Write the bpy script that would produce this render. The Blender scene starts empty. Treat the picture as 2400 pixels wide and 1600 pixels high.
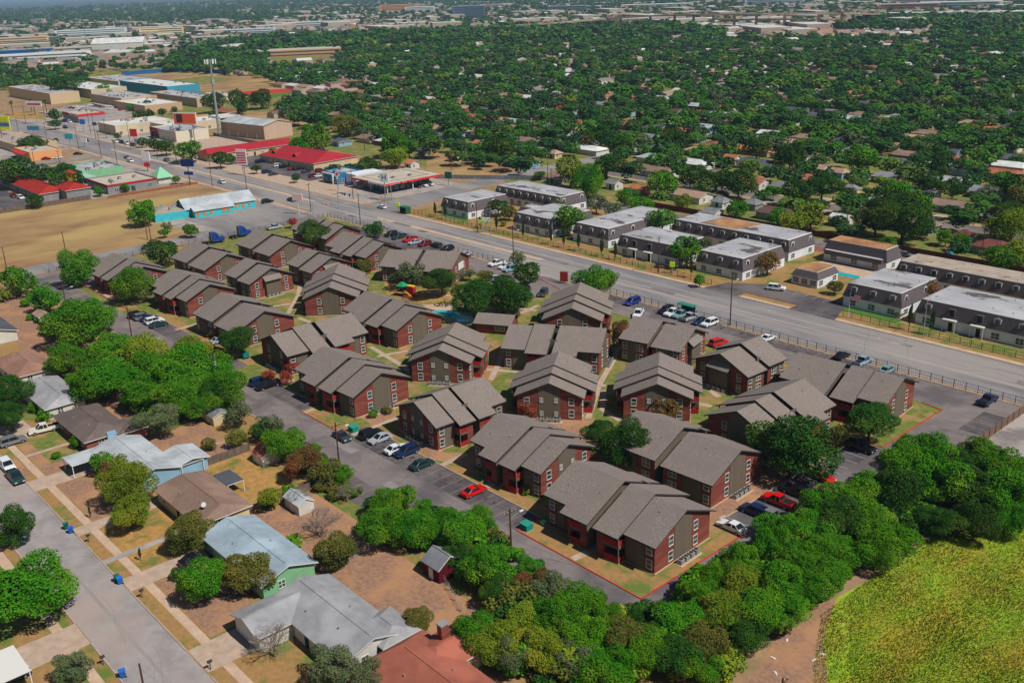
import bpy, math, random
import numpy as np
from mathutils import Vector, Matrix
R_ = math.radians
SC = bpy.context.scene
COL = SC.collection
# ---------------------------------------------------------------- camera
F_PX = 2300.98; CAM_H = 80.0
def _n(v):
    l = math.sqrt(sum(a*a for a in v)); return tuple(a/l for a in v)
def _ray(px, py): return _n((px-1200.0, -(py-800.0), -F_PX))
def _dot(a, b): return a[0]*b[0]+a[1]*b[1]+a[2]*b[2]
AX = tuple(-a for a in _ray(-985, 32)); AY = _ray(3950, -130)
AZ = (AX[1]*AY[2]-AX[2]*AY[1], AX[2]*AY[0]-AX[0]*AY[2], AX[0]*AY[1]-AX[1]*AY[0])
def G(px, py, z=0.0):
    """photo pixel (2400 x 1600) -> world point at height z"""
    r = _ray(px, py); d = (_dot(AX, r), _dot(AY, r), _dot(AZ, r))
    t = (z-CAM_H)/d[2]
    return Vector((d[0]*t, d[1]*t, z))
def W(x, y, z=0.0):
    p = (x, y, z-CAM_H)
    c = [AX[i]*p[0]+AY[i]*p[1]+AZ[i]*p[2] for i in range(3)]
    return (1200+F_PX*c[0]/-c[2], 800-F_PX*c[1]/-c[2])
cam = bpy.data.objects.new('camera', bpy.data.cameras.new('camera')); COL.objects.link(cam)
cam.matrix_world = Matrix(((AX[0], AX[1], AX[2], 0), (AY[0], AY[1], AY[2], 0), (AZ[0], AZ[1], AZ[2], CAM_H), (0, 0, 0, 1)))
cam.data.sensor_width = 36; cam.data.lens = F_PX/2400*36; cam.data.clip_start = 1; cam.data.clip_end = 90000
SC.camera = cam
# ---------------------------------------------------------------- light
SUN_EL, SUN_AZ = 52.0, 78.0      # azimuth from +Y towards +X
wd = bpy.data.worlds.new('World'); SC.world = wd; wd.use_nodes = True
nt = wd.node_tree; nt.nodes.clear()
sky = nt.nodes.new('ShaderNodeTexSky'); sky.sky_type = 'NISHITA'; sky.sun_disc = False
sky.sun_elevation = R_(SUN_EL); sky.sun_rotation = R_(SUN_AZ); sky.air_density = 1.0; sky.dust_density = 0.6; sky.ozone_density = 1.5
bgn = nt.nodes.new('ShaderNodeBackground'); bgn.inputs[1].default_value = 0.05
wo = nt.nodes.new('ShaderNodeOutputWorld')
nt.links.new(sky.outputs[0], bgn.inputs[0]); nt.links.new(bgn.outputs[0], wo.inputs[0])
sl = bpy.data.lights.new('sun', 'SUN'); sl.energy = 5.0; sl.angle = R_(0.5); sl.color = (1.0, 0.955, 0.89)
so = bpy.data.objects.new('sun', sl); COL.objects.link(so)
sd = Vector((math.sin(R_(SUN_AZ))*math.cos(R_(SUN_EL)), math.cos(R_(SUN_AZ))*math.cos(R_(SUN_EL)), math.sin(R_(SUN_EL))))
so.rotation_euler = sd.to_track_quat('Z', 'Y').to_euler()
SC.view_settings.view_transform = 'Standard'; SC.view_settings.look = 'None'
SC.view_settings.exposure = -0.30; SC.view_settings.gamma = 1.0
SC.cycles.max_bounces = 5; SC.cycles.diffuse_bounces = 1; SC.cycles.glossy_bounces = 2; SC.cycles.transmission_bounces = 2
SC.cycles.volume_bounces = 0; SC.cycles.transparent_max_bounces = 6
SC.cycles.use_denoising = True
# ---------------------------------------------------------------- materials
M = {}
def s2l(c):
    """sRGB 0-255 triple -> linear"""
    return tuple((x/255/12.92) if x/255 <= 0.04045 else ((x/255+0.055)/1.055)**2.4 for x in c)
def mat(name, c1, c2=None, scale=1.0, c3=None, scale3=0.05, rough=0.9, spec=0.2, bump=0.0, stretch=None, rnd=0.0, lo=0.35, hi=0.65, lo3=0.45, hi3=0.62, metal=0.0, obj=False, detail=4.0, alpha=None):
    m = bpy.data.materials.new(name); m.use_nodes = True; M[name] = m
    nt = m.node_tree; b = nt.nodes['Principled BSDF']
    b.inputs['Roughness'].default_value = rough; b.inputs['Metallic'].default_value = metal
    b.inputs['Specular IOR Level'].default_value = spec
    c1 = (*c1, 1)
    if c2 is None and not rnd:
        b.inputs['Base Color'].default_value = c1; return m
    geo = nt.nodes.new('ShaderNodeNewGeometry')
    src = geo.outputs['Position']
    if obj:
        tc = nt.nodes.new('ShaderNodeTexCoord'); src = tc.outputs['Object']
    if stretch:
        mp = nt.nodes.new('ShaderNodeMapping'); mp.inputs['Scale'].default_value = stretch
        nt.links.new(src, mp.inputs[0]); src = mp.outputs[0]
    out = None
    if c2 is not None:
        n1 = nt.nodes.new('ShaderNodeTexNoise'); n1.inputs['Scale'].default_value = scale; n1.inputs['Detail'].default_value = detail; n1.inputs['Roughness'].default_value = 0.62
        nt.links.new(src, n1.inputs['Vector'])
        r1 = nt.nodes.new('ShaderNodeMapRange'); r1.inputs[1].default_value = lo; r1.inputs[2].default_value = hi
        nt.links.new(n1.outputs[0], r1.inputs[0])
        mx = nt.nodes.new('ShaderNodeMix'); mx.data_type = 'RGBA'; mx.inputs[6].default_value = c1; mx.inputs[7].default_value = (*c2, 1)
        nt.links.new(r1.outputs[0], mx.inputs[0]); out = mx.outputs[2]
        if c3 is not None:
            n3 = nt.nodes.new('ShaderNodeTexNoise'); n3.inputs['Scale'].default_value = scale3; n3.inputs['Detail'].default_value = 5; n3.inputs['Roughness'].default_value = 0.6
            nt.links.new(src, n3.inputs['Vector'])
            r3 = nt.nodes.new('ShaderNodeMapRange'); r3.inputs[1].default_value = lo3; r3.inputs[2].default_value = hi3
            nt.links.new(n3.outputs[0], r3.inputs[0])
            m3 = nt.nodes.new('ShaderNodeMix'); m3.data_type = 'RGBA'; m3.inputs[7].default_value = (*c3, 1)
            nt.links.new(r3.outputs[0], m3.inputs[0]); nt.links.new(out, m3.inputs[6]); out = m3.outputs[2]
        if bump:
            bp = nt.nodes.new('ShaderNodeBump'); bp.inputs['Strength'].default_value = bump; bp.inputs['Distance'].default_value = 0.3
            nt.links.new(n1.outputs[0], bp.inputs['Height']); nt.links.new(bp.outputs[0], b.inputs['Normal'])
    if rnd:
        oi = nt.nodes.new('ShaderNodeObjectInfo')
        hs = nt.nodes.new('ShaderNodeHueSaturation')
        mr = nt.nodes.new('ShaderNodeMapRange'); mr.inputs[3].default_value = 1-rnd; mr.inputs[4].default_value = 1+rnd
        nt.links.new(oi.outputs['Random'], mr.inputs[0]); nt.links.new(mr.outputs[0], hs.inputs['Value'])
        mh = nt.nodes.new('ShaderNodeMapRange'); mh.inputs[3].default_value = 0.5-rnd*0.10; mh.inputs[4].default_value = 0.5+rnd*0.08
        ml = nt.nodes.new('ShaderNodeMath'); ml.operation = 'MULTIPLY'; ml.inputs[1].default_value = 7.31
        fr = nt.nodes.new('ShaderNodeMath'); fr.operation = 'FRACT'
        nt.links.new(oi.outputs['Random'], ml.inputs[0]); nt.links.new(ml.outputs[0], fr.inputs[0]); nt.links.new(fr.outputs[0], mh.inputs[0])
        nt.links.new(mh.outputs[0], hs.inputs['Hue'])
        if out is None: hs.inputs['Color'].default_value = c1
        else: nt.links.new(out, hs.inputs['Color'])
        out = hs.outputs[0]
    nt.links.new(out, b.inputs['Base Color'])
    return m
def flat(c, name=None, rough=0.8, spec=0.2, metal=0.0):
    k = name or 'paint_%d_%d_%d' % tuple(c)
    if k not in M: mat(k, s2l(c), rough=rough, spec=spec, metal=metal)
    return k
# ---------------------------------------------------------------- mesh builder
class MB:
    def __init__(s): s.v = []; s.f = []; s.m = []; s.mats = []
    def mi(s, m):
        if m not in s.mats: s.mats.append(m)
        return s.mats.index(m)
    def poly(s, pts, m):
        i = len(s.v); s.v += [tuple(p) for p in pts]; s.f.append(tuple(range(i, i+len(pts)))); s.m.append(s.mi(m)); return s
    def box(s, x0, y0, z0, x1, y1, z1, m, top=None, T=None):
        if x0 > x1: x0, x1 = x1, x0
        if y0 > y1: y0, y1 = y1, y0
        p = [(x0, y0, z0), (x1, y0, z0), (x1, y1, z0), (x0, y1, z0), (x0, y0, z1), (x1, y0, z1), (x1, y1, z1), (x0, y1, z1)]
        if T is not None: p = [tuple(T @ Vector(q)) for q in p]
        i = len(s.v); s.v += p
        for k, q in enumerate(((0, 3, 2, 1), (4, 5, 6, 7), (0, 1, 5, 4), (1, 2, 6, 5), (2, 3, 7, 6), (3, 0, 4, 7))):
            s.f.append(tuple(i+a for a in q)); s.m.append(s.mi(top if (k == 1 and top) else m))
        return s
    def prism(s, poly, z0, z1, m, top=None):
        n = len(poly); i = len(s.v)
        a = sum(poly[k][0]*poly[(k+1) % n][1]-poly[(k+1) % n][0]*poly[k][1] for k in range(n))
        if a < 0: poly = list(reversed(poly))
        s.v += [(p[0], p[1], z0) for p in poly]+[(p[0], p[1], z1) for p in poly]
        for k in range(n):
            j = (k+1) % n; s.f.append((i+k, i+j, i+n+j, i+n+k)); s.m.append(s.mi(m))
        s.f.append(tuple(i+n+k for k in range(n))); s.m.append(s.mi(top or m))
        s.f.append(tuple(i+n-1-k for k in range(n))); s.m.append(s.mi(m))
        return s
    def tube(s, p0, p1, r0, r1, m, n=6):
        p0 = Vector(p0); p1 = Vector(p1); d = (p1-p0)
        if d.length < 1e-6: return s
        q = d.to_track_quat('Z', 'Y'); i = len(s.v)
        for p, r in ((p0, r0), (p1, r1)):
            for k in range(n):
                a = 2*math.pi*k/n; s.v.append(tuple(p+q @ Vector((math.cos(a)*r, math.sin(a)*r, 0))))
        for k in range(n):
            j = (k+1) % n; s.f.append((i+k, i+j, i+n+j, i+n+k)); s.m.append(s.mi(m))
        s.f.append(tuple(i+n+k for k in range(n))); s.m.append(s.mi(m))
        s.f.append(tuple(i+n-1-k for k in range(n))); s.m.append(s.mi(m))
        return s
    def ball(s, c, r, m, n=8, sz=1.0):
        i = len(s.v); rings = max(3, n//2)
        for a in range(1, rings):
            t = math.pi*a/rings
            for k in range(n):
                u = 2*math.pi*k/n; s.v.append((c[0]+r*math.sin(t)*math.cos(u), c[1]+r*math.sin(t)*math.sin(u), c[2]+r*sz*math.cos(t)))
        top = len(s.v); s.v.append((c[0], c[1], c[2]+r*sz)); s.v.append((c[0], c[1], c[2]-r*sz))
        q = s.mi(m)
        for a in range(rings-2):
            for k in range(n):
                j = (k+1) % n; s.f.append((i+a*n+k, i+(a+1)*n+k, i+(a+1)*n+j, i+a*n+j)); s.m.append(q)
        for k in range(n):
            j = (k+1) % n; s.f.append((top, i+k, i+j)); s.m.append(q); s.f.append((top+1, i+(rings-2)*n+j, i+(rings-2)*n+k)); s.m.append(q)
        return s
    def mesh(s, name, smooth=False):
        me = bpy.data.meshes.new(name); me.from_pydata(s.v, [], s.f)
        for k in s.mats: me.materials.append(M[k])
        if len(s.mats) > 1: me.polygons.foreach_set('material_index', s.m)
        if smooth: me.polygons.foreach_set('use_smooth', [True]*len(s.f))
        me.update(); return me
    def build(s, name, parent=None, smooth=False):
        return obj(name, s.mesh(name, smooth), parent)
def obj(name, me, parent=None, loc=None, rz=None):
    o = bpy.data.objects.new(name, me); COL.objects.link(o)
    if parent is not None: o.parent = parent
    if loc is not None: o.location = loc
    if rz is not None: o.rotation_euler = (0, 0, rz)
    return o
def tag(o, label=None, cat=None, group=None, kind=None):
    if label: o['label'] = label
    if cat: o['category'] = cat
    if group: o['group'] = group
    if kind: o['kind'] = kind
    return o
def thing(name, label, cat, x, y, rz=0.0, group=None, z=0.0):
    o = obj(name, None, None, (x, y, z), rz); o.empty_display_size = 0.5
    return tag(o, label, cat, group)
def struct(o): o['kind'] = 'structure'; return o
def kids(o): return [c for c in bpy.data.objects if c.parent == o]
def mesh_np(name, verts, nper, matnames, mi=None, smooth=False):
    """verts: (nf*nper,3) array of loose n-gons"""
    me = bpy.data.meshes.new(name); nv = len(verts); nf = nv//nper
    me.vertices.add(nv); me.vertices.foreach_set('co', np.asarray(verts, dtype=np.float32).ravel())
    me.loops.add(nv); me.loops.foreach_set('vertex_index', np.arange(nv, dtype=np.int32))
    me.polygons.add(nf); me.polygons.foreach_set('loop_start', np.arange(0, nv, nper, dtype=np.int32))
    for k in matnames: me.materials.append(M[k])
    if mi is not None: me.polygons.foreach_set('material_index', np.asarray(mi, dtype=np.int32))
    me.update(calc_edges=True); return me
# landmark-relative wording for labels
LM = []
STOPW = {'with', 'of', 'by', 'in', 'the', 'a', 'at', 'and', 'behind', 'below', 'beside', 'left', 'right', 'over', 'to', 'for', 'on'}
def landmark(x, y, phrase):
    w = phrase.split()[:5]
    while w[-1] in STOPW: w.pop()
    LM.append((x, y, ' '.join(w)))
def near(x, y, skip=None):
    sx, sy = W(x, y)
    best = min((l for l in LM if l[2] != skip), key=lambda l: (l[0]-x)**2+(l[1]-y)**2)
    bx, by = W(best[0], best[1]); dx, dy = sx-bx, sy-by
    if abs(dx) > 1.1*abs(dy): w = 'left of' if dx < 0 else 'right of'
    else: w = 'behind' if dy < 0 else 'in front of'
    return w+' '+best[2]
# ---------------------------------------------------------------- ground materials
ASPH = s2l((128, 119, 117)); 
mat('soil', s2l((150, 122, 96)), s2l((170, 138, 104)), 0.35, s2l((116, 114, 64)), 0.06, bump=0.0, lo=0.4, hi=0.6, lo3=0.5, hi3=0.66, detail=9)
mat('dry_lawn', s2l((172, 130, 84)), s2l((150, 122, 76)), 1.1, s2l((104, 120, 54)), 0.16, lo=0.4, hi=0.6, lo3=0.50, hi3=0.62, detail=9)
mat('green_lawn', s2l((88, 116, 48)), s2l((132, 126, 66)), 0.7, s2l((166, 132, 88)), 0.15, lo=0.4, hi=0.6, lo3=0.5, hi3=0.63, detail=9)
mat('lush_lawn', s2l((56, 112, 38)), s2l((92, 124, 48)), 0.9, detail=8)
mat('bare_dirt', s2l((166, 128, 104)), s2l((140, 108, 88)), 1.6, s2l((178, 134, 98)), 0.16, lo=0.4, hi=0.6, detail=9)
mat('orange_dirt', s2l((188, 142, 80)), s2l((160, 126, 76)), 1.0, s2l((118, 118, 58)), 0.2, lo=0.4, hi=0.6, lo3=0.5, hi3=0.62, detail=9)
mat('field_dry', s2l((166, 134, 92)), s2l((142, 110, 80)), 0.09, s2l((178, 152, 98)), 0.035, stretch=(1, 0.5, 1), lo=0.4, hi=0.6, detail=9)
mat('asphalt', s2l((122, 113, 112)), s2l((138, 128, 125)), 0.3, s2l((102, 95, 97)), 0.07, rough=0.85, lo3=0.48, hi3=0.62, detail=8)
mat('asphalt_dark', s2l((74, 70, 75)), s2l((96, 90, 93)), 0.4, s2l((114, 106, 105)), 0.09, rough=0.85, detail=8)
mat('asphalt_grey', s2l((142, 139, 140)), s2l((120, 117, 120)), 0.16, s2l((154, 147, 142)), 0.06, rough=0.85, stretch=(0.25, 1, 1), lo=0.4, hi=0.6, detail=8)
mat('street_grey', s2l((164, 158, 156)), s2l((144, 138, 136)), 0.22, s2l((170, 154, 146)), 0.07, rough=0.9, lo=0.4, hi=0.6, detail=9)
mat('lane_worn', s2l((164, 155, 148)), s2l((146, 139, 137)), 0.16, rough=0.9, stretch=(0.15, 1, 1), detail=8)
mat('concrete', s2l((196, 172, 152)), s2l((172, 150, 132)), 0.7, rough=0.9, detail=8)
mat('concrete_grey', s2l((180, 168, 160)), s2l((150, 142, 138)), 0.2, s2l((128, 122, 120)), 0.07, rough=0.9, lo3=0.54, detail=8)
mat('tan_paving', s2l((206, 178, 152)), s2l((184, 156, 132)), 0.5, rough=0.9, detail=8)
mat('red_kerb', s2l((206, 52, 44)), s2l((172, 58, 50)), 1.5)
mat('yellow_line', s2l((172, 144, 108)), s2l((136, 118, 98)), 1.2)
mat('white_line', s2l((200, 196, 192)), s2l((150, 146, 144)), 1.5)
mat('mulch', s2l((140, 84, 62)), s2l((158, 98, 72)), 0.8)
mat('stain', s2l((62, 58, 60)), s2l((84, 79, 80)), 0.8)
mat('crack', s2l((98, 92, 92)))
mat('pool_water', s2l((30, 176, 186)), s2l((50, 196, 200)), 0.6, rough=0.06, spec=0.6)
mat('far_land', s2l((54, 76, 48)), s2l((78, 86, 66)), 0.004, s2l((128, 120, 106)), 0.012, lo3=0.60, hi3=0.68, detail=6)
# ground: one sheet to the horizon
gb = MB(); S_ = 42000
gb.poly([(-S_, -S_, 0), (S_, -S_, 0), (S_, S_, 0), (-S_, S_, 0)], 'soil')
struct(gb.build('ground'))
LAYER = {}; SUB = [0]
def sheet(name, pts, m, lev, px=True, z=None):
    q = [G(*p) for p in pts] if px else [Vector((p[0], p[1], 0)) for p in pts]
    SUB[0] = (SUB[0]+1) % 6; zz = 0.004*lev+0.0006*SUB[0]
    key = name
    if key not in LAYER: LAYER[key] = MB()
    a = sum(q[k].x*q[(k+1) % len(q)].y-q[(k+1) % len(q)].x*q[k].y for k in range(len(q)))
    if a < 0: q.reverse()
    LAYER[key].poly([(p.x, p.y, zz) for p in q], m)
def rect(name, x0, y0, x1, y1, m, lev): sheet(name, [(x0, y0), (x1, y0), (x1, y1), (x0, y1)], m, lev, px=False)
def strip(name, pts, w, m, lev, px=True):
    """flat band of width w along a polyline"""
    q = [G(*p).to_2d() for p in pts] if px else [Vector(p) for p in pts]
    n = len(q); L = []; Rr = []
    for i in range(n):
        d = (q[min(i+1, n-1)]-q[max(i-1, 0)]).normalized(); nn = Vector((-d.y, d.x))*w/2
        L.append(q[i]+nn); Rr.append(q[i]-nn)
    for i in range(n-1):
        sheet(name, [L[i], L[i+1], Rr[i+1], Rr[i]], m, lev, px=False)
def kerb(name, pts, m='concrete', w=0.18, h=0.13, px=False, closed=False):
    q = [G(*p).to_2d() for p in pts] if px else [Vector(p) for p in pts]
    if closed: q = q+[q[0]]
    b = LAYER.setdefault(name, MB()); n = len(q)
    for i in range(n-1):
        d = (q[i+1]-q[i]); l = d.length; d = d/l; nn = Vector((-d.y, d.x))*w/2
        e = 0.0 if i == n-2 else w/2
        a, c = q[i], q[i+1]+d*e*0.98
        b.prism([(a+nn)[:], (c+nn)[:], (c-nn)[:], (a-nn)[:]], 0.0, h, m)
# far land tones beyond the suburb
sheet('far_terrain', [(-9000, 900), (-1500, 330), (-1300, 1500), (-700, 1250), (4000, 2600), (4000, 34000), (-34000, 34000), (-34000, 900)], 'far_land', 1, px=False)
# suburb floor
rect('suburb_ground', -1200, 276, 500, 1500, 'green_lawn', 2)
# boulevard and cross street
rect('boulevard', -2200, 189.6, 500, 209.2, 'asphalt_grey', 4)
rect('boulevard', -480, 196.9, 500, 198.6, 'lane_worn', 5); rect('boulevard', -480, 203.5, 500, 204.6, 'lane_worn', 5)
rect('boulevard', -300, 199.3, -212, 201.2, 'tan_paving', 6); rect('boulevard', -560, 199.4, -345, 201.4, 'tan_paving', 6)
rect('boulevard', -212, 199.4, 500, 200.6, 'lane_worn', 5)
rect('cross_street', -328.5, -50, -317.5, 189.4, 'asphalt_grey', 4)
sheet('cross_street', [(-320, 209.4), (-303, 209.4), (-306, 225), (-316, 270), (-320, 440), (-331, 440), (-328, 270), (-322, 222)], 'asphalt_grey', 4, px=False)
# stop lines and lane dashes at the junction
for k in range(14):
    rect('road_markings', -560+k*12, 194.6, -557+k*12, 194.8, 'white_line', 8)
    rect('road_markings', -290+k*12, 194.6, -287+k*12, 194.8, 'white_line', 8); rect('road_markings', -290+k*12, 204.9, -287+k*12, 205.1, 'white_line', 8)
rect('road_markings', -302.5, 190.5, -301.9, 199, 'white_line', 8); rect('road_markings', -330.9, 201.8, -330.3, 208.4, 'white_line', 8)
rect('road_markings', -322.8, 185.6, -318, 186.1, 'white_line', 8); rect('road_markings', -321.5, 213, -313, 213.5, 'white_line', 8)
# sidewalks along the boulevard
for x0, x1 in ((-316, -205), (-192, -42)): rect('sidewalk', x0, 188.0, x1, 189.3, 'tan_paving', 5)
rect('sidewalk', -42, 188.0, 500, 189.3, 'tan_paving', 5)
for x0, x1 in ((-301, -158), (-146, -131), (-118, 500)): rect('sidewalk', x0, 209.5, x1, 211.2, 'tan_paving', 5)
kerb('kerb_line', [(-300, 209.35), (-158, 209.35)]); kerb('kerb_line', [(-146.5, 209.35), (-131, 209.35)]); kerb('kerb_line', [(-118, 209.35), (300, 209.35)])
kerb('kerb_line', [(-316, 189.45), (-206, 189.45)]); kerb('kerb_line', [(-191, 189.45), (300, 189.45)])
rect('sidewalk', -800, 186.6, -329.5, 188.6, 'concrete', 5); rect('sidewalk', -800, 210.2, -325, 212, 'concrete', 5)
rect('verge', -300, 211.2, -40, 219, 'dry_lawn', 4)
# ---------------------------------------------------------------- the apartment grounds
rect('complex_lawn', -316, 88.1, -64, 188.0, 'green_lawn', 3)
rect('complex_drive', -300, 80.2, -64, 88.0, 'asphalt', 4)
rect('complex_drive', -74.8, 88.0, -63.9, 178, 'asphalt', 4)
rect('complex_drive', -316, 92, -296, 98, 'asphalt', 4); sheet('complex_drive', [(-316, 80), (-296, 80.2), (-296, 92), (-316, 98)], 'asphalt', 4, px=False)
rect('complex_drive', -236, 177, -63.9, 188.0, 'asphalt', 4)
rect('complex_drive', -208, 165, -186, 177, 'asphalt', 4); rect('complex_drive', -206, 188.0, -191, 189.6, 'concrete_grey', 5)
rect('complex_drive', -296, 178, -236, 187, 'asphalt_dark', 4)
# parking rows (dark aprons + stall lines)
def stalls(x0, x1, y0, y1, step=2.77, m='yellow_line', apron=True, along='x'):
    if along == 'x':
        if apron: rect('parking_bay', x0, y0, x1, y1, 'asphalt_dark', 6)
        n = int(round((x1-x0)/step))
        for k in range(n+1):
            x = x0+k*(x1-x0)/n; rect('parking_lines', x-0.06, y0+0.1, x+0.06, y1-0.1, m, 8)
    else:
        if apron: rect('parking_bay', x0, y0, x1, y1, 'asphalt_dark', 6)
        n = int(round((y1-y0)/step))
        for k in range(n+1):
            y = y0+k*(y1-y0)/n; rect('parking_lines', x0+0.1, y-0.06, x1-0.1, y+0.06, m, 8)
stalls(-149.5, -100.5, 88.0, 93.3); stalls(-250, -197, 88.0, 93.0)
stalls(-142, -119, 75.0, 80.2); stalls(-180.5, -165.5, 88.0, 92.2)
stalls(-186, -86, 183.6, 188.0); stalls(-252, -209, 180.2, 187.0, apron=False)
stalls(-69, -63.9, 170, 181, along='y'); stalls(-79.8, -74.8, 111.5, 153, along='y', m='white_line')
rng = random.Random(5)
for k in range(34):   # oil marks in the bays
    x = rng.uniform(-149, -101); y = rng.uniform(90.5, 92.3); r = rng.uniform(0.25, 0.6)
    if k > 14: x = rng.uniform(-186, -86); y = rng.uniform(185.2, 187)
    sheet('oil_stains', [(x+r*rng.uniform(.6, 1.2)*math.cos(a), y+r*rng.uniform(.6, 1.1)*math.sin(a)) for a in np.linspace(0, 5.6, 9)], 'stain', 9, px=False)
# wheel stops
ws = MB()
for k in range(36):
    x = -184.6+k*2.78; ws.box(x-0.8, 187.35, 0.02, x+0.8, 187.55, 0.16, 'white_line')
for k in range(4): ws.box(-80.4, 96+k*5.6, 0.02, -80.2, 97.6+k*5.6, 0.16, 'white_line')
tag(ws.build('wheel_stops'), 'row of white concrete wheel stops at the boulevard parking bays', 'wheel stop', kind='stuff')
# kerbs
kerb('drive_kerb', [(-297, 90.3), (-250.3, 90.3)], 'red_kerb'); kerb('drive_kerb', [(-196.8, 88.1), (-181, 88.1)]); kerb('drive_kerb', [(-165.3, 88.1), (-149.8, 88.1)], 'red_kerb')
kerb('drive_kerb', [(-149.6, 93.4), (-100.4, 93.4)]); kerb('drive_kerb', [(-250, 93.1), (-197, 93.1)]); kerb('drive_kerb', [(-180.5, 92.3), (-165.5, 92.3)])
kerb('drive_kerb', [(-100.3, 93.4), (-100.3, 88.1), (-74.9, 88.1), (-74.9, 111.3), (-79.9, 111.3)], 'red_kerb'); kerb('drive_kerb', [(-79.9, 111.5), (-79.9, 153)])
kerb('drive_kerb', [(-79.8, 153.1), (-75, 153.3), (-75, 176), (-79.5, 177.0)], 'red_kerb'); kerb('drive_kerb', [(-79.8, 177.0), (-184, 177.0)]); kerb('drive_kerb', [(-208, 165), (-208, 176.8)], 'red_kerb')
kerb('drive_kerb', [(-186, 188.05), (-64, 188.05)]); kerb('drive_kerb', [(-118.8, 80.1), (-66, 80.1)]); kerb('drive_kerb', [(-290, 80.1), (-142.2, 80.1)])
sheet('sidewalk', [(-297, 90.6), (-272, 90.6), (-272, 95.6), (-297, 96)], 'tan_paving', 6, px=False)
# dry lawn patches around the buildings
rect('dry_patches', -100.2, 88.2, -75, 93.2, 'dry_lawn', 5); rect('dry_patches', -77.3, 93.2, -75, 111.2, 'dry_lawn', 5); rect('dry_patches', -84, 108.2, -80, 131, 'bare_dirt', 6)
rect('dry_patches', -149, 93.5, -100.5, 96.5, 'dry_lawn', 5); rect('dry_patches', -179, 88.3, -150, 91.5, 'dry_lawn', 5); rect('dry_patches', -150, 94, -134, 112, 'dry_lawn', 5)
rect('dry_patches', -250, 93.2, -197, 96, 'dry_lawn', 5); sheet('dry_patches', [(-126, 103), (-108, 108), (-104, 122), (-122, 118)], 'dry_lawn', 5, px=False)
sheet('dry_patches', [(925, 1000), (960, 985), (1040, 1060), (1110, 1060), (1180, 1110), (1120, 1100), (1010, 1075)], 'bare_dirt', 6)
sheet('dry_patches', [(838, 975), (890, 935), (925, 950), (930, 985), (880, 1000)], 'bare_dirt', 6)
sheet('dry_patches', [(900, 660), (1000, 672), (1090, 690), (1200, 700), (1180, 745), (1060, 735), (960, 705), (905, 690)], 'orange_dirt', 5)
sheet('dry_patches', [(935, 690), (960, 682), (985, 695), (980, 708), (945, 705)], 'mulch', 6)
sheet('dry_patches', [(1140, 800), (1175, 795), (1190, 850), (1150, 900), (1110, 880)], 'dry_lawn', 5)
sheet('dry_patches', [(1500, 745), (1590, 770), (1500, 830), (1440, 800)], 'orange_dirt', 5)
sheet('dry_patches', [(1210, 985), (1380, 985), (1470, 1000), (1390, 1050), (1300, 1020)], 'bare_dirt', 6)
# footpaths in the complex
for p in ([(1378, 980), (1405, 900), (1440, 840), (1452, 800)], [(1415, 915), (1412, 960), (1462, 990)], [(1390, 900), (1420, 904)], [(1150, 890), (1170, 850), (1180, 820)], [(1100, 862), (1170, 868)], [(1170, 868), (1215, 872)],
          [(868, 812), (945, 858), (980, 890)], [(885, 835), (955, 822)], [(675, 735), (700, 690), (705, 655)], [(640, 718), (680, 712)], [(700, 745), (727, 755)], [(690, 655), (725, 645)],
          [(1035, 1090), (1092, 1064)], [(712, 967), (738, 958)], [(640, 905), (690, 890)], [(1342, 1310), (1378, 1293)], [(825, 1020), (935, 978)], [(1140, 1140), (1172, 1128)], [(412, 773), (465, 758)], [(1165, 715), (1258, 728)], [(1220, 735), (1262, 715)],
          [(1640, 895), (1685, 930)], [(1635, 945), (1668, 952)], [(1000, 685), (1100, 700), (1200, 712)]):
    strip('footpath', p, 1.25, 'concrete', 7)
# pool
pl = [G(1008, 727), G(1052, 727), G(1120, 750), G(1075, 757)]
sheet('pool_deck', [(990, 715), (1060, 712), (1180, 735), (1170, 762), (1070, 768)], 'tan_paving', 7)
sheet('pool_water', [(1010, 728), (1056, 727), (1120, 749), (1082, 757)], 'pool_water', 9)

# cracks, seams and patches in the asphalt
def cracks(x0, y0, x1, y1, n, seed, L=(4, 14), w=0.06):
    r_ = random.Random(seed)
    for _ in range(n):
        x, y = r_.uniform(x0, x1), r_.uniform(y0, y1); a = r_.choice([0, 0, 1.57])+r_.uniform(-.35, .35); l = r_.uniform(*L); P_ = [(x, y)]
        for k in range(5):
            a += r_.uniform(-.35, .35); x += math.cos(a)*l/5; y += math.sin(a)*l/5; P_.append((min(max(x, x0), x1), min(max(y, y0), y1)))
        if all((P_[i][0]-P_[i+1][0])**2+(P_[i][1]-P_[i+1][1])**2 > .04 for i in range(5)): strip('asphalt_cracks', P_, w*.6, 'crack', 9, px=False)
cracks(-290, 80.6, -80, 87.6, 60, 1); cracks(-74.4, 82, -64.4, 176, 40, 2); cracks(-170, 29.6, -70, 37.2, 16, 3, w=.03); cracks(-330, 190, -60, 209, 60, 4, (6, 20), .07); cracks(-365, 145, -330, 186, 40, 5, w=.12); cracks(-230, 178, -90, 183, 30, 6)
rp = random.Random(4)
for _ in range(16):
    x, y = rp.uniform(-280, -90), rp.uniform(81, 85); rect('asphalt_patches', x, y, x+rp.uniform(1.5, 6), y+rp.uniform(1, 2.4), rp.choice(['asphalt_dark', 'asphalt_grey']), 7)
for _ in range(12):
    x, y = rp.uniform(-320, -70), rp.uniform(190.5, 206); rect('asphalt_patches', x, y, x+rp.uniform(3, 12), y+rp.uniform(1.5, 3), rp.choice(['asphalt', 'lane_worn', 'concrete_grey']), 7)
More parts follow.
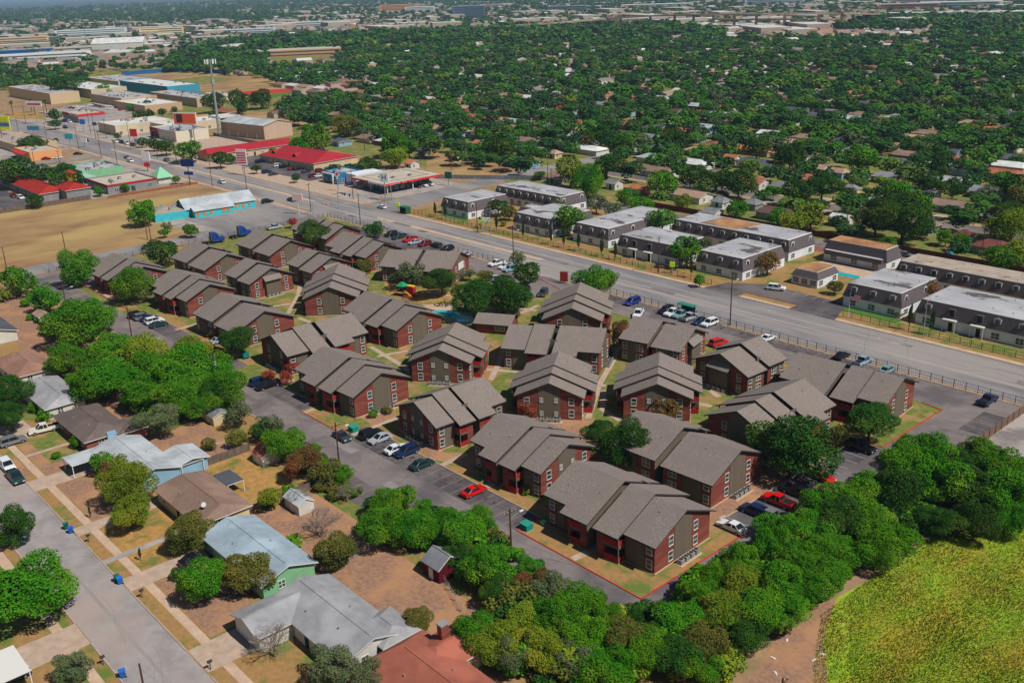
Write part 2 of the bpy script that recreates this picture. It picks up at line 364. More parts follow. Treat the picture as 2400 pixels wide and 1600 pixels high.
# ---------------------------------------------------------------- red brick apartment houses
mat('shingle', s2l((150, 138, 130)), s2l((116, 106, 100)), 3.2, s2l((130, 120, 113)), 0.25, stretch=(1.2, 1.2, 3.0), lo=0.38, hi=0.62, detail=10)
mat('fascia', s2l((62, 58, 58))); mat('brick', s2l((132, 70, 58)), s2l((108, 56, 48)), 1.6, s2l((144, 80, 66)), 0.25, stretch=(0.5, 0.5, 5.0), lo=0.3, hi=0.7)
mat('taupe', s2l((112, 101, 87)), s2l((104, 94, 81)), 0.6, stretch=(3, 3, 0.1)); mat('rail_red', s2l((178, 32, 28)), s2l((160, 30, 28)), 2)
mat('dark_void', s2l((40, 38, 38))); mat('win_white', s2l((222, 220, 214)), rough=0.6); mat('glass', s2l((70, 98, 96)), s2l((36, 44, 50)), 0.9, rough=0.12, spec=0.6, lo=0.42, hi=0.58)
mat('metal_grey', s2l((168, 168, 168)), rough=0.5, metal=0.3); mat('pale_slab', s2l((196, 168, 138)))
WIN = {}
def window_meshes(w, h, rails=1):
    k = (round(w, 2), round(h, 2), rails)
    if k not in WIN:
        g = MB(); g.box(-w/2, -0.02, 0, w/2, 0.03, h, 'glass')
        f = MB(); t = 0.07
        f.box(-w/2-t, -0.02, h, w/2+t, 0.07, h+t, 'win_white'); f.box(-w/2-t, -0.02, -t*1.6, w/2+t, 0.1, 0, 'win_white')
        f.box(-w/2-t, -0.02, 0, -w/2, 0.07, h, 'win_white'); f.box(w/2, -0.02, 0, w/2+t, 0.07, h, 'win_white')
        f.box(-w/2, 0.0, h*0.46, w/2, 0.06, h*0.46+0.08, 'win_white')
        if rails > 1: f.box(-0.05, 0.0, 0, 0.05, 0.06, h, 'win_white')
        WIN[k] = (g.mesh('pane'), f.mesh('frame'))
    return WIN[k]
def window(parent, x, y, z, face, w=0.95, h=1.5, rails=1):
    """face = outward direction angle (deg) in parent space; window = frame with its pane as sub-part"""
    g, f = window_meshes(w, h, rails)
    a = R_(face)
    o = obj('window', f, parent, (x+0.01*math.cos(a), y+0.01*math.sin(a), z), a-math.pi/2)
    obj('pane', g, o)
    return o
SL = 0.43
def roof_sec(b, u0, u1, hw, zr, ov0=0.5, ov1=0.5):
    """gable roof slab with ridge along u"""
    a0, a1 = u0-ov0, u1+ov1; e = hw+0.6; ze = zr-SL*e; t = 0.24
    for s in (-1, 1):
        top = [(a0, 0, zr), (a1, 0, zr), (a1, s*e, ze), (a0, s*e, ze)]
        if s > 0: top.reverse()
        top = list(reversed(top))
        b.poly(top, 'shingle'); b.poly([(p[0], p[1], p[2]-t) for p in reversed(top)], 'fascia')
        b.poly([(a0, s*e, ze), (a1, s*e, ze), (a1, s*e, ze-t), (a0, s*e, ze-t)] if s < 0 else [(a1, s*e, ze), (a0, s*e, ze), (a0, s*e, ze-t), (a1, s*e, ze-t)], 'fascia')
    for a, sg in ((a0, -1), (a1, 1)):
        p = [(a, -e, ze), (a, 0, zr), (a, e, ze), (a, e, ze-t), (a, 0, zr-t), (a, -e, ze-t)]
        q1 = [p[0], p[1], p[4], p[5]]; q2 = [p[1], p[2], p[3], p[4]]
        if sg > 0: q1.reverse(); q2.reverse()
        b.poly(q1, 'fascia'); b.poly(q2, 'fascia')
def body(b, u0, u1, hw, zr, m, ends=('brick', 'brick')):
    """walls below a gable roof section"""
    ze = zr-SL*hw-0.24; za = zr-0.25
    for s in (-1, 1):
        q = [(u0, s*hw, 0), (u1, s*hw, 0), (u1, s*hw, ze), (u0, s*hw, ze)]
        if s > 0: q.reverse()
        b.poly(q, m)
    for u, sg, mm in ((u0, -1, ends[0]), (u1, 1, ends[1])):
        q = [(u, -hw, 0), (u, hw, 0), (u, hw, ze), (u, 0, za), (u, -hw, ze)]
        if sg < 0: q.reverse()
        b.poly(q, mm)
def gable_panel(par, u, sg, zr, w0, w1, small, hw, zmax=None):
    """taupe siding strip up the middle of a gable end, with the windows beside it"""
    b = MB(); t = 0.05*sg
    zt = lambda v: zr-0.27-SL*abs(v)
    pts = [(w0, 0.25), (w1, 0.25), (w1, zt(w1)), (0, zt(0)), (w0, zt(w0))]
    q = [(u+t, v, z) for v, z in pts]; q0 = [(u, v, z) for v, z in pts]
    if sg < 0: q = q[::-1]; q0 = q0[::-1]
    b.poly(q, 'taupe')
    n = len(q)
    for i in range(n): b.poly([q[i], q0[i], q0[(i+1) % n], q[(i+1) % n]], 'taupe')
    b.build('siding_panel', par)
    f = 0 if sg > 0 else 180
    if small:
        for v in (-1.55, 1.3):
            for z in (0.95, 3.75): window(par, u+0.055*sg, v, z, f, 0.55, 0.75, 2)
        vs = (-hw*0.70, hw*0.68)
    else: vs = (w0-0.85, w1+0.95)
    for v in vs:
        for z in (0.75, 3.25 if abs(v) < 4.4 else 3.05): window(par, u, v, z, f, 0.95, 1.45)
def side_windows(par, hw, us, z2=3.05, w=0.95, rails=1):
    for s in (-1, 1):
        for u in us:
            for z in (0.75, z2): window(par, u, s*hw, z, 90*s, w, 1.4, rails)
APT = []
def apartment(idx, kind, nx, ny, fx, fy, label, small=False):
    n = G(nx, ny, 8.0); q = G(fx, fy, 8.4); d = n-q; L = math.hypot(d.x, d.y)-0.9; rz = math.atan2(d.y, d.x)
    d2 = Vector((d.x, d.y, 0)).normalized(); o = n-d2*0.5
    T = thing('apartment_building', label, 'apartment building', o.x, o.y, rz, 'red brick two-storey apartment buildings with stepped grey roofs')
    wall = MB(); roof = MB()
    zN, zW = 7.95, 8.45
    if kind in 'AE':
        hN, hW = (6.7, 8.2) if L > 18 else (6.3, 8.0)
        gap = 1.9 if L > 18 else 1.5
        n1 = (0.26 if L > 18 else 0.25)*L; w1 = 0.20*L; w2 = 0.24*L; n2 = L-n1-w1-gap-w2
        secs = [(-n1, 0, hN, zN, 'N'), (-n1-w1, -n1, hN, zW, 'Wn'), (-n1-w1-gap-w2, -n1-w1-gap, hN, zW, 'Wf'), (-L, -n1-w1-gap-w2, hN, zW, 'F')]
        if kind == 'E': secs[0] = (-n1, 0, hN, zW, 'N')
        # near block
        z0 = secs[0][3]
        roof_sec(roof, -n1, 0, hN, z0, 0.0, 0.6); roof_sec(roof, -n1-w1, -n1, hW, zW, 0.35, 0.3)
        roof_sec(roof, secs[2][0], secs[2][1], hW, zW, 0.0, 0.5)
        roof_sec(roof, -L, secs[2][0], hN, zW, 0.5, 0.0)
        body(wall, -n1-w1, 0, hN, z0, 'brick', ('taupe', 'brick')); body(wall, -n1-w1, -n1+0.02, hN-0.01, zW, 'brick', ('taupe', 'taupe'))
        body(wall, -L, secs[2][1], hN, zW, 'brick', ('brick', 'taupe'))
        # upper wall strips that close the wide bays' gables
        for (u, sg) in ((-n1-w1, -1), (secs[2][1], 1)):
            for s in (-1, 1):
                hz = zW-SL*hW-0.24
                q4 = [(u, s*hN, 0), (u, s*hW, 0), (u, s*hW, hz), (u, s*hN, zW-SL*hN-0.24)]
                if (s > 0) != (sg > 0): q4.reverse()
                wall.poly([(p[0]+0.015*sg, p[1], p[2]) for p in q4], 'taupe')
        for s in (-1, 1):   # dark panels on the long sides
            for (a, c) in ((-n1*0.97, -n1*0.34), (-L+1.9, -L+n2*0.80)):
                wall.box(a, s*hN, 0.25, c, s*(hN+0.05), zW-SL*hN-0.7 if c < -n1-1 else z0-SL*hN-0.4, 'taupe')
        side_windows(T, hN, (-0.95, -L+0.95))
        # balcony bays
        for (ga, gb, sgn) in ((-n1-w1, -n1, 1), (secs[2][1], secs[2][0], -1)):
            for s in (-1, 1):
                y0, y1 = s*hN, s*hW
                pier = ga+sgn*1.35; end = gb if sgn > 0 else ga+sgn*w2*0.74
                hz = zW-SL*hW-0.26
                wall.box(ga+sgn*0.03, y0, 0, pier, y1, hz, 'brick')
                B = MB(); a, c = pier, end
                B.box(a, y0, 2.42, c, y1, 2.86, 'taupe'); B.box(a, y0, 0, c, y1+s*0.02, 0.14, 'pale_slab')
                for z in (0.14, 2.86):
                    B.box(a, y1-s*0.06, z, c-sgn*0.16, y1, z+0.95, 'rail_red'); B.box(c-sgn*0.06, y0, z, c, y1-s*0.16, z+0.95, 'rail_red')
                B.box(c-sgn*0.16, y1-s*0.16, 0.14, c, y1, hz, 'taupe')
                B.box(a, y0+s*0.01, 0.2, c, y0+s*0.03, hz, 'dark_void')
                B.build('balcony', T)
        g0, g1 = secs[2][1], -n1-w1
        gable_panel(T, 0, 1, z0, -2.1, 2.1, small, hN); gable_panel(T, -L, -1, zW, -2.1, 2.1, False, hN)
    else:
        hN = 7.3 if kind == 'C' and L > 18 else 6.7
        if idx == 17: hN = 7.9
        gap = 1.7 if L > 18 else 1.2; bl = (L-gap)/2; n1 = bl
        roof_sec(roof, -bl, 0, hN, zN, 0.25, 0.6); roof_sec(roof, -L, -bl-gap, hN, zW, 0.5, 0.45)
        body(wall, -bl, 0, hN, zN, 'brick', ('taupe', 'brick')); body(wall, -L, -bl-gap, hN, zW, 'brick', ('brick', 'taupe'))
        for s in (-1, 1):
            for (a, zz) in ((-bl, zN), (-L, zW)):
                lo_, hi_ = (a+bl*0.42, a+bl*0.80) if a == -bl else (a+bl*0.2, a+bl*0.58)
                wall.box(lo_, s*hN, 0.25, hi_, s*(hN+0.05), zz-SL*hN-0.4, 'taupe')
        side_windows(T, hN, (-0.9, -L+0.9)); side_windows(T, hN, (-bl+1.9, -bl-gap-1.9), w=1.5, rails=2)
        g0, g1 = -bl-gap, -bl
        gable_panel(T, 0, 1, zN, -2.2, 2.2, small, hN); gable_panel(T, -L, -1, zW, -2.2, 2.2, False, hN)
        if kind == 'D':   # small lean-to roof over the siding panel
            P = MB(); P.box(0.05, -2.3, 0.3, 0.95, 2.3, 4.6, 'taupe')
            e = 2.75
            P.poly([(0.05, -e, 5.9), (1.5, -e, 4.75), (1.5, e, 4.75), (0.05, e, 5.9)], 'shingle')
            P.poly([(0.05, -e, 5.7), (0.05, e, 5.7), (1.5, e, 4.55), (1.5, -e, 4.55)], 'fascia')
            P.poly([(1.5, -e, 4.55), (1.5, e, 4.55), (1.5, e, 4.75), (1.5, -e, 4.75)], 'fascia')
            for s in (-1, 1):
                q = [(0.05, s*e, 5.7), (1.5, s*e, 4.55), (1.5, s*e, 4.75), (0.05, s*e, 5.9)]
                P.poly(q if s < 0 else q[::-1], 'fascia')
            P.build('porch_roof', T)
    # stair landing in the gap
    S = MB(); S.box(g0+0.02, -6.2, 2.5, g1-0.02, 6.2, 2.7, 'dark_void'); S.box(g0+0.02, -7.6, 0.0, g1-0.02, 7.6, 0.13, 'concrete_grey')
    for k in range(9): S.box(g0+0.1, -5+k*0.3, 0.15+k*0.26, g1-0.1, -4.68+k*0.3, 0.3+k*0.26, 'concrete_grey')
    S.box(g0+0.03, 4.6, 0.13, g1-0.03, 4.8, 6.6, 'taupe')
    S.build('stairwell', T)
    # roof vents
    for (u, v) in ((-n1*0.5, -2.0), (-L+3.0, 2.2), (-L*0.62, -3.4), (-L+2.2, -4.2)):
        zr = zW if u < g1 else (zN if kind != 'E' else zW)
        zz = zr-SL*abs(v); roof.tube((u, v, zz-0.1), (u, v, zz+0.35), 0.07, 0.07, 'metal_grey', 5)
    roof.build('roof', T)
    base = wall; base.box(-n1, -hN-0.12, 0, 0.14, -hN, 0.16, 'pale_slab'); base.box(0, -hN-0.12, 0, 0.14, hN+0.12, 0.16, 'pale_slab'); base.box(-n1, hN, 0, 0, hN+0.12, 0.16, 'pale_slab')
    base.build('wall', T)
    APT.append(dict(T=T, L=L, hN=hN, rz=rz, o=Vector((o.x, o.y, 0)), label=label, small=small))
    return T
PLAN = [('A', 1609.7, 1193, 1347, 1079, 'brick apartment building nearest the viewer, in the corner of the red kerbs', 0),
 ('C', 1737.3, 1053.3, 1491.4, 962, 'brick apartment building with two wide roof slabs beside the large round oak at lower right', 0),
 ('A', 1333.3, 1039.4, 1167.3, 967.5, 'brick apartment building beside the red parked coupe and a clipped green shrub', 1),
 ('A', 970.4, 941.1, 1132.6, 883, 'brick building whose shaded gable faces the stalls with silver, white and navy cars', 1),
 ('A', 894, 872.6, 755.6, 811.4, 'brick building with two clipped round shrubs at its gable by the red kerb', 0),
 ('A', 1285.6, 896.4, 1310, 823, 'middle one of the three roof-tiered brick buildings turned towards the viewer, lower centre', 1),
 ('A', 1540.6, 898.2, 1545.7, 825.5, 'brick building turned to the viewer, right of the long straight footpath', 1),
 ('A', 1727.8, 962, 1883, 887, 'brick building with a shaded gable directly behind the large round oak', 0),
 ('D', 1688, 827.4, 1780.5, 787.6, 'short brick building with shaded gable and small porch roof near the red car', 1),
 ('E', 2119.9, 890, 1872, 825.2, 'rightmost brick apartment building, ending by the grassy red-kerbed corner', 0),
 ('A', 1195.2, 758.6, 1421.7, 769.4, 'brick building seen from its long side beside the small laundry house', 0),
 ('D', 1629.3, 769.4, 1486.4, 740.2, 'short brick building with sunlit gable porch roof below the row of parked pickups', 1),
 ('A', 1027.6, 818, 1068.7, 755.5, 'brick building turned to the viewer with three roof tiers just below the swimming pool', 1),
 ('A', 984.1, 727.3, 856.5, 681.7, 'brick building with sunlit gable immediately left of the swimming pool', 0),
 ('A', 634.8, 784.6, 822, 732.5, 'brick building with dark gable behind the red-leaved crape myrtles', 0),
 ('A', 770.8, 671.9, 795, 617, 'brick building turned to the viewer, left of the playground', 0),
 ('C', 619.8, 727.7, 518.6, 684.3, 'brick building with two roof slabs above the dark red parked car', 0),
 ('A', 491.5, 665, 405.9, 628.7, 'brick building behind the row of five parked cars at left', 0),
 ('A', 336.7, 623.8, 263.3, 592.1, 'leftmost brick apartment building beside the pale paved forecourt', 0),
 ('C', 532, 594.1, 452.5, 566.5, 'brick building just below the blue semi truck', 0),
 ('D', 634.9, 627.4, 574.6, 604.9, 'short brick building with gable porch roof and a lawn in front, upper left', 1),
 ('C', 680.7, 562.7, 600.4, 536.8, 'brick building below the silver pickup on the cross street', 0),
 ('D', 776.7, 602.4, 717.4, 581.8, 'short brick building with gable porch roof left of the small round yellow-green tree', 1),
 ('A', 805.4, 528.3, 721.2, 505.3, 'farthest brick building, next to the street junction and the domed oak', 0),
 ('A', 900.3, 569.4, 805, 541.9, 'brick building with sunlit gable below the row of cars at the boulevard fence', 0),
 ('A', 912.2, 583.6, 1079.6, 591, 'long brick building seen side-on behind the playground, a white banner on its gable', 0),
 ('A', 1339.8, 721.2, 1360.5, 661.5, 'brick building turned to the viewer beside the bright green entrance tree', 0)]
for i, (k, a, b, c, d, lab, sm) in enumerate(PLAN): apartment(i+1, k, a, b, c, d, lab, bool(sm))
SHORT = ['the nearest brick building', 'the wide two-slab building', 'the building beside the coupe', 'the dark gable by the stalls', 'the gable with two shrubs', 'the middle tiered building', 'the tiered building by the path', 'the building behind the oak', 'the short shaded-gable building', 'the rightmost brick building', 'the long building mid complex', 'the building below the pickups', 'the tiered building below the pool',
 'the building at the pool', 'the dark gable with crape myrtles', 'the tiered upper left building', 'the building above the van', 'the building behind five cars', 'the leftmost brick building', 'the building below the semi', 'the porch-roofed building', 'the building below the pickup', 'the second porch-roofed building', 'the farthest brick building', 'the building near the fence', 'the building behind the playground', 'the tiered entrance building']
for a in APT:
    c = a['o']-Vector((math.cos(a['rz']), math.sin(a['rz']), 0))*a['L']/2
    landmark(c.x, c.y, SHORT[APT.index(a)])
# air conditioners at the gables
def ac_meshes():
    b = MB(); b.box(-0.42, -0.42, 0.1, 0.42, 0.42, 0.85, 'metal_grey'); b.tube((0, 0, 0.85), (0, 0, 0.9), 0.33, 0.33, 'fascia', 10)
    for z in (0.25, 0.45, 0.65): b.box(-0.43, -0.43, z, 0.43, 0.43, z+0.03, 'fascia')
    return b
acm = ac_meshes().mesh('air_conditioner')
for i in (0, 1, 3, 4, 5, 6, 8, 12, 13, 14, 20, 10):
    A = APT[i]; c, s = math.cos(A['rz']), math.sin(A['rz']); u = 1.1
    side = 1
    pad = MB(); pad.box(-0.7, -2.6, 0, 0.7, 2.6, 0.1, 'pale_slab')
    if i == 10: u = -A['L']-1.1
    p = A['o']+Vector((c*u, s*u, 0)); lab0 = ' '.join(A['label'].split()[:9])
    po = obj('equipment_pad', pad.mesh('equipment_pad'), None, (p.x, p.y, 0), A['rz']); tag(po, 'concrete pad for air conditioners, '+lab0, 'concrete pad', 'pads under the air conditioners')
    for k in range(4):
        q = p+Vector((-s, c, 0))*(-1.9+k*1.25)
        o = obj('air_conditioner', acm, None, (q.x, q.y, 0.0), A['rz']); tag(o, 'grey air conditioner, '+lab0, 'air conditioner', 'air conditioners, '+lab0)
# laundry house
T = thing('laundry_house', 'small single-storey brick laundry house right of the pool building row, low grey roof', 'outbuilding', *G(1155, 782)[:2], R_(30))
b = MB(); b.box(-4.4, 0, 0, 4.4, 6.5, 2.6, 'brick'); b.build('wall', T)
b = MB(); e = 0.5
for s, y0, y1 in ((0, -0.6, 3.3), (1, 7.1, 3.3)):
    q = [(-4.9, y0, 2.55), (4.9, y0, 2.55), (4.9, y1, 4.1), (-4.9, y1, 4.1)]
    q2 = [(p[0], p[1], p[2]-0.2) for p in q]
    b.poly(q if s == 0 else q[::-1], 'shingle'); b.poly(q2[::-1] if s == 0 else q2, 'fascia')
b.poly([(-4.9, -0.6, 2.35), (4.9, -0.6, 2.35), (4.9, -0.6, 2.55), (-4.9, -0.6, 2.55)], 'fascia')
for x in (-4.4, 4.4):
    q = [(x, 0, 2.55), (x, 6.5, 2.55), (x, 3.3, 3.85)]; b.poly(q if x < 0 else q[::-1], 'brick')
b.build('roof', T)
for x in (1.2, 2.6): window(T, x, 0, 1.0, -90, 1.0, 0.9)
# ---------------------------------------------------------------- mansard apartments over the boulevard
mat('mansard_grey', s2l((104, 96, 98)), s2l((92, 84, 88)), 0.8, stretch=(1, 1, 4)); mat('flat_roof', s2l((186, 186, 190)), s2l((160, 160, 164)), 0.14, s2l((98, 90, 90)), 0.16, stretch=(0.5, 1, 1), lo3=0.55, hi3=0.60)
mat('rust_roof', s2l((188, 142, 98)), s2l((150, 104, 72)), 0.2, s2l((120, 110, 104)), 0.08, lo3=0.52); mat('gravel_roof', s2l((186, 170, 152)), s2l((160, 148, 136)), 0.3, s2l((130, 92, 72)), 0.2, lo3=0.62, hi3=0.66)
mat('white_block', s2l((228, 231, 236)), s2l((212, 216, 222)), 0.4)
def dormer(par, x, y, face, z=3.3):
    b = MB(); w = 0.8; h = 2.0
    b.box(-w, -0.75, 0, w, 0.28, h, 'win_white'); b.poly([(-w, 0.28, h), (w, 0.28, h), (0, 0.28, h+0.32)][::-1], 'win_white'); b.poly([(-w, -0.75, h), (-w, 0.28, h), (0, 0.28, h+0.32), (0, -0.75, h+0.32)][::-1], 'mansard_grey'); b.poly([(w, -0.75, h), (w, 0.28, h), (0, 0.28, h+0.32), (0, -0.75, h+0.32)], 'mansard_grey')
    a = R_(face); o = b.build('dormer', par); o.location = (x, y, z); o.rotation_euler = (0, 0, a-math.pi/2)
    p = MB(); p.box(-w+0.22, 0.29, 0.2, w-0.22, 0.32, h-0.15, 'car_glass' if 'car_glass' in M else 'glass'); p.build('pane', o)
def mansard(x0, y0, x1, y1, label, roof='flat_roof', h=2.75, top=6.1, step=4.0, sides=('-y', '+x', '-x', '+y'), porch=(), plain=False, name='mansard_apartment', cat='apartment building'):
    cx, cy = (x0+x1)/2, (y0+y1)/2
    T = thing(name, label, cat, cx, cy, 0, 'white and grey mansard buildings beyond the boulevard'); X, Y = (x1-x0)/2, (y1-y0)/2; r = 0.75
    b = MB(); b.box(-X, -Y, 0, X, Y, h, 'white_block'); b.build('wall', T)
    b = MB(); o = 0.25
    lo = [(-X-o, -Y-o), (X+o, -Y-o), (X+o, Y+o), (-X-o, Y+o)]; hi = [(-X+r, -Y+r), (X-r, -Y+r), (X-r, Y-r), (-X+r, Y-r)]
    for k in range(4):
        j = (k+1) % 4; b.poly([(*lo[k], h), (*lo[j], h), (*hi[j], top), (*hi[k], top)], 'mansard_grey')
    b.poly([(*p, h) for p in reversed(lo)], 'win_white')
    for k in range(4):
        j = (k+1) % 4; a, c = Vector(hi[k]), Vector(hi[j]); ia, ic = a*0.985, c*0.985
        b.poly([(*a, top), (*c, top), (*ic, top+0.12), (*ia, top+0.12)], 'win_white')
    b.build('mansard_slope', T)
    b = MB(); b.poly([(*(Vector(p)*0.985), top+0.1) for p in hi], roof); 
    rg = random.Random(int(abs(x0*13+y0)))
    for k in range(int(X*Y/16)): 
        u, v = rg.uniform(-X+2, X-2), rg.uniform(-Y+2, Y-2); b.tube((u, v, top), (u, v, top+0.45), 0.12, 0.12, 'metal_grey', 6)
    b.build('roof', T)
    for s in sides:
        L = X if s[1] == 'y' else Y; n = max(1, int(2*L/step)); f = {'-y': -90, '+y': 90, '+x': 0, '-x': 180}[s]
        for k in range(n):
            t = -L+(k+0.5)*2*L/n
            if s[1] == 'x' and k % 2: continue
            q = 0.45 if not plain else 99
            x, y = {'-y': (t, -Y), '+y': (t, Y), '+x': (X, t), '-x': (-X, t)}[s]
            dx, dy = {'-y': (0, q), '+y': (0, -q), '+x': (-q, 0), '-x': (q, 0)}[s]
            if not any(abs(x-p) < 2.2 for p in porch if s == '-y'):
                if not plain: dormer(T, x+dx, y+dy, f)
                window(T, x, y, 0.6, f, 1.7, 1.35, 2)
    for p in porch:
        b = MB(); b.box(p-1.6, -Y-1.2, 2.75, p+1.6, -Y+0.2, 2.95, 'win_white'); b.box(p-1.5, -Y-1.1, 0, p-1.35, -Y-0.95, 2.75, 'win_white'); b.box(p+1.35, -Y-1.1, 0, p+1.5, -Y-0.95, 2.75, 'win_white'); b.box(p-0.5, -Y-0.03, 0, p+0.5, -Y-0.01, 2.1, 'dark_void')
        b.box(p-0.8, -Y-0.02, 3.3, p+0.8, -Y+0.9, 5.3, 'mansard_grey'); b.box(p-0.5, -Y-0.05, 3.3, p+0.5, -Y-0.03, 5.0, 'dark_void'); b.build('porch', T)
    landmark(cx, cy, 'the mansard flats')
    return T
mansard(-287.5, 220.5, -272, 240.5, 'mansard apartment block at the street corner by the junction, first behind the boulevard fence', step=4.4)
mansard(-288.6, 248, -252.5, 262, 'long mansard block behind the corner one, whitish patched flat roof')
mansard(-248, 221, -229, 241, 'mansard block with the bright green tree against its right corner', step=4.6)
mansard(-221.5, 223.5, -206, 257, 'deep mansard block running back from the boulevard to the domed green tree', step=4.4)
mansard(-199.5, 220.7, -176.8, 236, 'mansard block with two entrance porches and a yellow sign in front', porch=(-4.6, 1.4), step=4.8)
mansard(-200, 247.6, -156, 261.5, 'long mansard block with a tan patch in the middle of its roof', step=4.2)
obj_tan = MB(); obj_tan.poly([(-190, 249, 6.24), (-176, 249, 6.24), (-174, 260, 6.24), (-189, 260, 6.24)], 'rust_roof'); _t = [o for o in bpy.data.objects if o.name.startswith('mansard_apartment') and o.parent is None][-1]
obj_tan.v = [(x+178, y-254.55, z) for x, y, z in obj_tan.v]; obj_tan.build('roof_patch', _t)
mansard(-170, 222, -154, 242.5, 'mansard block beside the driveway, reddish brown tree at its right end', step=4.4)
mansard(-122.5, 221, -107, 240.5, 'mansard block with the flag pole and a strip of lush green lawn in front', step=4.4)
mansard(-123, 248.2, -60, 259.5, 'very long mansard block at far right with a beige gravel roof', roof='gravel_roof', step=4.0)
mansard(-103, 220.5, -76, 236.5, 'rightmost mansard block by the boulevard with two sunken porches', porch=(-5.0, 1.5), step=4.8)
mansard(-143, 229.3, -135, 239.5, 'small single-storey mansard office with rust-brown roof next to the pool', roof='rust_roof', h=2.5, top=4.2, plain=True, step=2.6, name='mansard_office', cat='office')
mansard(-149.3, 255.8, -129.6, 264, 'mansard block behind the pool with rust-brown roof and a pale lean-to', roof='rust_roof', step=5, plain=True)
b = MB(); b.box(-9, -5.4, 2.3, 9, -4.1, 3.6, 'mansard_grey', top='flat_roof'); b.build('lean_to', [o for o in bpy.data.objects if o.name.startswith('mansard_apartment') and o.parent is None][-1])
mansard(-264.4, 238.2, -257.6, 245, 'small grey flat-roofed utility hut between two mansard blocks', h=1.0, top=2.9, plain=True, sides=(), name='utility_hut', cat='outbuilding')
# grounds
rect('mansard_ground', -300, 219, -42, 277, 'dry_lawn', 3); rect('mansard_ground', -123, 217, -106, 220.5, 'lush_lawn', 6); rect('mansard_ground', -286, 217.5, -270, 220.2, 'lush_lawn', 6); rect('mansard_ground', -106.9, 214, -70, 219.6, 'green_lawn', 5)
rect('mansard_drive', -300, 263, -60, 276, 'asphalt', 6); rect('mansard_drive', -205, 240, -200.5, 263, 'concrete_grey', 6); rect('mansard_drive', -160, 264.5, -126, 268, 'mulch', 8)
sheet('mansard_drive', [(-158, 209.4), (-147, 209.4), (-146.6, 213.5), (-131, 213.5), (-131, 209.4), (-118, 209.4), (-122, 222.5), (-147, 224), (-156, 218)], 'asphalt_dark', 7, px=False)
for k in range(7): rect('parking_lines', -145.8+k*3.0, 220.2, -145.68+k*3.0, 223.4, 'white_line', 10)
rect('pool_deck', -149, 245, -131, 255.4, 'tan_paving', 7); sheet('pool_water', [(-141, 247.4), (-133, 247.6), (-131, 244.6), (-139, 244.2)], 'pool_water', 9, px=False)
kerb('kerb_line', [(-147, 213.6), (-131, 213.6)], 'mulch')
# ---------------------------------------------------------------- houses
def shade(c, k): return tuple(min(255, max(0, v*k)) for v in c)
RC = {'grey': (128, 130, 134), 'pale grey': (176, 182, 186), 'white': (214, 214, 212), 'tan': (176, 146, 124), 'brown': (144, 118, 104), 'umber': (112, 99, 93), 'mid grey': (158, 158, 161), 'clay': (154, 116, 100), 'dark brown': (98, 74, 70), 'red brown': (166, 98, 80), 'orange': (190, 118, 82), 'maroon': (116, 66, 62), 'dark grey': (88, 92, 100), 'red': (178, 52, 48), 'pale blue': (160, 178, 190)}
WC = {'white': (214, 210, 202), 'cream': (212, 192, 152), 'pale blue': (142, 182, 206), 'green': (134, 190, 144), 'blue': (70, 120, 160), 'brick': (146, 88, 68), 'grey': (142, 144, 146), 'yellow': (214, 180, 110), 'tan': (178, 152, 124), 'barn red': (92, 18, 32)}
def rmat(c):
    k = 'roof_'+c.replace(' ', '_')
    if k not in M:
        a = RC[c]; mat(k, s2l(a), s2l(shade(a, 0.88)), 0.7, s2l(shade(a, 1.08)), 0.15, rough=0.8, lo=0.3, hi=0.7)
    return k
def wmat(c):
    k = 'wall_'+c.replace(' ', '_')
    if k not in M: a = WC[c]; mat(k, s2l(a), s2l(shade(a, 0.92)), 0.5)
    return k
def gable_mesh(L, D, h, rise, rc, wc, hip=0.0, ov=0.5):
    """local: length along x, depth along y"""
    X, Y = L/2, D/2; w = MB(); w.box(-X, -Y, 0, X, Y, h, wmat(wc))
    s = rise/(Y+ov); zt = h+rise; ze = h-0.02
    if not hip:
        for x in (-X, X):
            q = [(x, -Y, h), (x, Y, h), (x, 0, h+rise*Y/(Y+ov))]; w.poly(q if x > 0 else q[::-1], wmat(wc))
    r = MB(); a = X+ov; c = a-hip*(Y+ov); t = 0.16; rm = rmat(rc)
    for sg in (-1, 1):
        q = [(-a, sg*(Y+ov), ze), (a, sg*(Y+ov), ze), (c, 0, zt), (-c, 0, zt)]
        if sg > 0: q.reverse()
        r.poly(q, rm); r.poly([(p[0], p[1], p[2]-t) for p in reversed(q)], 'fascia')
        e = [(-a, sg*(Y+ov), ze-t), (a, sg*(Y+ov), ze-t), (a, sg*(Y+ov), ze), (-a, sg*(Y+ov), ze)]
        r.poly(e if sg < 0 else e[::-1], 'win_white')
    for sg in (-1, 1):
        if hip:
            q = [(sg*a, -(Y+ov), ze), (sg*a, Y+ov, ze), (sg*c, 0, zt)]; r.poly(q if sg > 0 else q[::-1], rm)
            q = [(sg*a, -(Y+ov), ze-t), (sg*a, Y+ov, ze-t), (sg*a, Y+ov, ze), (sg*a, -(Y+ov), ze)]; r.poly(q if sg > 0 else q[::-1], 'win_white')
        else:
            for s2 in (-1, 1):
                q = [(sg*a, s2*(Y+ov), ze-t), (sg*a, 0, zt-t), (sg*a, 0, zt), (sg*a, s2*(Y+ov), ze)]
                r.poly(q if sg*s2 < 0 else q[::-1], 'win_white')
    r.box(-c*0.9, -0.12, zt-0.06, c*0.9, 0.12, zt+0.05, rm)
    return w, r
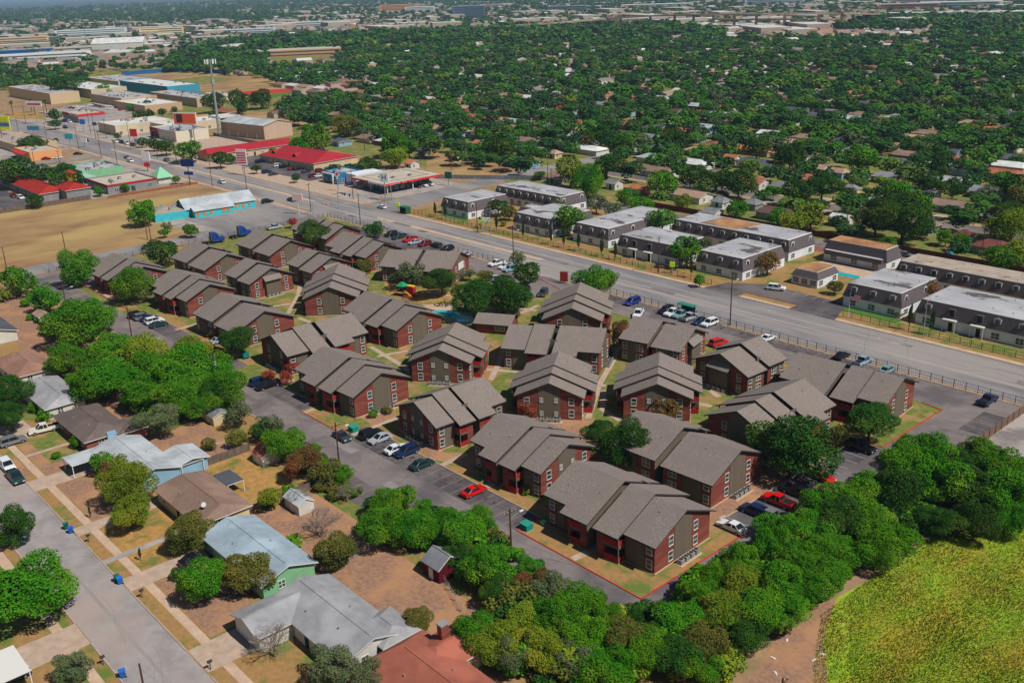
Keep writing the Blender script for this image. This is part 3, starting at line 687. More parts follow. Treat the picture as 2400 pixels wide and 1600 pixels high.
def house(x, y, L, D, rc, wc, label, rz=0, hip=0.0, h=2.6, rise=1.5, wins=True, name='house', group=None, cat='house', extras=True):
    T = thing(name, label, cat, x, y, R_(rz), group)
    w, r = gable_mesh(L, D, h, rise, rc, wc, hip); w.build('wall', T)
    ro = r.build('roof', T)
    if extras:
        c = MB()
        for k, (u, v) in enumerate(((L*0.22, -D*0.2), (-L*0.15, -D*0.3), (L*0.05, D*0.22))):
            z = h+rise*(1-abs(v)/(D/2+0.5)); c.tube((u, v, z-0.1), (u, v, z+0.35), 0.1, 0.1, 'metal_grey', 6)
        c.build('roof_vent', ro)
    if wins:
        n = max(1, int(L/4.5))
        for k in range(n):
            u = -L/2+(k+0.5)*L/n
            if k == n//2:
                d = MB(); d.box(-0.5, -0.05, 0, 0.5, 0.02, 2.05, 'dark_void'); o = d.build('door', T); o.location = (u, -D/2, 0.05)
            else: window(T, u, -D/2, 0.9, -90, 1.1, 1.0, 2)
            window(T, u, D/2, 0.9, 90, 1.1, 1.0, 2)
        window(T, L/2, -D*0.15, 0.9, 0, 1.0, 1.1, 2)
    landmark(x, y, 'the '+label.split(',')[0].replace('single-storey ', '')) if name == 'house' and group is None else None
    return T
def open_roof(name, label, cat, x0, y0, x1, y1, z, m, post='win_white', tilt=0.0, par=None, posts=True, group=None):
    T = thing(name, label, cat, (x0+x1)/2, (y0+y1)/2, 0, group) if par is None else par
    X, Y = (x1-x0)/2, (y1-y0)/2; b = MB()
    b.poly([(-X, -Y, z-tilt), (X, -Y, z), (X, Y, z), (-X, Y, z-tilt)], m); b.poly([(-X, Y, z-tilt-0.12), (X, Y, z-0.12), (X, -Y, z-0.12), (-X, -Y, z-tilt-0.12)], 'fascia')
    for q in ([(-X, -Y, z-tilt), (-X, -Y, z-tilt-0.12), (X, -Y, z-0.12), (X, -Y, z)], [(X, -Y, z), (X, -Y, z-0.12), (X, Y, z-0.12), (X, Y, z)], [(X, Y, z), (X, Y, z-0.12), (-X, Y, z-tilt-0.12), (-X, Y, z-tilt)], [(-X, Y, z-tilt), (-X, Y, z-tilt-0.12), (-X, -Y, z-tilt-0.12), (-X, -Y, z-tilt)]): b.poly(q, post)
    o = b.build('roof', T)
    for sx in (-1, 1):
        for sy in (-1, 1):
            p = MB(); zz = z-0.12-(tilt if sx < 0 else 0); p.box(sx*(X-0.15)-0.06, sy*(Y-0.15)-0.06, 0, sx*(X-0.15)+0.06, sy*(Y-0.15)+0.06, zz, post); p.build('post', T)
    return T
# near houses, lower left
T = house(-163.4, 53.6, 17.5, 8.4, 'pale grey', 'pale blue', 'pale blue house, light metal roof', rise=1.4)
w, r = gable_mesh(6.5, 5.5, 2.4, 0.7, 'pale grey', 'pale blue'); o = w.build('rear_wing', T); o.location = (4.8, 7.0, 0); o = r.build('rear_roof', T); o.location = (4.8, 7.0, 0)
b = MB(); b.box(-9.6, -1.2, 2.35, -9.0, 0.4, 4.9, 'wall_pale_blue'); b.build('chimney', T)
open_roof('carport', 'ribbed grey metal carport in front of the pale blue house', 'carport', -173.6, 44.3, -168.6, 51.5, 2.5, 'roof_pale_grey')
open_roof('patio_cover', 'flat grey patio roof with a white strip behind the pale blue house', 'patio cover', -160.6, 58.3, -155.0, 62.6, 2.3, 'roof_grey' if 'roof_grey' in M else rmat('grey'))
T = house(-185.3, 53.8, 16.5, 8.0, 'umber', 'brick', 'brown-roofed brick house, lower left', hip=0.75, rise=1.6)
w, r = gable_mesh(6, 5, 2.5, 0.9, 'umber', 'brick', 0.6); o = w.build('rear_wing', T); o.location = (6.4, 4.6, 0); o = r.build('rear_roof', T); o.location = (6.4, 4.6, 0)
house(-207, 53.4, 17.0, 7.6, 'mid grey', 'white', 'grey-roofed white house with stained shingles at left', hip=0.4, rise=1.5)
house(-229.5, 54.8, 15.5, 8.2, 'clay', 'white', 'reddish brown hipped house at the left edge', hip=0.9, rise=1.6)
house(-263.5, 56.5, 15, 9, 'dark grey', 'white', 'house with near-black roof and white gable at the left edge', rise=1.5)
T = house(-141.5, 55.8, 16.2, 8.4, 'brown', 'cream', 'tan-brown roofed cream house below the blue one', rise=1.5, hip=0.3)
b = MB(); b.tube((5.6, -2.0, 3.4), (5.6, -2.0, 4.1), 0.04, 0.04, 'metal_grey'); b.tube((5.6, -2.0, 4.1), (5.75, -2.15, 4.25), 0.1, 0.42, 'win_white', 10); b.build('satellite_dish', T)
house(-120.4, 54.6, 18.0, 8.2, 'pale blue', 'green', 'mint green house with pale blue-grey roof', hip=0.0, rise=1.5)
T = house(-98.0, 53.8, 17.6, 8.8, 'mid grey', 'white', 'white house with a large grey ribbed metal roof', rise=1.6)
w, r = gable_mesh(9.5, 6.6, 2.6, 1.25, 'mid grey', 'white'); 
for m_, nm in ((w, 'front_wing'), (r, 'front_roof')): o = m_.build(nm, T); o.location = (-6.6, -4.6, 0); o.rotation_euler = (0, 0, R_(90))
w, r = gable_mesh(6.0, 5.0, 2.6, 1.0, 'mid grey', 'white', 0.7)
for m_, nm in ((w, 'rear_wing'), (r, 'rear_roof')): o = m_.build(nm, T); o.location = (6.6, 3.6, 0)
T = house(-78.5, 55.5, 17.5, 9.0, 'red brown', 'cream', 'terracotta-roofed cream house at the bottom edge', rise=1.7, hip=0.5)
w, r = gable_mesh(7.5, 6, 2.6, 1.2, 'red brown', 'cream', 0.7)
for m_, nm in ((w, 'rear_wing'), (r, 'rear_roof')): o = m_.build(nm, T); o.location = (-4.0, 5.0, 0); o.rotation_euler = (0, 0, R_(90))
b = MB(); b.box(-5.6, 4.6, 2.4, -4.7, 5.7, 5.4, 'brick'); b.box(-5.7, 4.5, 5.4, -4.6, 5.8, 5.6, 'metal_grey'); b.build('chimney', T)
open_roof('carport', 'white ribbed carport roof cut by the bottom left corner', 'carport', -122.0, 15.0, -115.1, 20.9, 2.6, 'win_white')
# sheds
def shed(x, y, L, D, rc, wc, label, rz=0, rise=0.8, h=1.9, name='garden_shed'):
    T = thing(name, label, 'shed', x, y, R_(rz)); w, r = gable_mesh(L, D, h, rise, rc, wc, ov=0.2); w.build('wall', T); r.build('roof', T)
    d = MB(); d.box(-0.5, -0.04, 0, 0.5, 0.02, 1.75, 'win_white'); o = d.build('door', T); o.location = (0, -D/2, 0); return T
shed(-173.8, 73.8, 5.2, 3.2, 'grey', 'cream', 'cream shed with dark side wall under the trees by the complex drive')
shed(-150.2, 72.2, 3.6, 3.6, 'red brown', 'white', 'white barn-shaped shed with reddish roof beside the stone wall yard', rise=1.3)
shed(-130.7, 67.5, 4.6, 2.8, 'pale grey', 'white', 'white shed with grey rounded roof below the bare tree', rise=0.9)
T = shed(-99.2, 72.6, 3.8, 4.2, 'grey', 'barn red', 'dark red barn-shaped shed with white door trim in the bare yard', rise=1.5, h=2.3)
shed(-267, 70.5, 5.2, 3.0, 'tan', 'white', 'small low shed with tan roof at the left yard')
open_roof('canopy', 'small dark blue-grey canopy on four posts on the orange yard', 'canopy', -148.0, 60.9, -142.6, 64.0, 2.2, rmat('dark grey'))
# suburb houses read from the photo: x, y, width px of the roof, roof colour, wall colour, hip, words
sub = [(1616, 450, 105, 'tan', 'white', 0, 'tan-roofed white house with a sunlit white gable'), (1672, 492, 46, 'grey', 'white', 0, 'little grey-roofed shed-like house beside the blue paddling pool'), (1690, 466, 50, 'grey', 'white', .5, 'grey-roofed house with a white porch roof'), (1765, 470, 64, 'grey', 'grey', .8, 'hipped grey house by the suburb street bins'),
 (1835, 493, 115, 'dark brown', 'grey', .4, 'large dark brown roofed house behind the mansard flats'), (1440, 424, 48, 'grey', 'white', 0, 'small blue-grey roofed house left of the orange one'), (1500, 437, 64, 'orange', 'brick', 0, 'house with a plain orange-tan roof'), (1750, 418, 105, 'red brown', 'white', 0, 'white house with pinkish brown roof and bare front yard'),
 (1852, 432, 92, 'grey', 'brick', .7, 'large hipped grey house with brick front'), (1716, 366, 54, 'orange', 'white', 0, 'white house with orange tile roof'), (1778, 378, 92, 'dark grey', 'white', 0, 'dark grey roofed house with a white patio roof'), (1460, 383, 86, 'red brown', 'brick', .4, 'low red-brown house on the suburb street'),
 (1545, 395, 88, 'brown', 'white', .3, 'low brown house behind the broad oaks'), (1685, 402, 34, 'brown', 'pale blue', 0, 'narrow brown-roofed house with pale blue wall'), (2010, 366, 70, 'red brown', 'brick', 0, 'long brown house with dark windows'), (1925, 390, 40, 'tan', 'cream', 0, 'small tan-roofed cream house'), (1965, 398, 58, 'tan', 'pale blue', .3, 'tan hipped house beside the long brown one'),
 (2015, 402, 58, 'tan', 'pale blue', 0, 'tan-roofed house with pale blue wall'), (2084, 408, 74, 'grey', 'brick', .4, 'grey-roofed house with red brick below'), (2090, 372, 78, 'dark grey', 'blue', .4, 'dark grey roofed house with bright blue wall'), (2205, 385, 118, 'pale grey', 'pale blue', .2, 'long house with gleaming white metal roof'),
 (2352, 400, 78, 'red brown', 'brick', .3, 'rust-roofed house with dark fence at right'), (2340, 445, 104, 'grey', 'grey', 0, 'two-tone grey house at the right edge'), (2240, 475, 150, 'brown', 'grey', .4, 'long grey-brown house behind the dark oaks'), (1995, 437, 44, 'grey', 'cream', .6, 'grey hipped house right of the big oak'),
 (1972, 507, 70, 'white', 'white', 0, 'flat white-roofed house hidden by yellow-green trees'), (2262, 545, 64, 'maroon', 'grey', .7, 'maroon hipped house, left wing'), (2330, 568, 92, 'maroon', 'grey', .7, 'maroon hipped house beside the wooden fence'), (1030, 315, 62, 'grey', 'grey', 0, 'low grey house left of centre in the suburb'), (965, 378, 22, 'orange', 'white', 0, 'tiny orange-roofed shed by the grey metal fence'),
 (995, 348, 34, 'dark grey', 'grey', 0, 'small dark-roofed house near the gas station field'), (1065, 362, 44, 'orange', 'cream', 0, 'orange-roofed cream house behind the metal fence'), (1123, 332, 34, 'orange', 'white', 0, 'small orange-roofed house among dark trees'), (1310, 410, 62, 'brown', 'grey', 0, 'grey gabled house at the cross street corner'),
 (1300, 355, 32, 'tan', 'cream', .7, 'tan hipped house with two parked cars in front'), (1345, 318, 46, 'pale grey', 'white', 0, 'pale roofed house at the end of the cross street'), (1385, 325, 56, 'red', 'white', 0, 'bright red-roofed white house, mid suburb'), (1360, 287, 30, 'red brown', 'grey', .5, 'small red-brown house deep in the trees'), (1330, 252, 60, 'red', 'white', .2, 'white house with red roof in the middle suburb'),
 (1515, 272, 42, 'dark grey', 'white', 0, 'grey house with bright white gable, mid suburb'), (1698, 266, 72, 'pale grey', 'white', .2, 'long silvery metal-roofed house, mid suburb'), (1835, 277, 70, 'maroon', 'cream', .2, 'maroon-roofed house, mid suburb'), (1870, 255, 60, 'dark grey', 'white', 0, 'dark-roofed white house above the maroon one'), (2075, 305, 88, 'pale grey', 'white', .2, 'large pale metal-roofed house, right suburb'),
 (1955, 183, 46, 'brown', 'white', .4, 'grey-brown house far in the suburb'), (1975, 193, 58, 'red brown', 'brick', .3, 'long rust-roofed house far in the suburb'), (2110, 158, 34, 'grey', 'white', .8, 'hipped grey house far right'), (2235, 353, 44, 'dark grey', 'blue', 0, 'small blue-walled house at right'), (1640, 175, 26, 'grey', 'white', .7, 'far pale hipped house left of the green lawn'), (1480, 168, 24, 'brown', 'white', 0, 'far two-storey house with white end'),
 (1440, 150, 26, 'grey', 'white', .8, 'far grey hipped house'), (670, 238, 40, 'orange', 'cream', .2, 'orange-roofed house by the green pond-coloured court'), (792, 238, 34, 'orange', 'white', .2, 'orange house left of the big dark trees'), (733, 253, 60, 'dark grey', 'white', .3, 'dark grey low house beyond the dirt field'), (800, 327, 48, 'dark grey', 'pale blue', .3, 'blue-grey arched roof house behind the red roofs'),
 (530, 258, 100, 'red brown', 'brick', .1, 'long low rust-roofed house left of the light mast')]
for px, py, wpx, rc, wc, hp, words in sub:
    p = G(px, py, 3.2); d = math.hypot(p.x, p.y); wm = wpx*d/F_PX; L = max(5.0, min(24, (wm-6.4)/0.68)); D = 8.5 if L > 7 else 5
    house(p.x, p.y, L, D, rc, wc, words, hip=hp, rise=1.5, wins=(d < 620), extras=(d < 420), group='houses of the suburb beyond the boulevard'); landmark(p.x, p.y, 'the '+' '.join(words.split()[:4]).replace(',', '')) if py > 240 else None
# ---------------------------------------------------------------- shops, school and sheds along the boulevard
def text_plate(par, s, size, x, y, z, face, col, name='lettering'):
    cu = bpy.data.curves.new(name, 'FONT'); cu.body = s; cu.size = size; cu.extrude = 0.02; cu.align_x = 'CENTER'; cu.align_y = 'CENTER'; cu.resolution_u = 2
    t = bpy.data.objects.new(name, cu); COL.objects.link(t)
    dg = bpy.context.evaluated_depsgraph_get(); me = bpy.data.meshes.new_from_object(t.evaluated_get(dg)); bpy.data.objects.remove(t)
    me.materials.clear(); me.materials.append(M[flat(col)])
    o = obj(name, me, par, (x, y, z)); o.rotation_euler = (math.pi/2, 0, R_(face+90)); return o
def block(x0, y0, x1, y1, h, wc, rc, label, band=None, win=('-y',), name='shop', cat='shop', bandh=0.9, step=6, glass=False, units=4):
    T = thing(name, label, cat, (x0+x1)/2, (y0+y1)/2); X, Y = abs(x1-x0)/2, abs(y1-y0)/2
    wm = wc if wc in M else flat(wc) if isinstance(wc, tuple) else wmat(wc)
    b = MB(); b.box(-X, -Y, 0, X, Y, h, wm); t = 0.3
    for q in ((-X, -Y, X, -Y+t), (-X, Y-t, X, Y), (-X, -Y+t, -X+t, Y-t), (X-t, -Y+t, X, Y-t)): b.box(q[0], q[1], h, q[2], q[3], h+0.5, wm)
    b.build('wall', T)
    b = MB(); b.poly([(-X+t, -Y+t, h+0.02), (X-t, -Y+t, h+0.02), (X-t, Y-t, h+0.02), (-X+t, Y-t, h+0.02)], rc); b.build('roof', T)
    rg = random.Random(int(abs(x0*7+y0*3)))
    for k in range(units):
        u = MB(); a, c = rg.uniform(-X*.7, X*.7), rg.uniform(-Y*.7, Y*.7); u.box(a-1, c-0.7, h, a+1, c+0.7, h+1.0, 'metal_grey'); u.box(a-0.6, c-0.5, h+1.0, a+0.6, c+0.5, h+1.1, 'fascia'); u.build('rooftop_unit', T)
    if band:
        b = MB(); o = 0.12; hb = h+0.55
        for q in ((-X-o, -Y-o, X+o, -Y-0.01), (-X-o, Y+0.01, X+o, Y+o), (-X-o, -Y-0.01, -X-0.01, Y+0.01), (X+0.01, -Y-0.01, X+o, Y+0.01)): b.box(q[0], q[1], hb-bandh, q[2], q[3], hb, flat(band))
        b.build('fascia_band', T)
    for s in win:
        L = X if s[1] == 'y' else Y; n = max(1, int(2*L/step)); f = {'-y': -90, '+y': 90, '+x': 0, '-x': 180}[s]
        for k in range(n):
            u = -L+(k+.5)*2*L/n; x, y = {'-y': (u, -Y), '+y': (u, Y), '+x': (X, u), '-x': (-X, u)}[s]
            if k == n//2: 
                d = MB(); d.box(-0.9, -0.05, 0, 0.9, 0.03, 2.2, 'glass'); o = d.build('door', T); o.location = (x, y, 0.05); o.rotation_euler = (0, 0, R_(f-90))
            else: window(T, x, y, 0.8, f, (2*L/n)*0.6 if glass else 1.6, 1.5, 2)
    landmark((x0+x1)/2, (y0+y1)/2, 'the '+label.split(',')[0])
    return T
mat('teal_wall', s2l((72, 196, 206)), s2l((60, 180, 192)), 0.4); mat('whse_pink', s2l((206, 176, 154)), s2l((192, 162, 142)), 0.3, stretch=(4, 4, 0.05))
mat('stucco', s2l((214, 196, 168)), s2l((200, 182, 152)), 0.2); mat('red_metal', s2l((176, 46, 56)), s2l((160, 42, 50)), 0.3, stretch=(6, 0.4, 1), rough=0.6); mat('red_tile', s2l((176, 50, 40)), s2l((150, 44, 38)), 0.6)
mat('white_roof', s2l((222, 222, 218)), s2l((196, 196, 194)), 0.12); mat('beige_roof', s2l((200, 188, 170)), s2l((178, 168, 152)), 0.2)
# dry field and lots left of the cross street
sheet('dry_field', [(-5, 628), (-5, 500), (120, 470), (380, 440), (560, 412), (700, 478), (545, 560), (440, 575), (330, 592), (110, 628)], 'field_dry', 2)
sheet('teal_lot', [(-374, 142), (-329, 142), (-329, 187), (-368, 187), (-366, 160)], 'asphalt_grey', 4, px=False)
sheet('teal_lot', [(-362, 143), (-331, 143), (-331, 150), (-362, 150)], 'concrete_grey', 5, px=False)
# turquoise restaurant
T = house(-362, 166.5, 27, 13, 'pale grey', 'pale blue', 'turquoise restaurant', rise=3.0, h=3.0, group='x', rz=82, name='restaurant', cat='restaurant')
del T['group']; T['label'] = 'turquoise restaurant with grey metal roof and orange window frames beside its empty lot'
for c in kids(T):
    if c.name.startswith('wall'): c.data.materials[0] = M['teal_wall']
w, r = gable_mesh(15, 5, 2.8, 1.0, 'pale grey', 'pale blue'); o = w.build('front_wing', T); o.data.materials[0] = M['teal_wall']; o.location = (-4, -8, 0); o = r.build('front_roof', T); o.location = (-4, -8, 0)
b = MB(); b.box(-25.5, -7.5, 0, -13.7, 5.0, 3.0, 'teal_wall', top='gravel_roof'); b.build('kitchen_wing', T)
for k in range(6): b = MB(); u, v = -24+k*1.8, (k % 3)*2.5-3; b.box(u, v, 3.0, u+1.3, v+1.6, 4.1, 'metal_grey'); b.build('rooftop_unit', T)
b = MB()
for k in (-11, -8.5, -6, -1, 0.8, 5.5, 8): b.box(k, -10.56 if k < 3.6 else -6.56, 0.8, k+1.3, -10.5 if k < 3.6 else -6.5, 2.2, flat((196, 130, 60)))
b.build('window_frames', T)
landmark(-362, 160, 'the turquoise restaurant')
# red-roofed motel with tower, far left
def redroof(x, y, L, D, label, rz=0, rm='red_metal', h=3.4, rise=2.4, wc='cream', hip=0.5, name='red_roof_building', cat='building', lm=None):
    T = house(x, y, L, D, 'red', wc, label, rz=rz, hip=hip, h=h, rise=rise, name=name, cat=cat)
    for c in kids(T):
        if c.name.startswith('roof'):
            for i, m_ in enumerate(c.data.materials):
                if m_.name.startswith('roof_red'): c.data.materials[i] = M[rm]
    if lm: landmark(x, y, lm)
    return T
T = redroof(-466, 129, 62, 11, 'motel wing under a long red tiled roof at the far left', rm='red_tile', wc='grey', hip=0.8, name='motel', cat='motel', lm='the red-tiled motel')
w, r = gable_mesh(16, 10, 4.4, 2.0, 'red', 'grey', 0.8); w.build('office_wing', T).location = (30, 8, 0); o = r.build('office_roof', T); o.location = (30, 8, 0); o.data.materials[0] = M['red_tile']
b = MB(); b.box(22, 8, 5.6, 26, 12, 9.0, flat((222, 160, 60))); b.box(22.8, 7.93, 7.0, 23.6, 8.0, 8.3, flat((150, 60, 40))); b.box(24.4, 7.93, 7.0, 25.2, 8.0, 8.3, flat((150, 60, 40)))
for k, q in enumerate((((21.4, 7.4), (26.6, 7.4)), ((26.6, 7.4), (26.6, 12.6)), ((26.6, 12.6), (21.4, 12.6)), ((21.4, 12.6), (21.4, 7.4)))): b.poly([(*q[0], 9.0), (*q[1], 9.0), (24, 10, 10.6)], 'red_tile')
b.build('tower', T)
rect('motel_lot', -500, 108, -424, 121, 'asphalt_dark', 4); rect('motel_lot', -505, 141, -424, 152, 'concrete_grey', 4)
block(-452, 149, -427.5, 171, 3.6, 'grey', 'beige_roof', 'low restaurant with cream flat roof and dark red fascia', band=(168, 40, 52), win=('-y', '+x'), name='restaurant', cat='restaurant')
T = thing('green_pyramid_roof', 'pale green pyramid-roofed kiosk beside the low cream-roofed restaurant', 'kiosk', -437, 177); b = MB(); b.box(-3, -3, 0, 3, 3, 2.6, 'wall_white'); b.build('wall', T); b = MB()
for q in (((-4, -4), (4, -4)), ((4, -4), (4, 4)), ((4, 4), (-4, 4)), ((-4, 4), (-4, -4))): b.poly([(*q[0], 2.6), (*q[1], 2.6), (0, 0, 7.2)], flat((140, 200, 160)))
b.build('roof', T)
block(-494, 154, -471, 173, 4, 'green', 'flat_roof', 'grey flat-roofed shop behind the red-tiled motel', units=6, name='shop')
open_roof('canopy', 'pale green canopy between the motel and the cream-roofed restaurant', 'canopy', -472, 150, -460, 156, 3.2, flat((160, 200, 186)))
T = block(-579, 156, -553, 172, 4.2, (224, 160, 104), 'beige_roof', 'orange-walled taqueria, red awning along the front', name='restaurant', cat='restaurant', glass=True); b = MB(); b.poly([(-13, -8.05, 4.2), (-13, -10, 3.2), (9, -10, 3.2), (9, -8.05, 4.2)], flat((206, 60, 44))); b.poly([(-13, -8.05, 4.1), (9, -8.05, 4.1), (9, -10, 3.1), (-13, -10, 3.1)], flat((206, 60, 44))); b.build('awning', T)
rect('left_lots', -600, 136, -505, 154, 'concrete_grey', 4); rect('left_lots', -548, 154, -538, 187, 'asphalt_grey', 5); rect('left_lots', -700, 150, -582, 188, 'concrete_grey', 3); rect('left_lots', -532, 150, -430, 187, 'concrete_grey', 3)
block(-690, 158, -650, 172, 4, 'white', 'flat_roof', 'long pale shop row at the left edge of the boulevard', name='shop')
block(-648, 160, -590, 182, 4, (196, 170, 140), 'gravel_roof', 'beige shop row behind the orange-walled taqueria', name='shop')
# north side of the boulevard, left part
rect('north_lots', -760, 212, -560, 250, 'concrete_grey', 3); rect('north_lots', -556, 212, -350, 262, 'concrete', 3); rect('north_lots', -474, 222, -385, 262, 'asphalt_dark', 5); rect('north_lots', -352, 212, -324, 262, 'concrete_grey', 4)
sheet('north_lots', [(500, 1000), (1400, 1040), (1000, 920), (640, 940)], 'concrete_grey', 4) if False else None
sheet('dirt_field', [(560, 300), (380, 292), (490, 262), (680, 262), (790, 285), (700, 300)], 'field_dry', 3); sheet('dirt_field', [(1000, 400), (1120, 425), (1290, 395), (1110, 375), (1000, 352)], 'field_dry', 3)
T = redroof(-478, 242, 50, 14, 'long low building with a red metal roof, left of the pair', rz=88, lm='the long red-roofed building', hip=0.3)
T = redroof(-430, 249, 46, 26, 'broad building with a red metal roof and small dormers, right of the pair', rz=4, rise=3.4, lm='the broad red-roofed building')
for u in (-15, 3): b = MB(); b.poly([(u-2, -10, 4.4), (u+2, -10, 4.4), (u, -10, 6.0)], 'dark_void'); b.poly([(u-2, -10, 4.4), (u, -10, 6.0), (u, -5, 6.0)][::-1], 'red_metal'); b.poly([(u+2, -10, 4.4), (u, -5, 6.0), (u, -10, 6.0)][::-1], 'red_metal'); b.build('dormer', T)
T = block(-354, 230, -336, 252, 4.0, (70, 78, 92), 'beige_roof', 'corner gas station shop, wide flat canopy roof edged in red', win=('-y', '+x'), glass=True, step=3, name='gas_station', cat='gas station', units=3)
b = MB(); b.box(-12, -14.5, 3.6, 13, 14.5, 4.45, flat((206, 44, 52)), top='beige_roof'); b.box(1, -14.75, 3.65, 13.1, -14.52, 4.4, flat((236, 236, 236))); b.box(13.02, -14.6, 3.65, 13.25, 2, 4.4, flat((230, 60, 50))); b.build('canopy', T)
for q in ((-11, -13), (0, -13), (12, -13), (12, 0)): b = MB(); b.box(q[0]-.15, q[1]-.15, 0, q[0]+.15, q[1]+.15, 3.6, 'win_white'); b.build('post', T)
T = block(-379, 226, -367, 238, 4.4, (34, 120, 170), 'flat_roof', 'small blue pizza shop, white arch beside the door', win=('-y', '+x'), glass=True, step=4, name='pizza_shop', units=2)
b = MB(); b.box(2.5, -6.9, 0, 3.1, -6.1, 4, 'win_white'); b.box(-5.5, -6.9, 4, 3.1, -6.1, 4.5, 'win_white'); b.box(-5.5, -6.9, 0, -5.0, -6.1, 4, 'win_white'); b.build('arch', T)
b = MB(); b.box(6.0, -2, 0, 14, 12, 4.6, 'white_block'); b.build('annex', T)
T = house(-540, 280, 42, 20, 'pale grey', 'tan', 'pinkish tan warehouse', rz=8, h=8, rise=2.2, wins=False, name='warehouse', cat='warehouse'); T['label'] = 'pinkish tan metal warehouse with low grey roof beyond the red roofs'
for c in kids(T):
    if c.name.startswith('wall'): c.data.materials[0] = M['whse_pink']
for u in (-14, -5, 4, 13): b = MB(); b.box(u, -10.08, 0, u+1.4, -10.0, 2.4, 'win_white'); b.build('door', T)
landmark(-540, 280, 'the tan warehouse')
T = block(-588, 236, -553, 256, 5.5, (214, 206, 186), 'flat_roof', 'cream shop, dark red front, behind the billboard', win=('-y',), name='shop'); b = MB(); b.box(-17.6, -10.6, 0, -7, -10.02, 6.1, flat((140, 40, 52))); b.box(-15, -10.7, 0, -10, -10.6, 3.5, 'dark_void'); b.build('red_front', T)
block(-640, 224, -612, 262, 5.6, 'stucco', 'white_roof', 'cream strip mall, long white roof', name='shop', win=('-y', '+x'), units=8); block(-612, 246, -590, 290, 5.2, 'stucco', 'white_roof', 'cream store, white roof, behind the strip mall', name='shop', win=('+x',), units=5)
block(-728, 232, -698, 250, 5.2, (150, 150, 156), 'beige_roof', 'auto parts store, broad red and white fascia', band=(204, 44, 44), bandh=1.6, name='shop', glass=True)
_a = [o for o in bpy.data.objects if o.get('label', '').startswith('auto parts')][0]; b = MB(); b.box(-2, -9.2, 4.4, 14.9, -9.14, 5.5, 'win_white'); b.build('white_band', _a); text_plate(_a, 'AutoZone', 1.25, 6.5, -9.24, 4.95, -90, (214, 60, 40))
T = block(-606, 282, -590, 296, 6, 'white', 'white_roof', 'white gabled chapel-like barn, behind the strip mall', name='barn', cat='barn', units=0)
# school: flat blocks
for q, h, lab, wl in (((-953, 262, -845, 285), 8, 'two-storey beige school block facing the car park', (206, 180, 144)), ((-835, 290, -770, 318), 6, 'low school wing, grey roof, behind the car park', (190, 164, 130)), ((-770, 284, -712, 312), 5, 'school wing, bright white roof, beside the car park', (196, 160, 128)), ((-960, 300, -860, 330), 7, 'far school wing, white roof clutter', (200, 186, 160)), ((-900, 340, -800, 368), 9, 'school gymnasium, white roof and turquoise band', (60, 150, 176)), ((-800, 325, -715, 345), 6, 'long school wing, pale roof', (196, 170, 140)), ((-1010, 350, -930, 385), 6, 'beige school annex at the far left', (210, 190, 150)), ((-760, 352, -735, 366), 5, 'small cream school hut near the sports field', (214, 200, 170))):
    block(*q, h, wl, 'white_roof' if 'white' in lab else 'flat_roof', lab, name='school_building', cat='school', step=12, units=6)
sheet('school_lot', [(128, 255), (242, 237), (300, 240), (350, 262), (245, 290), (90, 262)], 'concrete_grey', 4); sheet('orange_lot', [(10, 262), (90, 262), (110, 282), (25, 275)], 'orange_dirt', 4)
sheet('sports_field', [(280, 175), (520, 168), (700, 195), (720, 205), (560, 215), (400, 212), (330, 195)], 'field_dry', 4); sheet('sports_field', [(400, 188), (480, 178), (560, 186), (470, 200)], 'green_lawn', 6); sheet('running_track', [(410, 228), (600, 212), (800, 203), (800, 208), (600, 222), (410, 234)], 'red_kerb', 7); sheet('sports_field', [(600, 226), (680, 216), (690, 222), (620, 232)], 'lush_lawn', 8)
b = MB(); b2 = [G(285, 178), G(380, 170), G(450, 167), G(530, 175)]
for a, c in zip(b2, b2[1:]): b.poly([(a.x, a.y, 0), (c.x, c.y, 0), (c.x, c.y, 4), (a.x, a.y, 4)], flat((28, 96, 150))); b.poly([(c.x, c.y+.1, 0), (a.x, a.y+.1, 0), (a.x, a.y+.1, 4), (c.x, c.y+.1, 4)], flat((28, 96, 150)))
tag(b.build('windscreen_fence'), 'long blue windscreen fence along the back of the sports field', 'fence')
T = house(-1600, 615, 75, 60, 'white', 'white', 'large white metal gymnasium hall', rz=60, h=12, rise=7, wins=False, name='sports_hall', cat='hall'); T['label'] = 'large white metal sports hall at upper left beside a yellow field'; landmark(-1600, 615, 'the white sports hall')
sheet('dirt_field', [(290, 118), (385, 117), (395, 128), (300, 132)], 'field_dry', 4)
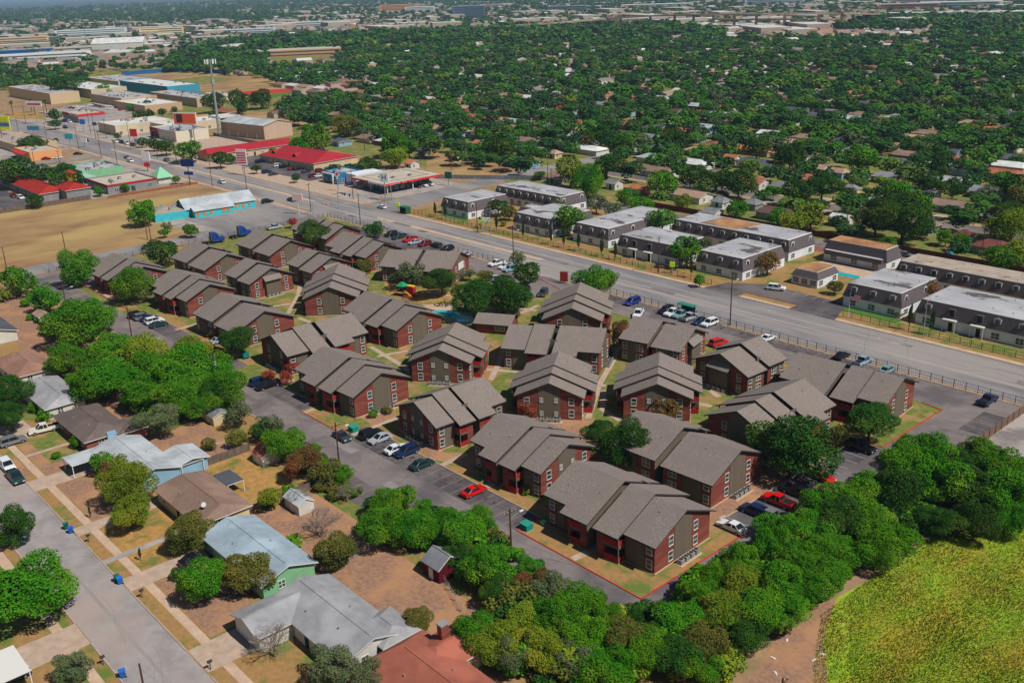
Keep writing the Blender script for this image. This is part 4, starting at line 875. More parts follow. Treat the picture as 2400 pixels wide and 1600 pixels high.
for (px, py, L, D, h, rc, wc, lab) in ((70, 140, 160, 40, 8, 'white_roof', (214, 214, 214), 'long white-walled store at the left, two dark roof strips'), (150, 122, 110, 40, 7, 'beige_roof', (200, 190, 170), 'flat beige warehouse left of the white sports hall'), (60, 128, 80, 30, 8, 'flat_roof', (40, 90, 160), 'blue-fronted store at the upper left edge'),
  (215, 82, 150, 40, 12, 'white_roof', (216, 220, 224), 'white office slab, upper left'), (380, 80, 90, 40, 13, 'flat_roof', (226, 204, 150), 'cream apartment block with balconies, upper left'), (50, 98, 100, 40, 9, 'beige_roof', (214, 180, 140), 'peach-walled store, far left'), (560, 78, 150, 30, 8, 'white_roof', (200, 210, 220), 'long white roofed block left of the wood'), (690, 130, 120, 45, 8, 'beige_roof', (196, 150, 112), 'tan brick school among the trees, upper centre left'),
  (735, 60, 130, 40, 9, 'white_roof', (216, 216, 210), 'white slab building by the highway, upper left'), (800, 57, 90, 40, 9, 'white_roof', (210, 205, 195), 'second white slab building by the highway'), (935, 30, 120, 60, 25, 'flat_roof', (226, 150, 90), 'orange and cream hotel tower group, upper centre'), (985, 32, 90, 60, 20, 'white_roof', (222, 222, 226), 'white hotel beside the orange one'),
  (1100, 44, 80, 50, 30, 'flat_roof', (96, 108, 130), 'dark glass office box with white end, upper centre'), (1815, 12, 160, 80, 60, 'white_roof', (210, 222, 232), 'tall white office block with ribbon windows on the horizon'), (2160, 10, 180, 70, 35, 'white_roof', (226, 220, 205), 'cream office block on the far right skyline'), (2310, 4, 120, 90, 60, 'flat_roof', (96, 130, 168), 'blue glass tower on the far right skyline'),
  (1540, 20, 200, 60, 12, 'white_roof', (214, 210, 200), 'long white showroom beyond the flyover'), (2250, 20, 160, 60, 14, 'white_roof', (220, 222, 226), 'white shopping block, far right'), (2130, 25, 120, 60, 14, 'flat_roof', (190, 130, 110), 'reddish shopping block, far right'), (1330, 26, 110, 50, 14, 'flat_roof', (90, 110, 124), 'dark roofed block beyond the flyover'), (2290, 37, 300, 60, 7, 'white_roof', (200, 205, 210), 'long pale roof over the wood at far right')):
    p = G(px, py, 0); T = thing('distant_building', lab, 'building', p.x, p.y, math.atan2(p.x, -p.y)+math.pi); b = MB(); b.box(-L/2, -D/2, 0, L/2, D/2, h, flat(wc), top=rc); b.build('wall', T)
    w_ = MB(); n = max(2, int(h/4))
    for k in range(n): w_.box(-L*0.46, -D/2-0.4, h*(k+0.35)/n, L*0.46, -D/2-0.02, h*(k+0.62)/n, 'glass')
    w_.build('ribbon_window', T)
# ---------------------------------------------------------------- vehicles
mat('tyre', s2l((32, 32, 34))); mat('rim', s2l((150, 152, 156)), rough=0.4, metal=0.5); mat('car_glass', s2l((26, 34, 42)), rough=0.08, spec=0.6); mat('lamp_red', s2l((170, 24, 24))); mat('lamp_white', s2l((220, 222, 224)), rough=0.2)
CC = {'black': (22, 24, 28), 'white': (226, 228, 230), 'silver': (168, 174, 182), 'navy': (24, 44, 86), 'blue': (28, 52, 140), 'red': (208, 22, 16), 'dark red': (128, 18, 30), 'charcoal': (58, 64, 70), 'dark green': (30, 62, 60), 'pale blue': (140, 170, 190), 'pale teal': (120, 160, 164), 'grey': (118, 120, 122), 'cream': (222, 214, 198)}
def cmat(c):
    k = 'car_'+c.replace(' ', '_')
    if k not in M: mat(k, s2l(CC[c]), rough=0.32, spec=0.5)
    return k
# side profiles: lower body outline (x, z) and cabin outline; x forward
VT = {'sedan': dict(L=4.7, W=1.8, body=[(-2.33, .38), (-2.35, .80), (-2.2, .95), (-1.5, .98), (1.0, .93), (2.0, .78), (2.33, .62), (2.33, .35)], cab=[(-1.75, .96), (-1.05, 1.42), (0.15, 1.44), (1.05, .93)]),
      'coupe': dict(L=4.6, W=1.85, body=[(-2.28, .38), (-2.3, .82), (-2.1, .98), (-1.4, .98), (1.0, .93), (2.0, .74), (2.3, .58), (2.3, .32)], cab=[(-1.7, .97), (-0.85, 1.34), (0.1, 1.37), (1.0, .93)]),
      'suv': dict(L=4.8, W=1.95, body=[(-2.38, .42), (-2.42, .95), (-2.35, 1.05), (1.05, 1.05), (2.1, .98), (2.38, .78), (2.38, .42)], cab=[(-2.28, 1.05), (-2.0, 1.68), (0.35, 1.72), (1.15, 1.05)]),
      'van': dict(L=5.0, W=1.95, body=[(-2.48, .40), (-2.5, .95), (-2.45, 1.05), (1.4, 1.0), (2.3, .85), (2.48, .66), (2.48, .38)], cab=[(-2.4, 1.05), (-2.2, 1.74), (0.6, 1.76), (1.6, .99)]),
      'pickup': dict(L=5.6, W=1.98, body=[(-2.78, .48), (-2.8, 1.08), (-0.75, 1.08), (1.25, 1.08), (2.5, 1.03), (2.78, .85), (2.78, .45)], cab=[(-0.75, 1.08), (-0.6, 1.78), (0.55, 1.8), (1.35, 1.08)])}
CARM = {}
def car_meshes(t, c):
    k = (t, c)
    if k in CARM: return CARM[k]
    v = VT[t]; W2 = v['W']/2; cm = cmat(c); b = MB()
    def loft(out, y0, y1, m, b, top_in=0.0, zin=None):
        n = len(out); i = len(b.v)
        z0 = min(p[1] for p in out); z1 = max(p[1] for p in out)
        for y in (y0, y1):
            for (x, z) in out:
                f = 1-top_in*((z-z0)/max(1e-3, z1-z0)); b.v.append((x, y*f, z))
        for a in range(n):
            j = (a+1) % n; b.f.append((i+a, i+j, i+n+j, i+n+a)); b.m.append(b.mi(m))
        b.f.append(tuple(i+a for a in reversed(range(n)))); b.m.append(b.mi(m)); b.f.append(tuple(i+n+a for a in range(n))); b.m.append(b.mi(m))
    bo = list(reversed(v['body'])); loft(bo, W2, -W2, cm, b, 0.07)
    if t == 'pickup':
        b.box(-2.66, -W2+0.16, 1.0, -0.85, W2-0.16, 1.095, 'tyre')
        for s in (-1, 1): b.box(-2.78, s*(W2-0.15)-0.05, 1.07, -0.76, s*(W2-0.15)+0.05, 1.2, cm)
        b.box(-2.8, -W2+0.12, 1.0, -2.7, W2-0.12, 1.2, cm)
    cab = list(reversed(v['cab'])); cw = W2-0.07
    g = MB(); loft(cab, cw, -cw, 'car_glass', g, 0.2)
    # roof skin and pillars in body colour
    (xr0, zr), (xf0, zf) = v['cab'][1], v['cab'][2]; rw = cw*0.80
    b.box(xr0-0.04, -rw-0.02, min(zr, zf)-0.015, xf0+0.04, rw+0.02, max(zr, zf)+0.035, cm)
    for s in (-1, 1):
        for (p, q) in ((v['cab'][0], v['cab'][1]), (v['cab'][3], v['cab'][2])):
            b.tube((p[0], s*(cw-0.02), p[1]), (q[0], s*(rw+0.01), q[1]), 0.05, 0.045, cm, 4)
        xm = (xr0+xf0)/2+0.05; b.tube((xm, s*(cw), v['cab'][0][1]), (xm, s*(rw+0.02), zf), 0.05, 0.04, cm, 4)
    wh = MB(); r = 0.36 if t in ('suv', 'pickup') else 0.32
    wh.tube((0, -0.11, 0), (0, 0.11, 0), r, r, 'tyre', 12); rm = MB(); rm.tube((0, -0.125, 0), (0, 0.125, 0), r*0.62, r*0.62, 'rim', 8)
    hl = MB(); hl.box(-0.03, -0.22, -0.07, 0.05, 0.22, 0.07, 'lamp_white'); tl = MB(); tl.box(-0.05, -0.2, -0.08, 0.03, 0.2, 0.08, 'lamp_red')
    CARM[k] = (b.mesh('body'), g.mesh('windows'), wh.mesh('tyre'), rm.mesh('rim'), hl.mesh('headlight'), tl.mesh('taillight'), r)
    return CARM[k]
CARS = []
def car(px, py, t, c, hd, label=None, detail=True, world=None):
    p = G(px, py, 0.6) if world is None else Vector((*world, 0))
    if label is None: label = '%s %s' % (c, {'suv': 'SUV', 'coupe': 'two-door coupe'}.get(t, t))
    CARS.append((p.x, p.y))
    T = thing('parked_car' if t != 'pickup' else 'pickup_truck', label, 'car' if t != 'pickup' else 'pickup truck', p.x, p.y, R_(hd), 'vehicles on the streets and in the car parks', 0.02)
    b, g, wh, rm, hl, tl, r = car_meshes(t, c); v = VT[t]
    obj('body', b, T); obj('windows', g, T)
    if detail:
        for sx in (-1, 1):
            for sy in (-1, 1):
                o = obj('wheel', wh, T, (sx*v['L']*0.31, sy*(v['W']/2-0.1), r)); obj('rim', rm, o)
        for sy in (-1, 1): obj('headlight', hl, T, (v['L']/2-0.06, sy*(v['W']/2-0.34), 0.68)); obj('taillight', tl, T, (-v['L']/2+0.05, sy*(v['W']/2-0.32), 0.8))
    else:
        for sx in (-1, 1):
            for sy in (-1, 1): obj('wheel', wh, T, (sx*v['L']*0.31, sy*(v['W']/2-0.1), r))
    return T
def P(tx, ty, x, y): return (tx+x*0.2551, ty+y*0.2551)
bay = 'in the bays along the left drive'
for (x, y, t, c, h, lab) in ((1, 1, 'sedan', 'charcoal', 0, None),):
    pass
CL = [(P(600, 800, 790, 870), 'sedan', 'charcoal', -3, 'dark grey sedan parked along the red kerb by the drive pole'), (P(600, 800, 1055, 850), 'suv', 'black', 90, 'black SUV beside the green transformer box'), (P(600, 800, 1140, 890), 'sedan', 'silver', -90, 'silver sedan next to the black SUV'),
 (P(600, 800, 1290, 985), 'sedan', 'white', 90, 'white sedan beside the navy wagon in the bays'), (P(600, 800, 1385, 1010), 'suv', 'navy', -90, 'navy wagon beside the white sedan in the bays'), (P(600, 800, 1525, 1125), 'sedan', 'dark green', 90, 'dark green-grey sedan alone in the bays'), (P(600, 800, 2000, 1370), 'coupe', 'red', 90, 'bright red coupe alone in the bays by the drive'),
 (P(600, 800, 40, 370), 'suv', 'navy', 90, 'dark blue SUV under the red crape myrtles'), (P(600, 800, 110, 400), 'pickup', 'black', -90, 'black pickup under the red crape myrtles'), (P(0, 800, 1945, 85), 'van', 'dark red', 90, 'dark red van half hidden by the tree belt'), (P(440, 670, 240, 395), 'suv', 'silver', 90, 'silver car behind the dark red van') if False else ((515, 797), 'sedan', 'silver', 90, 'silver car just behind the dark red van'),
 (P(0, 400, 1262, 1325), 'suv', 'black', 90, 'black SUV, first of the five left bays'), (P(0, 400, 1315, 1343), 'suv', 'grey', 90, 'grey SUV, second of the five left bays'), (P(0, 400, 1375, 1355), 'sedan', 'navy', 90, 'navy car, third of the five left bays'), (P(0, 400, 1418, 1380), 'suv', 'white', 90, 'white SUV, fourth of the five left bays'), (P(0, 400, 1458, 1412), 'sedan', 'dark green', 90, 'dark teal car, last of the five left bays'),
 (P(0, 400, 630, 1228), 'sedan', 'black', 0, 'black car on the drive under the far left trees'), (P(1800, 800, 2020, 540), 'pickup', 'navy', 90, 'navy and silver pickup at the far right corner of the car park'), (P(1800, 800, 850, 965), 'pickup', 'black', -3, 'black pickup beside the yellow-green crape myrtle'), (P(1800, 800, 500, 1240), 'coupe', 'red', -8, 'red car half under the large round oak'),
 (P(1800, 800, 255, 1375), 'suv', 'black', 178, 'black SUV between the oak and the red pickup'), (P(1800, 800, 95, 1465), 'pickup', 'red', 180, 'red pickup with boxes, nose to the kerb'), (P(1800, 1200, -40, 10), 'suv', 'grey', 180, 'grey SUV below the red pickup'), (P(1800, 1200, -125, -15), 'suv', 'navy', 180, 'navy SUV between grey SUV and white sedan'), (P(1200, 1200, 2020, 130), 'sedan', 'white', 180, 'white sedan nearest the viewer in the right bays'),
 (P(1200, 400, 1105, 1205), 'van', 'blue', -90, 'bright blue minivan in the boulevard bays'), ((1496, 735), 'pickup', 'white', -60, 'white pickup half hidden behind a brick roof'), (P(1200, 400, 1415, 1283), 'suv', 'black', -90, 'black SUV left of the white pickup, boulevard bays'), (P(1200, 400, 1480, 1305), 'pickup', 'white', -90, 'white pickup in the boulevard bays near the bus shelter'), (P(1200, 400, 1552, 1322), 'pickup', 'pale teal', -90, 'pale teal pickup in the boulevard bays'),
 (P(1200, 400, 1635, 1347), 'pickup', 'silver', 90, 'silver pickup in the boulevard bays'), (P(1200, 400, 1728, 1380), 'sedan', 'navy', -90, 'navy sedan left of the white SUV, boulevard bays'), (P(1200, 400, 1815, 1400), 'suv', 'white', -90, 'white SUV beside the tall boulevard pole'), ((1800, 791), 'coupe', 'white', 90, 'white coupe alone in the boulevard bays'), ((1684, 803), 'suv', 'red', 80, 'bright red car between two brick buildings'),
 ((1973, 833), 'sedan', 'black', 90, 'black car peeping over the long roof at right'), ((2022, 847), 'pickup', 'pale blue', 90, 'pale blue pickup peeping over the long roof at right'), ((2080, 866), 'sedan', 'pale teal', 90, 'pale teal car peeping over the long roof at right'),
 (P(600, 400, 1240, 585), 'suv', 'black', -90, 'black SUV, first in the fence row behind the playground'), (P(600, 400, 1315, 607), 'pickup', 'dark green', -90, 'dark green pickup left of the red pickup'), (P(600, 400, 1418, 632), 'pickup', 'red', -90, 'bright red pickup in the fence row'), (P(600, 400, 1457, 657), 'sedan', 'silver', -90, 'silver sedan beside the bright red pickup'), (P(600, 400, 1550, 675), 'suv', 'dark red', -90, 'dark red SUV in the fence row'),
 (P(600, 400, 1657, 688), 'suv', 'charcoal', 180, 'charcoal SUV right of the dark red one'), (P(600, 400, 1757, 720), 'suv', 'black', -90, 'black car peeping over the long side-on roof'), (P(600, 400, 1925, 768), 'sedan', 'silver', 90, 'silver car at the gable of the side-on building'), (P(600, 400, 2210, 852), 'pickup', 'white', -90, 'white pickup left of the white sedan near the entrance'), (P(600, 400, 2290, 878), 'sedan', 'white', -90, 'white sedan beside the white pickup near the entrance'),
 (P(600, 400, 2335, 905), 'suv', 'pale blue', -90, 'pale blue SUV near the entrance trees'), (P(600, 400, 2215, 998), 'suv', 'silver', 30, 'silver SUV in front of the entrance trees'), (P(1200, 400, 285, 1125), 'suv', 'charcoal', -60, 'charcoal SUV under the forked entrance tree'), (P(600, 400, 170, 522), 'pickup', 'silver', 90, 'silver pickup driving on the cross street'),
 (P(600, 400, 105, 283), 'suv', 'black', 80, 'black SUV in the turquoise restaurant lot'), (P(600, 400, 325, 268), 'sedan', 'dark green', 0, 'dark teal sedan driving on the boulevard'), (P(600, 400, 1155, 333), 'sedan', 'white', 180, 'white sedan crossing the street junction'), (P(600, 400, 1480, 142), 'sedan', 'black', 0, 'black sedan beside the gas station'), (P(600, 400, 1540, 132), 'sedan', 'white', 0, 'white car between black sedan and pickup at the gas station'), (P(600, 400, 1590, 122), 'pickup', 'white', 180, 'white pickup at the gas station'),
 (P(600, 400, 862, 122), 'sedan', 'navy', -90, 'navy car between pizza shop and gas station'), (P(600, 400, 925, 107), 'suv', 'charcoal', -90, 'charcoal SUV at the white annex of the pizza shop'), (P(600, 400, 530, 48), 'suv', 'dark red', 90, 'dark red SUV left of the blue pizza shop'), (P(600, 400, 578, 46), 'sedan', 'white', 90, 'white car left of the blue pizza shop'), (P(0, 400, 2035, 105), 'suv', 'white', 180, 'white SUV driving on the boulevard above the turquoise roof'),
 (P(0, 400, 125, 232), 'suv', 'dark red', 0, 'dark red SUV at the motel'), (P(0, 400, 190, 248), 'suv', 'white', 0, 'white SUV at the motel'), (P(1200, 400, 1952, 208), 'sedan', 'black', 0, 'black car on the suburb street'), (P(1200, 400, 1755, 412), 'suv', 'pale blue', 0, 'pale blue SUV at the red wooden fence'), (P(1200, 400, 1812, 428), 'suv', 'white', 0, 'white SUV at the red wooden fence'), (P(1200, 400, 1872, 443), 'sedan', 'charcoal', 0, 'dark car at the red wooden fence'),
 (P(1800, 400, 78, 1077), 'suv', 'white', 20, 'white SUV in the mansard office car park'), (P(1800, 400, 1192, 752), 'sedan', 'white', 0, 'white car behind the pool block'), (P(1800, 400, 1262, 770), 'sedan', 'grey', 0, 'grey car behind the pool block'), (P(1800, 400, 862, 318), 'pickup', 'white', -80, 'white pickup in a suburb driveway'),
 (P(0, 800, 65, 1140), 'suv', 'white', 0, 'white SUV at the kerb of the lower left street'), (P(0, 800, 140, 1245), 'pickup', 'dark green', 0, 'dark green pickup at the kerb of the lower left street'), (P(0, 800, 400, 805), 'pickup', 'cream', -100, 'cream old pickup with a boat trailer in the left driveway'), (P(0, 800, 118, 915), 'suv', 'grey', 90, 'grey SUV in the leftmost driveway'), (P(0, 1200, 1790, 425), 'sedan', 'black', 90, 'black car in the shaded driveway of the mint green house'), (P(0, 1200, 95, 1510), 'sedan', 'navy', 90, 'dark car under the white carport')]
for (p, t, c, h, lab) in CL: car(*p, t, c, h, lab)
# smaller ones far off
rg = random.Random(9); cs = ['black', 'white', 'silver', 'charcoal', 'dark red', 'navy', 'white', 'grey']
Cc = lambda x, y: (600+x*.3125, 300+y*.3125)
FARC = [(Cc(30, 252), 'black'), (Cc(165, 282), 'white'), (Cc(208, 290), 'black'), (Cc(272, 305), 'dark red'), (Cc(312, 305), 'black'), (Cc(375, 325), 'charcoal'), (Cc(480, 320), 'dark red'), (Cc(80, 330), 'navy'), (Cc(130, 345), 'charcoal'), (Cc(700, 285), 'silver')]
for (p, c) in FARC: car(*p, rg.choice(['sedan', 'suv']), c, 90, '%s car in the dark lot before the red-roofed buildings' % c, False)
for (x, y, c, h) in ((515, 1285, 'dark green', 0), (790, 1292, 'black', 0), (1165, 1447, 'grey', 0), (1197, 1478, 'white', 0), (1530, 1472, 'grey', 180), (420, 1307, 'white', 0)): car(*P(0, 0, x, y), rg.choice(['sedan', 'suv']), c, h, '%s car driving on the far left boulevard' % c, False)
for (x, y, c) in ((425, 1457, 'dark red'), (530, 1447, 'white'), (715, 1412, 'black')): car(*P(0, 0, x, y), 'sedan', c, 60, '%s car at the orange-walled taqueria' % c, False)
for (x, y, c) in ((600, 1172, 'navy'), (640, 1120, 'white'), (590, 1115, 'navy'), (870, 1142, 'navy'), (1060, 1302, 'white'), (1120, 1307, 'black'), (1160, 1318, 'white'), (1220, 1332, 'charcoal')): car(*P(0, 0, x, y), 'suv', c, 0, '%s car in a lot by the strip mall' % c, False)
for (x, y) in ((620, 985), (655, 990), (690, 993), (715, 997), (770, 997), (700, 978), (740, 982), (835, 965), (885, 970), (910, 975), (935, 982), (1000, 975), (1020, 997), (1070, 987), (860, 962)): c = rg.choice(cs); car(*P(0, 0, x, y), 'sedan', c, 70, '%s car in the school car park' % c, False)
car(*P(0, 0, 1105, 1010), 'suv', 'red', 0, 'bright red car in the school car park', False)
# highway of blue semi tractors
def semi(px, py, label, hd):
    p = G(px, py, 1.5); T = thing('semi_truck', label, 'truck', p.x, p.y, R_(hd), 'blue semi tractors on the cross street'); bl = flat((20, 62, 140), 'semi_blue', rough=0.35, spec=0.5)
    b = MB(); b.box(-1.2, -1.2, 1.0, 1.1, 1.2, 3.0, bl); b.poly([(-1.2, -1.2, 3.0), (1.1, -1.2, 3.0), (0.4, -1.1, 3.8), (-1.2, -1.1, 3.9)], bl); b.poly([(-1.2, 1.2, 3.0), (-1.2, 1.1, 3.9), (0.4, 1.1, 3.8), (1.1, 1.2, 3.0)], bl); b.poly([(-1.2, -1.1, 3.9), (0.4, -1.1, 3.8), (0.4, 1.1, 3.8), (-1.2, 1.1, 3.9)], bl); b.poly([(1.1, -1.2, 3.0), (1.1, 1.2, 3.0), (0.4, 1.1, 3.8), (0.4, -1.1, 3.8)], bl); b.poly([(-1.2, -1.2, 3.0), (-1.2, -1.1, 3.9), (-1.2, 1.1, 3.9), (-1.2, 1.2, 3.0)], bl)
    b.prism([(1.1, -1.1), (3.2, -0.9), (3.4, 0), (3.2, 0.9), (1.1, 1.1)], 0.7, 1.95, bl); b.build('cab', T)
    g = MB(); g.box(1.08, -1.0, 2.05, 1.14, 1.0, 2.8, 'car_glass'); g.box(0.2, -1.22, 2.0, 0.9, 1.22, 2.7, 'car_glass'); g.build('windows', T)
    c = MB(); c.box(-4.6, -0.45, 0.8, 1.4, 0.45, 1.05, 'tyre'); c.box(-3.7, -0.6, 1.05, -2.6, 0.6, 1.2, 'fascia'); c.build('chassis', T)
    for x in (-3.9, -2.6, 2.4):
        for s in (-1, 1): w = MB(); w.tube((x, s*0.75, 0.5), (x, s*1.15, 0.5), 0.5, 0.5, 'tyre', 12); o = w.build('wheel', T); r = MB(); r.tube((x, s*1.1, 0.5), (x, s*1.18, 0.5), 0.25, 0.25, 'rim', 8); r.build('rim', o)
    b = MB()
    for s in (-1, 1): b.tube((-1.4, s*0.9, 1.0), (-1.4, s*0.9, 4.0), 0.09, 0.09, 'rim', 6)
    b.build('exhaust_stack', T)
semi(503, 560, 'blue semi tractor with tall cab, seen from the side on the cross street', 88); semi(567, 545, 'second blue semi tractor, partly hidden by a roof, bare chassis behind', 88)
# ---------------------------------------------------------------- trees
def leafmat(name, c1, c2, c3, sc=1.2, rnd=0.14):
    m = mat(name, s2l(c1), s2l(c2), sc, s2l(c3), 0.35, rough=0.8, spec=0.04, rnd=rnd, lo=0.35, hi=0.65, lo3=0.5, hi3=0.66, obj=True)
    return m
leafmat('leaf_oak', (40, 76, 24), (56, 92, 28), (80, 108, 34)); leafmat('leaf_green', (56, 116, 18), (82, 134, 24), (110, 148, 32)); leafmat('leaf_bare', (158, 146, 134), (128, 116, 106), (170, 158, 146)); leafmat('leaf_lime', (122, 136, 34), (92, 122, 30), (154, 152, 42))
leafmat('leaf_olive', (92, 100, 42), (112, 108, 44), (74, 88, 36)); leafmat('leaf_dusty', (84, 104, 66), (108, 116, 78), (70, 92, 52)); leafmat('leaf_crape', (168, 62, 56), (126, 74, 46), (186, 90, 78)); leafmat('leaf_rust', (118, 82, 48), (98, 92, 44), (146, 84, 50))
leafmat('leaf_yellow', (186, 168, 44), (150, 150, 44), (200, 180, 60)); leafmat('leaf_cypress', (44, 68, 30), (58, 80, 34), (72, 84, 40))
mat('bark', s2l((92, 78, 66)), s2l((66, 56, 50)), 3, obj=True); mat('bark_grey', s2l((140, 128, 118)), s2l((112, 100, 92)), 3, obj=True)
def crown_np(seed, n, leaf, shape=(1, 1, 0.85), nl=18, spread=0.62, lob=(0.26, 0.46), ry=1.0, jit=0.55):
    """loose leaf-clump quads over a lobed crown of unit radius"""
    r = np.random.RandomState(seed)
    c = r.normal(size=(nl, 3)); c /= np.linalg.norm(c, axis=1)[:, None]; c *= (r.uniform(0.15, 1, (nl, 1))**0.5)*spread; c[:, 2] = c[:, 2]*0.85+0.05
    lr = r.uniform(lob[0], lob[1], nl)
    w = lr**2; idx = r.choice(nl, n*2, p=w/w.sum())
    d = r.normal(size=(n*2, 3)); d[:, 2] += 0.25; d /= np.linalg.norm(d, axis=1)[:, None]
    p = c[idx]+d*(lr[idx]*r.uniform(0.72, 1.1, n*2))[:, None]
    keep = np.ones(n*2, bool)
    for k in range(nl):
        keep &= (np.linalg.norm(p-c[k], axis=1) > lr[k]*0.68) | (idx == k)
    p = p[keep][:n]; d = d[keep][:n]; m = len(p)
    nrm = d*0.75+r.normal(size=(m, 3))*jit; nrm[:, 2] += 0.12; nrm /= np.linalg.norm(nrm, axis=1)[:, None]
    t = np.cross(nrm, r.normal(size=(m, 3))); t /= np.linalg.norm(t, axis=1)[:, None]; b = np.cross(nrm, t)
    s = (leaf*r.uniform(0.6, 1.35, m))[:, None]; a = s*r.uniform(0.55, 1.0, (m, 1))
    q = np.stack([p-t*s-b*a*0.5, p+t*s*0.2-b*a, p+t*s+b*a*0.4, p-t*s*0.3+b*a], axis=1)
    sh = np.array(shape); return (q*sh).reshape(-1, 3)
CROWNS = {}
def crown_mesh(kind, lod, var):
    k = (kind, lod, var)
    if k not in CROWNS:
        n, leaf = {0: (15000, 0.026), 1: (3600, 0.046), 2: (1000, 0.085)}[lod]
        a = dict(shape=(1, 1, 0.82), nl=34, lob=(0.17, 0.42), spread=0.74, jit=0.6 if lod < 2 else 0.45)
        if kind == 'dusty': n = int(n*0.62); a = dict(shape=(1, 1, 0.8), nl=26, lob=(0.16, 0.34), spread=0.75)
        if kind == 'bare': n = 5000; leaf = 0.012; a = dict(shape=(1, 1, 0.9), nl=50, lob=(.1, .3), spread=.8, jit=2.0)
        if kind == 'cypress': n = 1500; leaf = 0.07; a = dict(shape=(1, 1, 1), nl=40, spread=0.8, lob=(.12, .25))
        if kind in ('crape', 'rust'): n = int(n*0.75); a = dict(shape=(1, 1, 0.9), nl=24, lob=(0.2, 0.36), spread=0.7)
        if kind == 'oak' and var % 2: a['shape'] = (1, 1, 0.7)
        v = crown_np(hash_(kind)*31+var*7+lod, n, leaf, **a)
        if kind == 'cypress': 
            f_ = np.clip(1.15-0.55*np.abs(v[:, 2])**1.6, .1, 1); v[:, 0] *= f_*0.8; v[:, 1] *= f_*0.8
        CROWNS[k] = mesh_np('crown', v, 4, ['leaf_'+kind])
    return CROWNS[k]
def hash_(s): return sum(ord(ch)*(i+3) for i, ch in enumerate(s)) % 997
TRUNKS = {}
def trunk_mesh(var, bare=False):
    k = (var, bare)
    if k not in TRUNKS:
        rg = random.Random(var*17+bare); b = MB(); mt = 'bark_grey' if bare else 'bark'
        # unit: crown centre at z=1, ground at 0 (scaled per tree)
        top = Vector((rg.uniform(-.05, .05), rg.uniform(-.05, .05), 0.55)); b.tube((0, 0, 0), top, 0.055, 0.042, mt, 7)
        def limb(p, d, l, r, dep):
            e = p+d*l; b.tube(p, e, r, r*0.62, mt, 5 if dep > 1 else 3)
            if dep <= 0: return
            for _ in range(3 if bare else 2):
                nd = (d+Vector((rg.uniform(-1, 1), rg.uniform(-1, 1), rg.uniform(-.35, .65)))*0.75).normalized(); limb(e, nd, l*rg.uniform(.6, .8), r*0.58, dep-1)
        for i in range(5 if bare else 4):
            a = i*6.283/(5 if bare else 4)+rg.uniform(-.4, .4); limb(top-Vector((0, 0, 0.1*(i % 2))), Vector((math.cos(a)*.8, math.sin(a)*.8, rg.uniform(.5, 1))).normalized(), 0.34, 0.03, 4 if bare else 1)
        TRUNKS[k] = b.mesh('trunk')
    return TRUNKS[k]
NT = [0]; TREEXY = []
KW = {'oak': 'dark green', 'green': 'bright green', 'lime': 'yellow-green', 'olive': 'olive green', 'dusty': 'thin grey-green', 'crape': 'red-leaved', 'rust': 'reddish brown', 'yellow': 'yellow-flowering', 'cypress': 'narrow dark', 'bare': 'bare grey'}
rt = random.Random(77)
def tree_at(x, y, R, kind, label=None, hc=None, cat='tree', name=None, group=None, hf=1.0):
    NT[0] += 1; var = NT[0] % 5; d = math.hypot(x, y)
    hc = hc if hc is not None else (max(0.86*R+0.55, 0.8)*hf if R > 1.6 else R*0.8)
    rpx = R*F_PX/d; lod = 0 if rpx > 42 else 1 if rpx > 17 else 2
    size = 'large' if R > 5.2 else 'small' if R < 3 else 'medium'
    shrub = R < 1.7 and kind != 'cypress'
    if shrub: size = 'low'
    if label is None: label = '%s %s %s %s' % (size, KW[kind], 'shrub' if shrub else 'tree', near(x, y))
    if group is None: group = 'trees and shrubs across the neighbourhood' if not shrub else 'shrubs and bushes in the yards'
    T = thing(name or ('shrub' if shrub else 'tree'), label, 'shrub' if shrub and cat == 'tree' else cat, x, y, rt.uniform(0, 6.28), group)
    s = R*1.13
    if 1:
        c = obj('crown', crown_mesh(kind, lod, var), T, (0, 0, hc)); c.scale = (s*rt.uniform(.86, 1.2), s*rt.uniform(.86, 1.2), s*rt.uniform(.85, 1.2))
        if kind == 'cypress': c.scale = (R, R, hc*1.02)
    t = obj('trunk', trunk_mesh(NT[0] % 4, kind == 'bare'), T); t.scale = (max(R*1.05, 1.0), max(R*1.05, 1.0), hc) if kind != 'bare' else (R*1.5, R*1.5, hc*1.05)
    TREEXY.append((x, y, R)); return T
def tree(px, py, r, kind, label=None, hf=1.0, **k):
    """crown centre and radius as read in the photo -> real position and size"""
    p = G(px, py, 3.0); d = math.sqrt(p.x**2+p.y**2+77**2); R = r*d/F_PX
    for _ in range(3):
        hc = (max(0.86*R+0.55, 0.8)*hf if R > 1.6 else R*0.8); p = G(px, py, hc); d = math.sqrt(p.x**2+p.y**2+(CAM_H-hc)**2); R = r*d/F_PX
    return tree_at(p.x, p.y, R, kind, label, hc=hc, **k)
